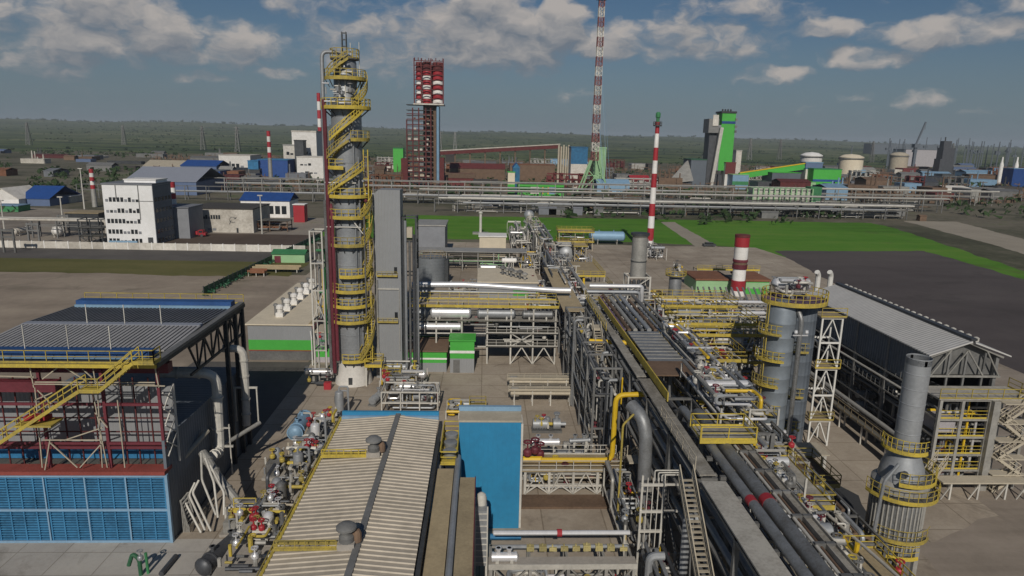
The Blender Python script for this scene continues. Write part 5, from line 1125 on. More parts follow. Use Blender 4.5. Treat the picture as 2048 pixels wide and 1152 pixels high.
        if m_ == 'column_skin':
            for z, a0, a1 in ((3.2, 180, 260), (6.2, 170, 265), (9.4, 175, 255), (12.4, 180, 262), (15.4, 185, 250)):
                MB().annulus(c, r_+.02, r_+1.0, z-.1, z, a0, a1, 36).build('landing', 'yellow', T); g = MB(); g.arcrail(c, r_+1.0, z, a0, a1, 1.1, .07, 30); g.build('railing', 'yellow', T)
            s = MB(); s.bar(c+Vector((-1.9, -.9, .5)), c+Vector((-1.9, -.9, 18.8)), .1); s.bar(c+Vector((-1.9, -.4, .5)), c+Vector((-1.9, -.4, 18.8)), .1); s.build('ladder', 'yellow', T)
            p = MB(); p.tube([c+Vector((1.0, -.6, zt+.6)), c+Vector((1.5, -1.7, zt-1)), c+Vector((1.5, -1.75, 1.2))], .27, 10, bend=.6); p.build('side_pipe', 'pipe_grey', T)
            k = MB()
            for z in (15.4, 3.6): k.bar(c+Vector((.6, -1.9, z)), c+Vector((2.3, -1.9, z)), .12); k.lathe(c+Vector((.9, -1.95, z+.2)), [(.16, 0), (.22, .15), (.16, .4)], 8); k.lathe(c+Vector((2.1, -1.95, z+.2)), [(.16, 0), (.22, .15), (.16, .4)], 8)
            k.build('pipe_clamp', 'alu', T)
        else:
            for z in (13, 7.6, 3.6): MB().annulus(c, r_, r_+.6, z-.1, z, 225, 275, 30).arcrail(c, r_+.6, z, 225, 275, 1.1, .07, 30).build('landing', 'yellow', T)
    c = Vector((35.1, 73.6, 18.7)); T = thing('top_platform', 'wide oval yellow railed platform joining the twin column tops', 'platform', (c.x, c.y, 18.7)); n = 30
    P = [(c.x+3.6*math.cos(2*PI*k/n), c.y+2.9*math.sin(2*PI*k/n)) for k in range(n)]; MB().prism(P, 18.76, 18.88).build('deck', 'violet', T); g = MB(); g.rail([(p[0], p[1], 18.88) for p in P]+[(P[0][0], P[0][1], 18.88)], posts=False, every=True)
    for k in range(n): a_, b_ = P[k], P[(k+1) % n]; g.bar((a_[0], a_[1], 18.75), (b_[0], b_[1], 18.75), .08, .35)
    g.build('railing', 'yellow', T); fill(T, 33, 37, 72.5, 76, 18.9, 21.3, 241, 14, 1, 5, .08, .18, 0)
    # white braced stair tower between columns and shelter
    T = rack('slim white braced tower beside the dark column', [39.9, 42.3], [76, 78.4], [3.3, 6.6, 9.9, 13.2, 16.2], 'stair_tower', 'tower', 'white_steel', .2, brace=(('x', .2, 3.1), ('x', 3.4, 6.4), ('x', 6.7, 9.7), ('x', 10, 13), ('x', 13.3, 16))); 
    for z in (3.3, 9.9, 16.2): MB().box(39.6, 42.6, 75.7, 78.6, z+.02, z+.1).build('deck', 'ochre_roof', T); MB().rail([(39.6, 75.7, z+.1), (42.6, 75.7, z+.1)]).build('railing', 'yellow', T)
    for k, px in enumerate((1634, 1659)):
        q = V(px, 575, 110); pipe(('left of two white elbow vents above the shelter roof', 'right of two white elbow vents above the shelter roof')[k], [(q.x, 110, 0), (q.x, 110, V(px, 550, 110).z), (q.x-.5, 109.6, V(px, 543, 110).z)], .42, 'white_steel', bend=.6)
    unit('pipe unit behind the twin columns', [44, 48, 52], [106, 111], [3, 6, 8.5], 243, np_=16, nd=1, nv=4, decks=(6,), rails=())
    T = rack('low steel shelf along the right flank of the near rack', [22.2, 24.2, 26.1], [31, 36, 41, 46, 51, 54], [5.3], 'pipe_shelf', 'steel structure', 'steel', .24); MB().box(22, 23.4, 31, 54, 5.32, 5.42).build('deck', 'grating', T); MB().rail([(26.3, 31, 5.4), (26.3, 54, 5.4)], w=.05).build('railing', 'yellow', T)
    manifold('valve tangle on the low shelf right of the cable tray, near bottom edge', 22.2, 25.8, 31, 40, 3.2, 271, n=44, nd=1, nv=12, base=5.5, yel=.05)
    manifold('valve tangle on the low shelf, level with the red pipe bands', 22.2, 26.0, 40.5, 50, 3.2, 272, n=54, nd=2, nv=16, base=6.2, yel=.06)
    manifold('dark valve tangle under the yellow crossing platform', 22.2, 26, 49, 54, 2.6, 273, n=30, nd=1, nv=10, base=8)
    unit('tall white framed unit with yellow decks behind the rack crossing', [26.2, 28.8, 31.4, 34, 36.6], [84.5, 87], [4, 7.8, 11.5], 274, np_=44, nd=2, nv=12, m='pale_steel', brace=(('x', 7.9, 11.3),), decks=(), rails=(4, 7.8, 11.5))
    unit('dim steel frame right of the far rack bend', [26.4, 29.4, 32.4, 35.4, 38.4], [106, 111], [3.8, 7.4, 10.6], 275, np_=36, nd=2, nv=6, m='steel', decks=(3.8,), rails=())
    unit('white framed unit left of the silver column', [29.2, 31.2], [72.5, 76.5], [3, 6, 8.5], 276, np_=34, nd=1, nv=8, m='cream_dull', decks=(3, 6), rails=(6,))
    q = V(1445, 805, 76); pot('upright white vessel with curved pipe before the dark valves', Vector((q.x, 76, 5.5)), .75, 3.6, 'alu')
    exchanger('long deep blue drum among dark valves by the columns', V(1425, 757, 80), V(1488, 757, 80), .3, 'deep_blue', 'drum', z0=3.2, cat='drum')
    unit('low cream platform unit beside the near rack flank', [26.2, 28.4], [50, 58], [3.5, 7], 277, np_=30, nd=1, nv=8, deckm='grating')
    manifold('dense piping on yard right of the near rack', 28.8, 33, 57.5, 63.5, 2.6, 278, n=56, nd=3, nv=14, yel=.1)
    manifold('ground piping under yellow stairs at lower right', 29, 33, 38, 44, 3, 279, n=50, nd=1, nv=10, yel=.15)
    T = rack('dark braced pipe frame between near rack and flue stack', [27.6, 29.6, 31.6], [46.5, 50.5, 54.5, 58.5], [3.2, 5.8], 'pipe_tower', 'pipe frame', 'mid_steel', .22, brace=(('X', 0, 3), ('yl', 0, 3))); fill(T, 27.6, 31.6, 46.5, 58.5, .4, 6.6, 281, 60, 3, 14, .08, .22, .06, ['pipe_dark', 'pipe_grey', 'steel', 'galv', 'pale_steel', 'brown'])
    T = rack('grey braced pipe frame at foot of the tall columns', [28.6, 30.6, 32.4], [61, 65, 69.5], [3, 5.4], 'pipe_tower', 'pipe frame', 'steel', .2, brace=(('X', 0, 3),)); fill(T, 28.6, 32.4, 61, 69.5, .4, 6.2, 282, 50, 2, 12, .08, .2, .12)
    T = rack('dark frame crowded with pipes at the bottom right corner', [26.8, 29, 31], [34, 38, 41], [3.4, 6.2], 'pipe_tower', 'pipe frame', 'pale_steel', .2); fill(T, 26.8, 31, 34, 41, .4, 6.8, 283, 50, 2, 10, .08, .2, .1)
    sheet('shadow_patch', [(30.5, 57.5), (35.4, 57.0), (38.8, 60.5), (39.8, 64), (37.4, 68), (33, 67.5), (30.6, 63)], .016, groundmat('shadow_patch_tone', [(.035, .037, .04), (.05, .052, .055), (.065, .066, .068)]), .5)  # flat dark patch that paints in the shadow beside the flue stack
right_area()

# ================================================================ long shelter with gable roof
def shelter():
    x0, x1, y0, y1, ze, zr = 49, 57.2, 69.5, 98, 13.8, 15.4; xm = 53.1
    T = thing('boiler_shelter', 'long gable roofed shelter with dark open side and pale roof', 'building', ((x0+x1)/2, (y0+y1)/2, 0))
    MB().hexa([(x0-.5, y0-.6, ze), (xm, y0-.6, zr), (xm, y1+.5, zr), (x0-.5, y1+.5, ze)], .14).hexa([(xm+.35, y0-.6, zr-.1), (x1+.5, y0-.6, ze), (x1+.5, y1+.5, ze), (xm+.35, y1+.5, zr-.1)], .14).build('roof', 'roof_grey', T)
    MB().box(xm-.15, xm+.55, y0-.5, y1+.4, zr+.16, zr+.42).build('ridge_vent', 'pipe_dark', T)
    v = MB(); y = y0
    while y < y1: v.lathe((xm+.75, y, zr-.0), [(.3, 0), (.3, .4), (.1, .5)], 8); y += 1.25
    v.build('ridge_cap', 'pale_steel', T)
    MB().quad((x0+.2, y0+.8, 11.3), (x1-.2, y0+.8, 11.3), (x1-.2, y0+.8, ze-.05), (xm, y0+.8, zr-.1), (x0+.2, y0+.8, ze-.05)).build('gable_shade_panel', 'mid_steel', T); MB().box(x0, x0+.15, y0+1, y1, 9.6, ze-.05).build('upper_cladding', 'slate_y', T); MB().box(x0+3, x0+3.2, y0+1.5, y1, .1, 9.5).box(x0+.3, x1-.3, y1-.4, y1-.2, 0, ze-.2).box(x1-.2, x1, y0+1, y1, 0, ze-.1).build('back_wall', 'pipe_dark', T)  # dark panel behind the gable stands in for the shaded interior
    f = MB()
    for y in (y0+.3, 77, 84, 91, y1-.3): f.bar((x0+.1, y, 0), (x0+.1, y, ze), .35); f.bar((x1-.4, y, 0), (x1-.4, y, ze), .35)
    for x in (51.2, 53.1, 55.2): f.bar((x, y0, 6), (x, y0, ze+.3), .2)
    f.each('post', 'mid_steel', T); b_ = MB()
    for z in (9.4, 7.0, 4.4, 2.2): b_.bar((x0-.05, y0-1.5, z), (x0-.05, y1, z), .16)
    b_.bar((x0, y0-.1, ze-.2), (xm, y0-.1, zr-.15), .2); b_.bar((x1, y0-.1, ze-.2), (xm, y0-.1, zr-.15), .2); b_.bar((x0, y0-.1, 11.4), (x1, y0-.1, 11.4), .22)
    for (xa, xb) in ((x0+.3, 51.2), (51.2, xm), (55.2, xm), (x1-.2, 55.2)): b_.bar((xa, y0-.12, 11.5), (xb, y0-.12, ze+.6), .14)
    b_.build('beam', 'steel', T)
    rj = MB()
    for z in (9.9, 7.4, 4.8, 2.6):
        for k in range(30): y = y0+.7+k*.95; rj.bar((x0-.02, y, z-.4), (x0-.02, y, z+.35), .06)
    rj.build('railing', 'mid_steel', T); fill(T, x0+.3, x0+2.6, y0+2, y1-1, .4, 8.5, 251, 40, 3, 12, .07, .2, 0, ['pipe_dark', 'pipe_grey', 'dark_steel', 'steel'])
    # open front frame with decks
    T = rack('open grey floor frame at near end of the shelter', [48.2, 50.6, 53.6, 57.6], [65.6, 69], [2.2, 4.0, 6.0, 8.0, 10.2], 'floor_frame', 'steel structure', 'steel', .3); MB().box(47.8, 58, 65.3, 69.2, 10.22, 10.34).build('deck', 'grating', T)
    MB().rail([(47.8, 65.3, 10.34), (58, 65.3, 10.34), (58, 69, 10.34)]).build('railing', 'yellow', T); MB().box(48.4, 53.4, 68.6, 69, 0, 10).build('back_panel', 'dark_steel', T); MB().box(48.6, 50.5, 66, 68.4, 6.2, 8).build('tank', 'pale_panel', T)
    y_ = MB()
    for z in (2.2, 4.0, 6.0, 8.0): y_.rail([(48.2, 65.6, z), (53.6, 65.6, z)], .9, .05)
    y_.build('railing', 'yellow', T); MB().bar((53.9, 65.3, 0), (53.9, 65.3, 10.2), .75).build('cladding_post', 'steel', T)
    fill(T, 48.3, 53.3, 66, 68.3, .3, 9.6, 252, 22, 1, 6, .07, .15, .15)
    s = MB()
    for k, (za, zb) in enumerate(((.1, 2.2), (2.2, 4.0), (4.0, 6.0), (6.0, 8.0), (8.0, 10.2))): s.stair((54.6 if k % 2 == 0 else 57.3, 64.9, za), (57.3 if k % 2 == 0 else 54.6, 64.9, zb), .9); s.box(54.2, 57.9, 64.3, 65.5, zb-.1, zb)
    s.build('staircase', 'cream_dull', T); MB().bar((58.2, 64.6, 0), (58.2, 64.6, 10), .12).bar((59, 64.8, 1.2), (58, 64.8, 2.6), .14).build('brace', 'pale_steel', T)
    T = thing('ramp_stair', 'low cream stair and deck in front of the floor frame', 'stairs', (50, 63, 0)); s = MB(); s.stair((45.2, 62.2, 1.9), (48.2, 64, 4.0), 1.0); s.box(48.0, 57.5, 63.0, 64.6, 1.85, 2.0); s.build('flight', 'cream_dull', T); l = MB()
    for x in (49, 52, 55, 57.2): l.bar((x, 63.2, 0), (x, 63.2, 1.85), .18); l.bar((x-.9, 63.2, 0), (x, 63.2, 1.6), .1)
    l.each('leg', 'pale_steel', T)
    walk('long dark walkway slanting beside the shelter side', 46.6, 47.6, 66, 92, 2.4, 'grating_dark', rails='l', rm='ochre_roof'); pipe('grey pipe along the open side of the shelter', [(48.3, 66, 3.2), (48.3, 95, 3.2)], .28, 'steel'); pipe('pale pipe high along the dark shelter side', [(48.6, 68, 8.6), (48.6, 96, 8.6)], .14, 'pale_steel')
shelter()
def stack():
    c = Vector((34.4, 50.0, 0)); T = thing('flue_stack', 'silver flue stack on wide ribbed drum at the lower right', 'stack', c)
    pr = [(.95, 12.4)]; z = 12.4
    while z < 18.8: pr += [(.92, z+1.1), (.94, z+1.13), (.94, z+1.18), (.92, z+1.2)]; z += 1.25
    pr += [(.92, 19.3), (.84, 19.3), (.82, 18.2)]; MB().lathe(c, pr, 26).build('chimney', 'galv', T)
    MB().lathe(c, [(1.75, 9.6), (1.6, 10.6), (1.05, 12.0), (.95, 12.4)], 26).build('cone', 'galv', T); MB().lathe(c, [(2.15, 8.7), (2.15, 9.3), (1.8, 9.6)], 26).build('shoulder', 'steel', T)
    MB().lathe(c, [(1.98, 3.9), (1.98, 8.7)], 26).build('drum', 'pipe_grey', T); r_ = MB()
    for k in range(36): a = 2*PI*k/36; p = c+Vector((2.0*math.cos(a), 2.0*math.sin(a), 4)); r_.bar(p, p+Vector((0, 0, 4.6)), .12)
    r_.build('rib', 'steel', T); MB().lathe(c, [(1.45, 1.2), (1.55, 3.9)], 20).build('lower_drum', 'tank_grey', T)
    l = MB()
    for k in range(6): a = 2*PI*k/6+.3; p = c+Vector((1.9*math.cos(a), 1.9*math.sin(a), 0)); l.bar(p, p+Vector((0, 0, 3.9)), .35)
    l.each('leg', 'steel', T)
    for z, r1, a0, a1 in ((12.3, 1.75, 160, 300), (9.9, 2.45, 235, 400), (8.6, 2.8, 180, 380), (5.0, 2.55, 200, 320), (3.6, 2.5, 180, 290)):
        MB().annulus(c, 1.0 if z > 12 else 1.8 if z > 9 else 2.05, r1, z-.12, z, a0, a1, 30).build('platform', 'grating_dark', T); g = MB(); g.arcrail(c, r1, z, a0, a1, 1.05, .045, 26); g.annulus(c, r1-.02, r1+.04, z-.14, z+.04, a0, a1, 30); g.build('railing', 'yellow', T)
    s = MB(); s.stair((31.6, 47.3, .1), (31.4, 50.4, 3.6), .8); s.build('stair_flight', 'ochre_roof', T)
    MB().tube([c+Vector((-1.4, -1.6, 11.5)), c+Vector((-2.3, -1.5, 10)), c+Vector((-2.5, -1.2, 3))], .14, 8).build('pipe', 'galv', T); m_ = MB(); m_.lathe(c+Vector((-.9, -1.75, 10.6)), [(.05, 0), (.35, .02), (.35, .1)], 10, 'y'); m_.build('port', 'dark_steel', T)
    fill(T, c.x-3.4, c.x-1.2, c.y-3.4, c.y-1.6, .3, 3.6, 261, 16, 0, 6, .07, .15, .3)
    T = rack('yellow railed stair frame at the foot of the stack', [28.6, 31.4], [41.5, 45], [1.6, 3.0], 'access_platform', 'steel structure', 'steel', .18, decks=(3.0,), rails=(3.0,), deckm='brown'); fill(T, 28.6, 31.4, 41.5, 45, .2, 3, 262, 12, 1, 5, yel=.2)
    walk('yellow railed access platform on the shaded ground by the stack', 29.8, 33.0, 46.2, 47.2, 1.8, rails='fb')
stack()

# ================================================================ masts and chimneys
def banded(name, label, base, ztop, r0_, r1_, edges, first='red', cat='chimney', top=None, ring=()):
    """a banded shaft: each painted band a part"""
    c = Vector(base); T = thing(name, label, cat, c); n = len(edges)-1
    for k in range(n):
        za, zb = edges[k], edges[k+1]; f = lambda z: r0_+(r1_-r0_)*(z-c.z)/(ztop-c.z); col = 'red' if (k % 2 == 0) == (first == 'red') else 'white'
        MB().lathe(c, [(f(za), za-c.z), (f(zb), zb-c.z)], 16).build('band', col, T)
    for (z, r_) in ring: MB().annulus(c, r_*.5, r_, z-c.z-.25, z-c.z+.1, n=16).arcrail(c, r_, z-c.z, n=10, w=.12).build('ring_platform', 'dark_steel', T)
    return T
def masts():
    b = G(1298, 512); zt = V(1316, 236, b.y).z; ys = [512, 474, 432, 412-10, 372, 340, 300, 268, 236]; zs = [0]+[V(1305, y, b.y).z for y in (481, 456, 432, 407, 375, 347, 321, 295, 267, 244)]
    T = banded('banded_mast', 'slender tall red and white banded mast on the concrete yard', (b.x, b.y, 0), zs[-1], 1.15, .62, zs, 'white', 'mast', ring=((zs[-1]-1, 1.3),))
    MB().lathe((b.x, b.y, zs[-1]), [(.5, 0), (.5, 1.2), (.75, 1.4), (.75, 2.6), (.4, 3.0)], 10).build('flare_tip', 'dull_green', T)
    f = MB()
    for k in range(4): a = PI/4+PI/2*k; f.bar((b.x+2.4*math.cos(a), b.y+2.4*math.sin(a), 0), (b.x+.8*math.cos(a), b.y+.8*math.sin(a), 6), .3)
    f.build('foot_brace', 'mid_steel', T)
    b = G(1474, 590); Y = b.y; zz = lambda y: V(1478, y, Y).z; x = V(1477, 560, Y).x
    T = thing('short_stack', 'short thick red and white banded stack beside the green shed', 'chimney', (x, Y, 0)); c = Vector((x, Y, 0))
    for i, (ya, yb, r_, m_) in enumerate(((590, 580, 1.75, 'white'), (580, 560, 1.7, 'red'), (560, 537, 1.55, 'white'), (537, 528, 1.75, 'maroon'), (528, 523, 1.6, 'brown'), (523, 518, 1.75, 'maroon'), (518, 493, 1.6, 'white'), (493, 470, 1.7, 'red'))): MB().lathe(c, [(r_, max(0, zz(ya))), (r_, zz(yb))], 20).build('band', m_, T)
    MB().lathe(c, [(1.75, zz(474)), (1.75, zz(469)), (1.3, zz(469))], 20).build('rim', 'dark_red', T)
    for (px, yb, yt, Y, r_, lab) in ((187, 385, 338, 330, .95, 'small red and white chimney left of the white office'), (349, 422, 364, 243, .85, 'small red and white chimney by the right corner of the office'), (541, 345, 262, 520, 1.3, 'red and white chimney far off before the green hills'), (641, 300, 186, 640, 1.6, 'distant red and white chimney peeking out beside the column')):
        p = V(px, yb, Y); zb = max(0, p.z); zt = V(px, yt, Y).z; h = zt-0; n = 5; zs = [zt-(zt*.52)*(1-k/n) for k in range(n+1)]
        T = banded('banded_chimney', lab, (p.x, Y, 0), zt, r_*1.15, r_, zs, 'red'); MB().lathe((p.x, Y, 0), [(r_*1.2, 0), (r_*1.1, zs[0])], 14).build('base_shaft', 'steel', T)
    # very tall lattice tower
    Y = 477; b = V(1186, 385, Y); zt = V(1206, -6, Y).z; T = thing('lattice_tower', 'very tall thin red and white lattice tower reaching out of view', 'tower', (b.x, Y, 0)); n = 34; zb = 22
    def hw(z): return 3.1 if z < 40 else 2.0
    for i in range(n):
        za, zc = zb+(zt-zb)*i/n, zb+(zt-zb)*(i+1)/n; m_ = MB(); w = 2.3-.6*i/n; w2 = 2.3-.6*(i+1)/n; q = [(-1, -1), (1, -1), (1, 1), (-1, 1)]
        for k in range(4):
            a, c = q[k], q[(k+1) % 4]; A = Vector((b.x+a[0]*w, Y+a[1]*w, za)); B = Vector((b.x+a[0]*w2, Y+a[1]*w2, zc)); C_ = Vector((b.x+c[0]*w, Y+c[1]*w, za)); D = Vector((b.x+c[0]*w2, Y+c[1]*w2, zc))
            m_.bar(A, B, .42); m_.bar(A, D, .24); m_.bar(C_, B, .24); m_.bar(A, C_, .26)
        m_.tube([(b.x, Y, za), (b.x, Y, zc)], .28, 6)
        m_.build('lattice_section', 'faded_red' if (i//2) % 2 == 0 else 'dirty_white', T)
    l = MB()
    for (dx, dy) in ((-1, -1), (1, -1), (1, 1), (-1, 1)): l.bar((b.x+dx*10, Y+dy*7, 0), (b.x+dx*2.3, Y+dy*2.3, zb), .9)
    for z in (6, 12): l.bar((b.x-9+z*.3, Y-6+z*.2, z), (b.x+9-z*.3, Y-6+z*.2, z), .5)
    l.bar((b.x-10, Y-7, 0), (b.x+4, Y-4, 15), .5); l.bar((b.x+10, Y-7, 0), (b.x-4, Y-4, 15), .5); l.build('base_leg', 'pale_green', T); MB().box(b.x-3.4, b.x+3.4, Y-3.4, Y+3.4, zt-1.5, zt).build('top_platform', 'dark_steel', T)
    g = MB()
    for z, dx in ((zt*.8, 14), (zt*.5, 10)): g.bar((b.x, Y, z), (b.x+dx, Y+8, 0), .16); g.bar((b.x, Y, z), (b.x+dx*.6, Y-10, 0), .16)
    g.build('side_pipe', 'light_blue', T)
masts()

# ================================================================ mid distance behind the plant
def wins(T, x0, x1, Y, z0, z1, n, m='glass', frame=True):
    w = (x1-x0)/n
    for k in range(n):
        q_ = R.random(); MB().box(x0+w*k+w*.13, x0+w*(k+1)-w*.13, Y-.07, Y-.015, z0, z1-(0 if q_ < .7 else (z1-z0)*.4)).build('window', m if q_ < .8 else 'office_side', T)
def bld(label, px0, px1, ptop, Y, dep, wall, roof=None, name='building', cat='building', ztop=None, gable=None, z0=0, rows=None, trim=None):
    zt = ztop if ztop is not None else V((px0+px1)/2, ptop, Y).z; x0, x1 = V(px0, ptop, Y).x, V(px1, ptop, Y).x
    T = thing(name, label, cat, ((x0+x1)/2, Y+dep/2, z0)); h = zt-z0
    zw = zt if not gable else zt-abs(gable)
    MB().box(x0, x1, Y, Y+dep, z0, zw).build('wall', wall, T)
    if gable: 
        ax = 'x' if gable > 0 else 'y'; MB().gable(x0, x1, Y, Y+dep, zw, zt, ax, .25, .4).build('roof', roof or wall, T)
        if ax == 'y': MB().quad((x0, Y, zw), (x1, Y, zw), ((x0+x1)/2, Y, zt)).quad((x0, Y+dep, zw), ((x0+x1)/2, Y+dep, zt), (x1, Y+dep, zw)).build('gable', wall, T)
    else: MB().box(x0-.3, x1+.3, Y-.3, Y+dep+.3, zt, zt+max(.3, h*.03)).build('roof', roof or 'roof_far', T)
    for (fa, fb, za, zb, n) in rows or (): wins(T, x0+(x1-x0)*fa, x0+(x1-x0)*fb, Y, z0+h*za, z0+h*zb, n)
    if trim: MB().box(x0-.05, x1+.05, Y-.12, Y-.02, z0+h*trim[0], z0+h*trim[1]).build('band', trim[2], T)
    return T
def midfar():
    # white office
    Y = 222; T = thing('office_building', 'white five storey office block with rows of dark windows', 'building', (-113, 234, 0)); x0, x1, zt = V(203, 370, Y).x, V(303, 370, Y).x, V(260, 370, Y).z
    MB().box(x0, x1, Y, Y+13, 0, zt).build('wall', 'office_white', T); MB().box(x1+.003, x1+.12, Y+.1, Y+12.9, 0, zt-.1).build('side_wall', 'office_side', T); MB().box(x0-.2, x1+.2, Y-.2, Y+13.2, zt, zt+.5).build('roof', 'roof_far', T); MB().box(x0+5, x1-.5, Y+4, Y+12, zt+.5, zt+1.3).build('penthouse', 'office_white', T); MB().box(x0+4.8, x1-.3, Y+3.8, Y+12.2, zt+1.3, zt+1.6).build('penthouse_roof', 'white', T)  # grey side panel paints the shade of the right face onto the white block
    for k, y in enumerate((399, 421, 442, 463, 481)):
        zc = V(250, y, Y).z; wins(T, x0+.5, x0+(x1-x0)*.72, Y, zc-.75, zc+.65, 9)
        for j in range(5): MB().box(x1+.13, x1+.18, Y+1+j*2.4, Y+2.6+j*2.4, zc-.6, zc+.6).build('window', 'glass', T)
    p = MB()
    for fx in (.27, .72): p.bar((x0+(x1-x0)*fx, Y-.12, 8 if fx > .5 else zt-4.5), (x0+(x1-x0)*fx, Y-.12, zt), .22)
    p.bar((x0+(x1-x0)*.72, Y-.12, zt-5), (x1, Y-.12, zt-5), .12); p.build('drain_pipe', 'mid_steel', T); MB().box(x0+.5, x1-6, Y-.3, Y-.03, .1, 1.1).build('plinth', 'light_blue', T); MB().box(x1-2.6, x1-1, Y-.1, Y-.02, 0, 2.3).build('door', 'dark_steel', T)
    bld('lower grey annex joined behind the right side of the office', 322, 376, 416, 236, 12, 'office_side', name='annex')
    f = T = rack('dark steel fire stair against left side of the office', [x0-8, x0-4.4, x0-.8], [Y-1, Y+4], [2.6, 5.2, 8], 'fire_stair', 'stairs', 'dark_steel', .3, brace=(('X', 0, 2.5), ('X', 2.7, 5)), decks=(2.6, 5.2), deckm='grating_dark')
    # workshop with emblem
    Y = 252; T = bld('low dirty white workshop with strip window and dark flat roof', 377, 505, 418, Y, 20, 'dirty_white', 'tarmac_roof'); x0, x1 = V(377, 418, Y).x, V(505, 418, Y).x; zt = V(440, 418, Y).z
    wins(T, x0+(x1-x0)*.17, x0+(x1-x0)*.49, Y, zt*.57, zt*.74, 8); MB().box(x0+(x1-x0)*.11, x0+(x1-x0)*.2, Y-.08, Y-.02, zt*.08, zt*.32).build('gate', 'grating_dark', T); wins(T, x0+(x1-x0)*.27, x0+(x1-x0)*.42, Y, zt*.08, zt*.24, 2, 'office_side')
    MB().box(x0+(x1-x0)*.73, x0+(x1-x0)*.76, Y-.08, Y-.02, 0, zt*.2).build('door', 'dark_steel', T)
    e = MB(); ex, ez = x0+(x1-x0)*.68, zt*.55
    for k in range(9):
        a = 2*PI*k/11+.4; e.bar((ex+1.2*math.cos(a), Y-.05, ez+1.0*math.sin(a)), (ex+1.2*math.cos(a+.5), Y-.05, ez+1.0*math.sin(a+.5)), .04, .22)
    e.bar((ex-1.3, Y-.05, ez-1.7), (ex-.6, Y-.05, ez-.2), .04, .3); e.bar((ex+.5, Y-.05, ez+.3), (ex+1.4, Y-.05, ez+.9), .04, .3); e.build('faded_emblem', 'mid_steel', T)
    T = rack('rusty rack of stacked goods beside the workshop', [V(508, 460, 256).x, V(540, 460, 256).x, V(575, 460, 256).x], [256, 262], [2.2, 4], 'storage_rack', 'rack', 'brown', .3, decks=(4,), deckm='grating_dark'); fill(T, V(508, 460, 256).x, V(575, 460, 256).x, 256, 261, .2, 3.8, 301, 16, 0, 0, .15, .3, 0, ['brown', 'rust', 'mid_steel'])
    p = G(395, 473); T = thing('truck', 'small red truck parked before the workshop gate', 'truck', p); MB().box(p.x-2.6, p.x+.6, p.y-1.1, p.y+1.1, .8, 2.0).build('bed', 'red', T); MB().box(p.x+.8, p.x+2.4, p.y-1.1, p.y+1.1, .6, 2.4).box(p.x+2.4, p.x+3.2, p.y-1, p.y+1, .6, 1.5).build('cab', 'red', T); MB().box(p.x+1, p.x+2.2, p.y-1.14, p.y-1.105, 1.5, 2.2).build('window', 'glass', T)
    for dx in (-1.8, 1.9):
        for dy in (-1, 1): MB().lathe((p.x+dx, p.y+dy-.15, .5), [(.5, 0), (.5, .3)], 12, 'y').build('wheel', 'dark_steel', T)
    p = G(1418, 493); T = thing('car', 'dark car parked at the end of the dusty road', 'car', p); MB().box(p.x-2.2, p.x+2.2, p.y-.9, p.y+.9, .35, .95).build('body', 'dark_steel', T); MB().hexa([(p.x-1.4, p.y-.8, .95), (p.x+1.3, p.y-.8, .95), (p.x+1.3, p.y+.8, .95), (p.x-1.4, p.y+.8, .95)], .55).build('cabin', 'glass', T)
    for dx in (-1.4, 1.4):
        for dy in (-.95, .75): MB().lathe((p.x+dx, p.y+dy, .35), [(.35, 0), (.35, .2)], 12, 'y').build('wheel', 'dark_steel', T)
    bld('blue roofed white house behind the workshop', 480, 578, 388, 300, 14, 'white', 'deep_blue', name='house', cat='house', gable=3, rows=((.55, .95, .15, .5, 3),)); x_ = V(572, 405, 299).x
    bld('small pale red kiosk between house and column', 586, 608, 410, 285, 5, 'red', 'white', name='kiosk', cat='kiosk')
    bld('large grey roofed blue hall behind the office', 248, 390, 338, 400, 45, 'hall_blue', 'hall_roof', gable=7)
    bld('dark blue low hall behind the big grey roofed hall', 360, 432, 322, 560, 30, 'hall_blue', 'deep_blue', gable=4); bld('white block with row of small dark windows', 437, 500, 311, 620, 30, 'white', 'dirty_white', rows=((.1, .8, .3, .55, 5),)); bld('navy shed in front of the white windowed block', 380, 440, 342, 500, 20, 'deep_blue', 'slate')
    bld('bright blue ended dark blue building', 515, 575, 320, 560, 25, 'deep_blue', 'blue', trim=None); bld('small bright blue annex at the left of dark blue building', 495, 516, 322, 556, 18, 'blue', 'blue')
    bld('tall white process building beside the column', 583, 632, 264, 600, 30, 'white', 'dirty_white', name='process_building', rows=((.1, .5, .15, .22, 3), (.2, .8, .5, .56, 4))); bld('narrow cream tower left of the tall white building', 566, 592, 291, 590, 18, 'dirty_white', 'steel', rows=((.2, .8, .7, .8, 2), (.2, .8, .4, .5, 2))); bld('dark conveyor tower between the two white towers', 588, 606, 282, 580, 10, 'dark_steel', 'dark_steel', name='conveyor_tower', cat='tower')
    bld('lower white building with scattered windows by the column', 593, 652, 315, 545, 25, 'white', 'dirty_white', rows=((.1, .5, .65, .75, 3), (.1, .7, .3, .4, 4)))
    bld('long dim grey shed with conveyor roof', 440, 512, 352, 480, 15, 'steel', 'mid_steel', gable=2); bld('dark low shed before the dim grey shed', 455, 560, 362, 470, 12, 'dark_steel', 'mid_steel')
    bld('dark blue hall at the far left edge', 36, 96, 376, 330, 25, 'hall_blue', 'deep_blue', gable=5); bld('white gabled hall at the left edge of view', -30, 34, 377, 325, 20, 'white', 'dirty_white', gable=-5); bld('low green shed in front of the white gabled hall', -20, 36, 412, 305, 8, 'dull_green', 'light_blue')
    bld('flat pale shed on the brown field', 98, 140, 393, 345, 10, 'dirty_white', 'white'); bld('long pale shed row far on the brown field', 118, 200, 312, 900, 20, 'dirty_white', 'white'); bld('pale low store with tan roof behind blue halls', 285, 370, 322, 640, 30, 'dirty_white', 'cream_dull', gable=5)
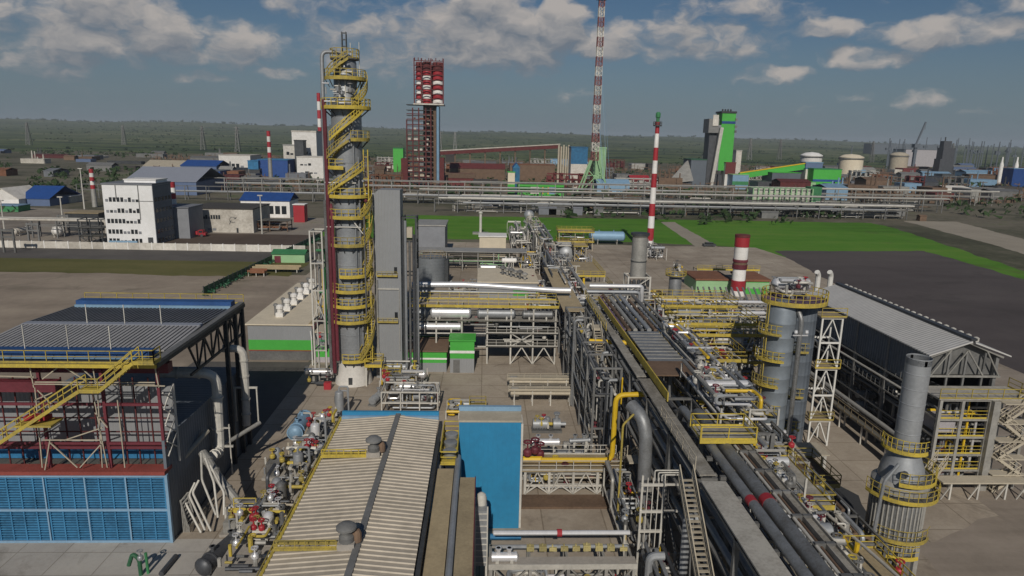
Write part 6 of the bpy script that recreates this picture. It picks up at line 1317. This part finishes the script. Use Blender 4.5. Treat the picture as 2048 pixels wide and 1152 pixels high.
    # left pipe lines
    T = rack('low pipe trestle running across the left yards', [-150, -142, -134, -126], [232, 236], [4.2, 6], 'pipe_trestle', 'pipe bridge', 'mid_steel', .4); 
    for k in range(3): pipe(('front pale pipe on the left trestle', 'middle grey pipe on the left trestle', 'rear pale pipe on the left trestle')[k], [(-260, 232+k*1.8, 6.1), (-126, 232+k*1.8, 6.1), (-126, 232+k*1.8, 1)], .4, ('dirty_white', 'steel', 'pale_steel')[k], 'pipes on the left trestle')
    for k, (px, py) in enumerate(((70, 490), (20, 505), (270-140, 470))):
        p = G(px, py); T = thing('trestle_portal', ('grey steel portal standing right of its twin near the white wall', 'grey steel portal nearest the left edge of view', 'grey steel portal before the orange shed')[k], 'portal', p); m_ = MB()
        for dx in (-1.6, 1.6): m_.bar((p.x+dx, p.y, 0), (p.x+dx, p.y, 7), .45)
        m_.bar((p.x-2, p.y, 6.6), (p.x+2, p.y, 6.6), .5); m_.bar((p.x-2, p.y, 4.6), (p.x+2, p.y, 4.6), .4); m_.build('frame', 'mid_steel', T)
    bld('orange roofed open shed left of the office', 130, 196, 427, 250, 8, 'dark_steel', 'ochre_roof', name='open_shed', cat='shed'); exchanger('white tank wagon shaped drum on the left yard', G(108, 462, 2.0), G(121, 462, 2.0), 1.4, 'white', 'tank', z0=0, cat='tank'); exchanger('long pale tube beside the white drum on left yard', G(28, 463, 1.6), G(62, 458, 1.6), .9, 'dirty_white', 'tank', z0=0, cat='tank')
    for k, (px, py, pt, Y) in enumerate(((160, 440, 338, 320), (120, 470, 395, 250), (520, 470, 392, 250), (1, 470, 402, 250))):
        p = V(px, pt, Y); T = thing('lamp_mast', ('tall grey lamp mast behind the left yards', 'lamp mast beside the white tank drum', 'lamp mast at the right corner of the workshop', 'lamp mast at the left frame edge')[k], 'lamp mast', (p.x, Y, 0)); MB().lathe((p.x, Y, 0), [(.32, 0), (.18, p.z)], 8).build('pole', 'pale_steel', T); MB().box(p.x-.9, p.x+.9, Y-.3, Y+.3, p.z, p.z+.4).build('lamp_head', 'pale_steel', T)
    # middle of the picture, behind the drum structure
    HB = bld('long flat house with cream roof right of silo tank', 957, 1075, 566, 150, 16, 'grey_clad', 'cream'); x0, x1 = V(957, 580, 149.9).x, V(1075, 580, 149.9).x
    MB().box(x1-5.5, x1, 149.9, 149.98, 1.2, 2.4).build('green_band', 'green', HB)
    for k in range(3):
        x = x0+5.6+1.9*k; T = thing('roof_fan', ('dark twin cowl fan left on the cream roof', 'dark twin cowl fan in middle of the cream roof', 'dark twin cowl fan right on the cream roof')[k], 'roof fan', (x, 158-k*2.5, 4)); zt = V(1010, 566, 150).z+.5
        MB().lathe((x, 158-k*2.5, zt), [(.3, 0), (.3, 1.1), (.8, 1.3), (.8, 1.6), (.2, 2)], 10).build('cowl', 'mid_steel', T); MB().lathe((x+1.1, 157-k*2.5, zt), [(.3, 0), (.3, .8), (.7, 1), (.7, 1.3), (.2, 1.6)], 10).build('cowl', 'steel', T)
    bld('small bright cream cabin behind the cream roofed house', 959, 1012, 474, 205, 7, 'cream', 'white'); bld('dark grey flat box building right of the tower box', 832, 890, 452, 205, 14, 'office_side', 'steel'); 
    T = rack('long low grey piped shed behind the silo tank', [V(830, 500, 185).x+k*4.3 for k in range(8)], [185, 191], [3, 5.2], 'pipe_shed', 'pipe shed', 'steel', .22); MB().box(V(830, 500, 185).x-.5, V(830, 500, 185).x+30.6, 184.5, 191.5, 5.25, 5.4).build('roof', 'steel', T); fill(T, V(830, 500, 185).x, V(830, 500, 185).x+30, 185, 190, .3, 5, 311, 24, 1, 6, .1, .22, 0, ['steel', 'pale_steel', 'pipe_grey', 'pale_green'])
    c = G(861, 574); c = Vector((c.x, c.y+3.6, 0)); T = thing('storage_tank', 'grey ribbed round silo tank with railing on top', 'tank', c); pr = [(3.55, 0)]; z = 0
    while z < 6.6: pr += [(3.55, z+.66), (3.59, z+.68), (3.59, z+.74), (3.55, z+.76)]; z += .8
    pr += [(3.55, 6.9), (.2, 7.6)]; MB().lathe(c, pr, 30).build('shell', 'tank_grey', T); MB().arcrail(c, 3.5, 6.9, n=20, w=.08).build('railing', 'ochre_roof', T); MB().annulus(c, 3.56, 4.4, 0, 6.4, -20, 10, 36).build('spiral_stair', 'dark_steel', T)
    manifold('green piped machines behind the cream roofed house', V(960, 510, 172).x, V(1020, 510, 172).x, 172, 178, 4, 312, n=26, nd=1, nv=4, cols=['pale_green', 'steel', 'galv']); exchanger('white drum on machines behind the cream roofed house', V(1005, 521, 168), V(1032, 521, 168), .6, 'white', 'drum', z0=0, cat='drum')
    manifold('white valve yard before the silo tank', V(900, 545, 160).x, V(955, 545, 160).x, 156, 162, 2.5, 313, n=20, nd=0, nv=5, cols=['pale_steel', 'cream_dull', 'galv']); manifold('jumble of pale pipes at the far end of the rack', 10, 17, 176, 200, 5, 314, n=40, nd=2, nv=6, cols=['pale_steel', 'steel', 'galv', 'pipe_dark']); manifold('jumble of grey pipes right of the far rack', 26, 30, 178, 205, 5, 315, n=30, nd=1, nv=6)
    manifold('grey pipe jumble before the green strip', 9, 15.5, 216, 260, 6, 316, n=36, nd=1, nv=0, rmin=.15, rmax=.4, cols=['steel', 'pale_steel', 'mid_steel'])
    c = Vector((V(1058, 430, 262).x, 262, 0)); zc = V(1058, 430, 262).z; T = thing('round_vessel', 'shiny round vessel at the far end of the rack', 'vessel', c); MB().lathe(c+Vector((0, 0, zc)), [(.1, -2.0), (1.4, -1.5), (2.0, -.4), (2.0, .4), (1.4, 1.5), (.1, 2.0)], 16).build('shell', 'galv', T); l = MB()
    for k in range(4): a = PI/4+k*PI/2; l.bar(c+Vector((1.5*math.cos(a), 1.5*math.sin(a), 0)), c+Vector((1.5*math.cos(a), 1.5*math.sin(a), zc)), .3)
    l.each('leg', 'steel', T)
    p = G(961, 468); T = thing('vent_post', 'pale thick vent post standing in the green strip', 'post', p); MB().lathe(p, [(.5, 0), (.5, 7.8), (.8, 7.9), (.8, 8.2), (.3, 8.6)], 10).build('shaft', 'pale_steel', T); MB().box(p.x-3, p.x+3, p.y-1.5, p.y+1.5, 0, .7).build('plinth', 'steel', T)
    # vessels between rack and mast
    zc = V(1130, 507, 196).z; x = V(1132, 507, 196).x; T = thing('gas_receiver', 'fat shiny receiver drum end on beside the rack', 'vessel', (x, 199, 0)); MB().lathe((x, 194.5, zc), [(.5, -.7), (1.7, -.35), (2.25, .2), (2.25, 9), (1.7, 9.6), (.4, 9.9)], 22, 'y').build('shell', 'galv', T); MB().lathe((x, 193.7, zc), [(.5, 0), (.7, .1), (.7, .3)], 12, 'y').build('manway', 'pipe_grey', T); MB().box(x-2, x+2, 196, 196.6, 0, zc-1).box(x-2, x+2, 201, 201.6, 0, zc-1).build('saddle', 'concrete', T); MB().box(x-2.4, x+2.4, 195, 203, zc+2.3, zc+2.45).rail([(x-2.4, 195, zc+2.45), (x+2.4, 195, zc+2.45)]).build('platform', 'pale_steel', T)
    exchanger('long pale blue horizontal storage drum past the receiver', (V(1182, 470, 238).x, 238, 2.8), (V(1246, 470, 238).x, 238, 2.8), 1.75, 'light_blue', 'storage_drum', z0=0, cat='tank', rings=False)
    unit('yellow railed frame left of pale blue storage drum', [V(1118, 480, 222).x, V(1150, 480, 222).x, V(1185, 480, 222).x], [222, 227], [3, 6.2], 321, np_=14, nd=1, nv=3, m='cream_dull', deckm='ochre_roof'); unit('cream framed unit right of the receiver drum', [V(1150, 500, 190).x, V(1172, 500, 190).x], [190, 195], [3, 6.5], 322, np_=8, nd=0, nv=3, m='cream_dull', decks=(6.5,), rails=(6.5,), deckm='ochre_roof')
    walk('wide yellowed platform roof right of the rack', 21, 27.5, 150, 168, 6, 'ochre_roof', rails='fr'); walk('pale platform roof nearer along the rack', 19, 25, 118, 134, 8, 'cream_dull', rails='fr'); 
    # green sheds round the short stack
    x0, x1 = V(1392, 570, 162).x, V(1462, 570, 162).x; T = thing('green_shed', 'green shed left of the short banded stack with brown roof', 'shed', ((x0+x1)/2, 166, 0)); MB().box(x0, x1, 162, 172, 0, 2.9).build('wall', 'pale_green', T); MB().box(x0-.3, x1+.3, 161.7, 172.3, 2.9, 3.3).build('roof', 'rust', T)
    x0, x1 = V(1492, 570, 160).x, V(1538, 570, 160).x; T = thing('green_shed', 'bright green shed right of the short banded stack', 'shed', ((x0+x1)/2, 165, 0)); MB().box(x0, x1, 160, 170, 0, 3.2).build('wall', 'green', T); MB().box(x0-.05, x1+.05, 159.9, 159.98, 1.4, 2.9).build('band', 'pale_green', T); MB().box(x0-.3, x1+.3, 159.7, 170.3, 3.2, 3.7).build('roof', 'rust', T)
    walk('long yellow trough platform behind the green sheds', V(1395, 535, 176).x, V(1520, 535, 176).x, 176, 180, 3, 'ochre_roof', rails='f')
midfar()

# ================================================================ pipe bridges far behind the grass and the works beyond
def far():
    for i, (Y, z0, z1, xa, xb, nm) in enumerate(((333, 4.5, 6.5, -24, 215, 'near'), (372, 4.5, 7.4, -215, 260, 'middle'), (425, 5.5, 8.6, -180, 330, 'far'))):
        xs = []; x = xa
        while x <= xb: xs.append(x); x += 11.2
        T = rack('%s long grey pipe bridge behind the green field' % nm, xs, [Y, Y+4], [z0, z1], 'pipe_trestle', 'pipe bridge', ('mid_steel', 'mid_steel', 'steel')[i], .36)
        for k in range(10):
            z = (z0, z1)[k % 2]; y = Y+.4+.55*k; xl = R.uniform(xa, xb-120); xr = min(xb, xl+R.uniform(90, 330))
            pipe('%s pipe on %s tier of the %s long bridge' % (('front silver', 'front', 'second', 'second silver', 'third', 'third pale', 'fourth', 'fourth pale', 'rear', 'rear grey')[k], ('lower', 'upper')[k % 2], nm), [(xl, y, z+.35), (xr, y, z+.35)], R.uniform(.22, .5), ('galv', 'pale_steel', 'steel', 'mid_steel', 'steel', 'pale_steel', 'mid_steel', 'steel', 'pipe_grey', 'steel')[k], 'pipes on the long bridges', n=6)
    for i, (Y, xa, xb, l) in enumerate(((338, -20, 95, 'pipe maze under left half of the near long bridge'), (340, 100, 210, 'pipe maze under right half of the near long bridge'), (378, -60, 90, 'pipe maze under left half of the middle long bridge'), (380, 95, 250, 'pipe maze under right half of the middle long bridge'))):
        T = thing('pipe_maze', l, 'pipework', ((xa+xb)/2, Y, 0)); r_ = random.Random(700+i)
        for k in range(60):
            x = r_.uniform(xa, xb); z = r_.uniform(.6, 5.5); y = Y+r_.uniform(-4, 6); x2 = min(xb, x+r_.uniform(4, 34)); MB().tube([(x, y, .1), (x, y, z), (x2, y, z), (x2, y+r_.uniform(-3, 3), z)], r_.uniform(.12, .34), 6).build('pipe', r_.choice(['steel', 'mid_steel', 'pale_steel', 'pipe_grey', 'steel', 'brown', 'dirty_white']), T)
    for k in range(30):
        x = R.uniform(-20, 230); Y = R.choice([330, 352, 366]); h = R.uniform(1.6, 3.4); w = R.uniform(3, 9)
        mb = MB(); mb.box(x, x+w, Y, Y+3, 0, h); mb.gable(x, x+w, Y, Y+3, h, h+.6, 'x', .12, .2)
        mb.thing('service_cabin', R.choice(['steel', 'roof_far', 'mid_steel', 'mid_steel', 'brown', 'pipe_dark']), 'small service cabin standing under the long pipe bridges behind the green field', 'cabin', 'cabins under the pipe bridges')
    # striped tower
    Y = 494; X = lambda px: V(px, 240, Y).x; Z = lambda py: V(850, py, Y).z
    T = thing('prilling_tower', 'tall dark tower with red and white chequered head', 'tower', (X(858), Y+8, 0)); x0, x1 = X(822), X(866); xm = X(840)
    MB().box(X(846), X(872), Y+2, Y+16, 0, Z(210)).build('core', 'brown', T); MB().box(X(872), X(878), Y, Y+12, 0, Z(212)).build('side_core', 'pipe_dark', T); MB().tube([(X(876), Y-1, 3), (X(876), Y-1, Z(212))], 1.0, 8).build('riser_pipe', 'light_blue', T)
    f = MB()
    for px in (814, 826, 838, 852, 862): f.bar((X(px), Y-2, 0), (X(px), Y-2, Z(240 if px < 826 else 216)), .8)
    for k in range(17):
        z = Z(375)+4+k*3.6
        if z < Z(225): f.bar((X(814), Y-2, z), (X(864), Y-2, z), .6)
    f.build('frame', 'dark_red', T)
    for k in range(16):
        z = Z(370)+2+k*3.6; w = MB()
        for j in range(4):
            if R.random() < .6: xx = X(816)+j*4.1; w.box(xx, xx+R.uniform(1, 3), Y-1.4, Y-1, z, z+R.uniform(.8, 2))
        if w.v and z < Z(230): w.build('floor_plant', R.choice(['dirty_white', 'steel', 'cream_dull', 'rust', 'brown']), T)
        MB().box(X(813), X(866), Y-1.8, Y+10, z-.9, z-.5).build('floor', 'dark_steel', T)
    zt, zb = Z(122), Z(207); n = 9
    for k in range(n):
        za, zc = zb+(zt-zb)*k/n, zb+(zt-zb)*(k+1)/n
        for j, (pa, pb, dy) in enumerate(((831, 844, 0), (845, 863, -2.5), (864, 886, 0))):
            m_ = 'dark_red' if k > 6 else 'red' if (k+(1 if j == 1 else 0)) % 2 or k > 5 else 'white'; r_ = (X(pb)-X(pa))/2
            MB().lathe(((X(pa)+X(pb))/2, Y+5+dy, 0), [(r_, za), (r_*1.04, za+.4), (r_*1.04, zc-.9), (r_*.93, zc-.3)], 16).build('banded_cyclone', m_, T)
    MB().box(X(832), X(885), Y+7, Y+12, zb, zt-2).build('head_core', 'dark_red', T)
    d = MB()
    for k in range(n+1): z = zb+(zt-zb)*k/n; d.box(X(829), X(888), Y-3, Y-2.4, z-.35, z+.1)
    for px in (830, 844, 863, 887): d.bar((X(px), Y-3, zb), (X(px), Y-3, zt+1.5), .7)
    for k in range(9): xx = X(831)+k*2.4; d.bar((xx, Y-2, zt), (xx, Y-2, zt+R.uniform(.5, 2)), .5)
    d.build('railing', 'dark_red', T); MB().box(X(828), X(888), Y-3.5, Y+15, zb-1, zb-.1).build('head_floor', 'dirty_white', T)
    MB().box(X(800), X(815), Y+2, Y+12, 0, Z(318)).box(X(879), X(888), Y, Y+10, 0, Z(315)).build('side_block', 'dark_red', T)
    # green tower
    Y = 556; X = lambda px: V(px, 300, Y).x; Z = lambda py: V(1440, py, Y).z
    T = thing('granulation_tower', 'tall bright green tower with dark shaft and pale slanting leg', 'tower', (X(1440), Y+8, 0)); MB().box(X(1439), X(1466), Y, Y+14, Z(341), Z(226)).build('wall', 'green', T); MB().box(X(1434), X(1439)-.01, Y+.2, Y+14, Z(341), Z(250)).build('side_strip', 'office_side', T); MB().box(X(1418), X(1433), Y+2, Y+14, 0, Z(262)).build('dark_shaft', 'pipe_dark', T); MB().box(X(1413), X(1433), Y-1, Y+13, Z(266), Z(238)).build('head_house', 'mid_steel', T)
    MB().box(X(1420), X(1431), Y-1.6, Y-1, Z(252), Z(230)).build('head_panel', 'dirty_white', T); MB().bar((X(1438), Y-2, Z(255)), (X(1426), Y-2, 0), 2.6).build('slant_leg', 'pale_steel', T); MB().box(X(1437), X(1467), Y-.5, Y+14.5, Z(226), Z(222)).build('roof', 'dark_steel', T); MB().box(X(1439), X(1466), Y-.3, Y-.01, Z(247), Z(242)).build('band', 'deep_blue', T)
    s = MB()
    for py in (238, 252, 262): s.box(X(1465), X(1470), Y, Y+8, Z(py+3), Z(py-2))
    s.each('balcony', 'mid_steel', T); l = MB()
    for px in (1434, 1442, 1452, 1463): l.bar((X(px), Y+1, 0), (X(px), Y+1, Z(341)), 1)
    l.each('leg', 'dark_steel', T); MB().box(X(1436), X(1466), Y+4, Y+12, 0, Z(350)).build('base', 'pipe_dark', T)
    for k in range(4): MB().lathe((X(1442)+k*2.2, Y+4, Z(222)), [(.6, 0), (.8, 1.2), (.4, 1.8)], 8).build('roof_vent', 'dark_steel', T)
    bld('dark blue black hall at left foot of the green tower', 1383, 1414, 320, 548, 22, 'slate', 'dark_green'); 
    a, b_, c_ = V(1332, 366, 540), V(1390, 322, 552), V(1385, 362, 540); T = thing('conveyor_gallery', 'grey sloping conveyor roof left of the green tower', 'conveyor', (a.x, 545, 0)); MB().hexa([(a.x, 538, 3), (c_.x, 538, 6), (c_.x, 556, Z(324)), (b_.x-6, 556, Z(326))], .8).build('roof', 'steel', T); MB().prism([(a.x+6, 540), (c_.x, 540), (c_.x, 555), (a.x+10, 555)], 0, 5).build('wall', 'pipe_dark', T)
    bld('white and maroon kiosk at right foot of the green tower', 1452, 1472, 326, 552, 10, 'white', 'dark_red', trim=(.55, 1, 'dark_red')); bld('pale aqua banded building right of the green tower', 1466, 1498, 350, 540, 16, 'light_blue', 'pale_green', trim=(.3, .55, 'dull_green')); bld('pale upright tower house far right of green tower', 1473, 1484, 302, 640, 8, 'dirty_white', 'steel')
    a, b_ = V(1478, 352, 545), V(1608, 333, 545); T = thing('conveyor_gallery', 'long green and yellow sloping conveyor gallery', 'conveyor', ((a.x+b_.x)/2, 545, 0)); MB().bar(a, b_, 3, 4.4).build('gallery', 'green', T); MB().bar(a+Vector((0, -.3, 2.5)), b_+Vector((0, -.3, 2.5)), 3, .7).build('roof', 'gas_yellow', T); l = MB()
    for t in (.15, .5, .8): p = a.lerp(b_, t); l.bar((p.x, 545, 0), (p.x, 545, p.z-1), .8)
    l.each('leg', 'mid_steel', T)
    bld('dark hall with green roof under the conveyor end', 1545, 1602, 346, 535, 20, 'slate', 'green'); bld('white and green stepped plant building', 1612, 1642, 338, 540, 18, 'dirty_white', 'blue', trim=(0, .2, 'green')); bld('green fronted building with white corner panel', 1628, 1684, 339, 530, 18, 'green', 'dull_green', trim=(.45, .55, 'deep_blue'), rows=((.7, .95, .2, .5, 2),)); bld('dark loading shed under the green fronted building', 1628, 1665, 371, 520, 8, 'pipe_dark', 'mid_steel'); bld('small bright green hut at right of loading shed', 1660, 1694, 376, 515, 8, 'green', 'green'); bld('small blue cabin above the stepped plant building', 1612, 1646, 326, 545, 10, 'hall_blue', 'light_blue'); bld('low pale green block between dark hall and green front', 1592, 1632, 364, 522, 8, 'pale_green', 'green')
    def tank(label, px0, px1, pt, Y, m_):
        x0, x1, zt = V(px0, pt, Y).x, V(px1, pt, Y).x, V((px0+px1)/2, pt, Y).z; r_ = (x1-x0)/2; c = Vector(((x0+x1)/2, Y, 0)); T = thing('storage_tank', label, 'tank', c); MB().lathe(c, [(r_, 0), (r_, zt*.86)], 24, caps=False).build('shell', m_, T); MB().lathe(c, [(r_*1.03, zt*.85), (r_*1.03, zt*.88), (r_*.6, zt*.97), (.1, zt)], 24).build('roof', m_, T); MB().annulus(c, r_, r_*1.1, zt*.8, zt*.83).build('walkway', 'mid_steel', T)
    tank('white tank above the stepped plant building', 1604, 1644, 304, 760, 'white'); tank('cream storage tank right of the white tank', 1682, 1726, 308, 760, 'cream'); tank('rust stained tan tank at far right', 1783, 1816, 304, 900, 'cream_dull')
    bld('wide pale grey hall at the far right horizon', 1812, 1882, 300, 1250, 40, 'pale_panel', 'roof_far'); bld('dark flat building line beneath the crane', 1745, 1880, 289, 2600, 60, 'slate', 'slate'); 
    x = V(1893, 330, 850).x; T = thing('dark_tower', 'ragged dark processing tower at far right', 'tower', (x, 850, 0)); z = lambda py: V(1893, py, 850).z
    MB().box(x-9, x+9, 850, 862, 0, z(318)).box(x-7, x+8, 850, 862, z(318), z(296)).box(x-6, x+4, 852, 860, z(296), z(282)).build('wall', 'pipe_dark', T); MB().bar((x-3, 855, z(282)), (x-3, 855, z(274)), 1).bar((x+5, 855, z(296)), (x+5, 855, z(285)), .8).build('chimney', 'dark_steel', T)
    a, b_ = V(1832, 289, 1100), V(1852, 244, 1100); T = thing('crane', 'distant crane with long slanting dark jib against the sky', 'crane', (a.x, 1100, 0)); MB().bar(a, b_, 2.2, 2.2).build('jib', 'slate', T); MB().box(a.x-4, a.x+4, 1096, 1104, a.z-5, a.z+1).box(a.x-2, a.x+2, 1098, 1102, 0, a.z-5).build('cab', 'slate', T); MB().bar(b_, (b_.x, 1100, b_.z-12), .5).build('cable', 'slate', T)
    bld('red brown roofed long shed at right edge', 1955, 2060, 402, 470, 18, 'dark_red', 'dark_red', gable=3); bld('dark long shed behind the red brown roof', 1985, 2065, 378, 560, 16, 'pipe_dark', 'brown', gable=3); bld('blue walled shed at the right frame edge', 2028, 2070, 338, 640, 14, 'deep_blue', 'light_blue'); bld('pale long low store beside red brown shed', 1870, 1975, 398, 500, 12, 'steel', 'dirty_white', gable=2)
    for k in range(2): 
        p = V((2006, 2036)[k], 314, 700); T = thing('silo', ('white slim silo far right', 'second white slim silo at right edge')[k], 'silo', (p.x, 700, 0)); MB().lathe((p.x, 700, 0), [(2, 0), (2, p.z*.7), (.9, p.z*.85), (.7, p.z)], 12).build('shell', 'white', T)
    # green sign building and the plant in the centre distance
    T = bld('bright green low building with pale sign panels in the centre distance', 1036, 1128, 368, 428, 12, 'green', 'green', name='green_building'); Y = 428
    for k, (pa, pb, m_) in enumerate(((1061, 1078, 'dirty_white'), (1084, 1087, 'gas_yellow'), (1095, 1098, 'gas_yellow'), (1098, 1112, 'light_blue'))): MB().box(V(pa, 380, Y).x, V(pb, 380, Y).x, Y-.2, Y-.03, 2.2, 6.6).build('sign_panel', m_, T)
    bld('blue gabled loading tower above the green sign building', 1026, 1040, 326, 440, 8, 'blue', 'deep_blue', gable=-3); bld('cream and green annex beside the blue loading tower', 1016, 1030, 345, 436, 8, 'cream', 'green', trim=(0, .5, 'green')); bld('small bright green shed left of the striped tower', 786, 806, 297, 700, 14, 'green', 'dull_green', z0=0)
    for px0, px1, pt, Y, l in ((1143, 1176, 296, 500, 'blue topped white storage block left of lattice tower'), (1189, 1213, 297, 500, 'pale green block right of lattice tower')): 
        T = bld(l, px0, px1, pt, Y, 14, 'dirty_white' if px0 < 1150 else 'pale_green', 'blue' if px0 < 1150 else 'pale_green', name='storage_block', trim=(.62, 1, 'blue') if px0 < 1150 else None)
    a, b_ = V(880, 306, 620), V(1120, 293, 620); T = thing('conveyor_gallery', 'long red brown conveyor gallery with pale top in centre distance', 'conveyor', ((a.x+b_.x)/2, 620, 0)); MB().bar(a, b_, 4, 3.2).build('gallery', 'dark_red', T); MB().bar(a+Vector((0, -.4, 2)), b_+Vector((0, -.4, 2)), 4, .9).build('roof', 'dirty_white', T); l = MB()
    for t in range(9): p = a.lerp(b_, t/8); l.bar((p.x, 620, 0), (p.x, 620, p.z), 1)
    l.each('leg', 'brown', T)
    for k in range(5): 
        p = V(1118+k*5, 290+ (k % 2)*3, 560); T = None; MB().lathe((p.x, 560, 0), [(.9, 0), (.7, p.z)], 8).thing('flue_pole', 'cream_dull', 'tan flue pole in the row left of the blue topped block', 'pole', 'tan flue poles')
    bld('wide brown rusty plant under the conveyor gallery', 900, 1010, 328, 600, 24, 'brown', 'dark_red', gable=4); bld('brown plant hall right of the rusty plant', 1020, 1110, 330, 590, 20, 'brown', 'rust'); bld('dark red shed before the rusty plant', 880, 950, 348, 520, 16, 'dark_red', 'brown', gable=3); bld('steel blue hall beside lattice tower foot', 1195, 1260, 360, 470, 14, 'light_blue', 'light_blue', gable=3); bld('red shed right of the steel blue hall', 1262, 1300, 352, 520, 14, 'dark_red', 'red', gable=3)
    p0, p1 = G(955, 336), G(962, 385); sheet('far_road', [G(950, 338), G(962, 338), G(974, 388), (G(956, 388))], .012, GA)
    T = rack('green and white lattice fronted building behind the pipe bridges', [V(1505, 400, 405).x+k*3.3 for k in range(12)], [405, 414], [3.5, 7, 10], 'lattice_building', 'building', 'pale_green', .6); MB().box(V(1505, 400, 405).x+.4, V(1505, 400, 405).x+36, 407, 413.5, .1, 9.8).build('wall', 'pale_steel', T); MB().box(V(1622, 400, 405).x, V(1622, 400, 405).x+7, 407, 414, 0, 11).build('side_block', 'dull_green', T)
    # pylons and poles
    def pylon(x, y, h):
        T = thing('power_pylon', 'slim lattice power pylon far off before the hills', 'pylon', (x, y, 0), 'power pylons before the hills'); m_ = MB(); w = h*.09
        for (dx, dy) in ((-1, -1), (1, -1), (1, 1), (-1, 1)): m_.bar((x+dx*w, y+dy*w, 0), (x+dx*w*.15, y+dy*w*.15, h), h*.022)
        for k in range(6): z = h*k/6; q = w*(1-.85*k/6); m_.bar((x-q, y-q, z), (x+q*.86, y-q*.86, z+h/6), h*.012); m_.bar((x+q, y-q, z), (x-q*.86, y-q*.86, z+h/6), h*.012)
        m_.build('mast', 'mid_steel', T); a_ = MB()
        for z in (.72, .84, .95): a_.bar((x-h*.13, y, h*z), (x+h*.13, y, h*z), h*.016)
        a_.build('crossarm', 'mid_steel', T); return T
    py = pylon(V(407, 300, 1400).x, 1400, 46)
    for (px, Y) in ((476, 1300), (60, 1500), (1500, 1500), (1560, 1600), (1745, 1500), (1905, 1600), (250, 1700), (910, 1500), (880, 1350), (660, 1500)): copy_thing(py, (V(px, 300, Y).x, Y, hill_h(V(px, 300, Y).x, Y)))
    for k in range(46):
        px = R.uniform(1700, 2060); Y = R.uniform(1100, 1500); x = V(px, 300, Y).x; h = R.uniform(34, 58); m_ = MB(); m_.lathe((x, Y, 0), [(1.3, 0), (.8, h)], 6); 
        if R.random() < .5: m_.box(x-4, x+4, Y, Y+3, h*.6, h*.68)
        m_.thing('factory_pole', 'slate', 'thin dark pole or stack on the far right skyline', 'pole', 'poles on the right skyline')
    cols = ['brown', 'roof_far', 'dirty_white', 'steel', 'dark_red', 'pipe_dark', 'mid_steel', 'hall_blue', 'light_blue', 'tarmac_roof', 'brown', 'dark_steel', 'mid_steel', 'rust']
    for k in range(150):
        Y = R.uniform(440, 1080); px = R.uniform(-60, 2110) if k % 3 else R.uniform(1650, 2100)
        if 150 < px < 330 and Y < 500: continue
        x = V(px, 330, Y).x; w = R.uniform(8, 34)*(Y/700); d = R.uniform(8, 20); h = R.uniform(3.5, 9.5)
        if px < 330: h = R.uniform(2.5, 5)
        mb = MB(); mb.box(x, x+w, Y, Y+d, 0, h)
        if k % 2: mb.gable(x, x+w, Y, Y+d, h, h+R.uniform(1, 2.4), 'x', .2, .3)
        elif R.random() < .6:
            for j in range(R.randint(1, 4)): q = x+R.random()*w; mb.lathe((q, Y+1, 0), [(R.uniform(.5, 1.4), 0), (.5, h+R.uniform(2, 9))], 7)
        mb.thing('works_shed', R.choice(cols), 'low industrial shed in the hazy works far behind the pipe bridges', 'shed', 'sheds of the far works')
    for k in range(40):
        Y = R.uniform(440, 900); px = R.uniform(640, 2080); x = V(px, 340, Y).x; w = R.uniform(12, 34); h = R.uniform(6, 15)*(1 if px < 1800 else 1.2); m_ = MB(); n = int(w/4)
        for i in range(n+1):
            for y in (Y, Y+6): m_.bar((x+w*i/n, y, 0), (x+w*i/n, y, h*R.uniform(.7, 1)), .6)
        for z in (.3, .6, .9): m_.bar((x, Y, h*z), (x+w, Y, h*z), .6); m_.bar((x, Y+6, h*z), (x+w, Y+6, h*z), .6)
        for i in range(n): m_.box(x+w*i/n, x+w*i/n+R.uniform(1, 3.5), Y+1, Y+5, h*R.choice([0, .3, .6]), h*R.choice([.65, .8, .95]))
        m_.thing('steel_structure', R.choice(['rust', 'brown', 'mid_steel', 'steel', 'dark_red', 'pipe_grey']), 'rusty open steel structure among the far works', 'steel structure', 'rusty structures of the far works')
    # scattered plant clutter that reads as one mass
    mb = MB()
    for k in range(3600):
        Y = R.uniform(430, 1000); px = R.uniform(300, 2110); x = V(px, 340, Y).x; h = R.uniform(.8, 5)
        if k % 3 == 0: mb.bar((x, Y, 0), (x, Y, h*1.7), .5)
        elif k % 3 == 1: mb.bar((x, Y, h), (x+R.uniform(-12, 12), Y, h*R.uniform(.8, 1.2)), .6)
        else: mb.box(x, x+R.uniform(.8, 4), Y, Y+2, 0, h*.7)
    o = mb.build('far_plant_clutter', 'brown'); o['kind'] = 'stuff'; o['label'] = 'dense pipes, posts and stores of the far works'; o['category'] = 'clutter'
far()
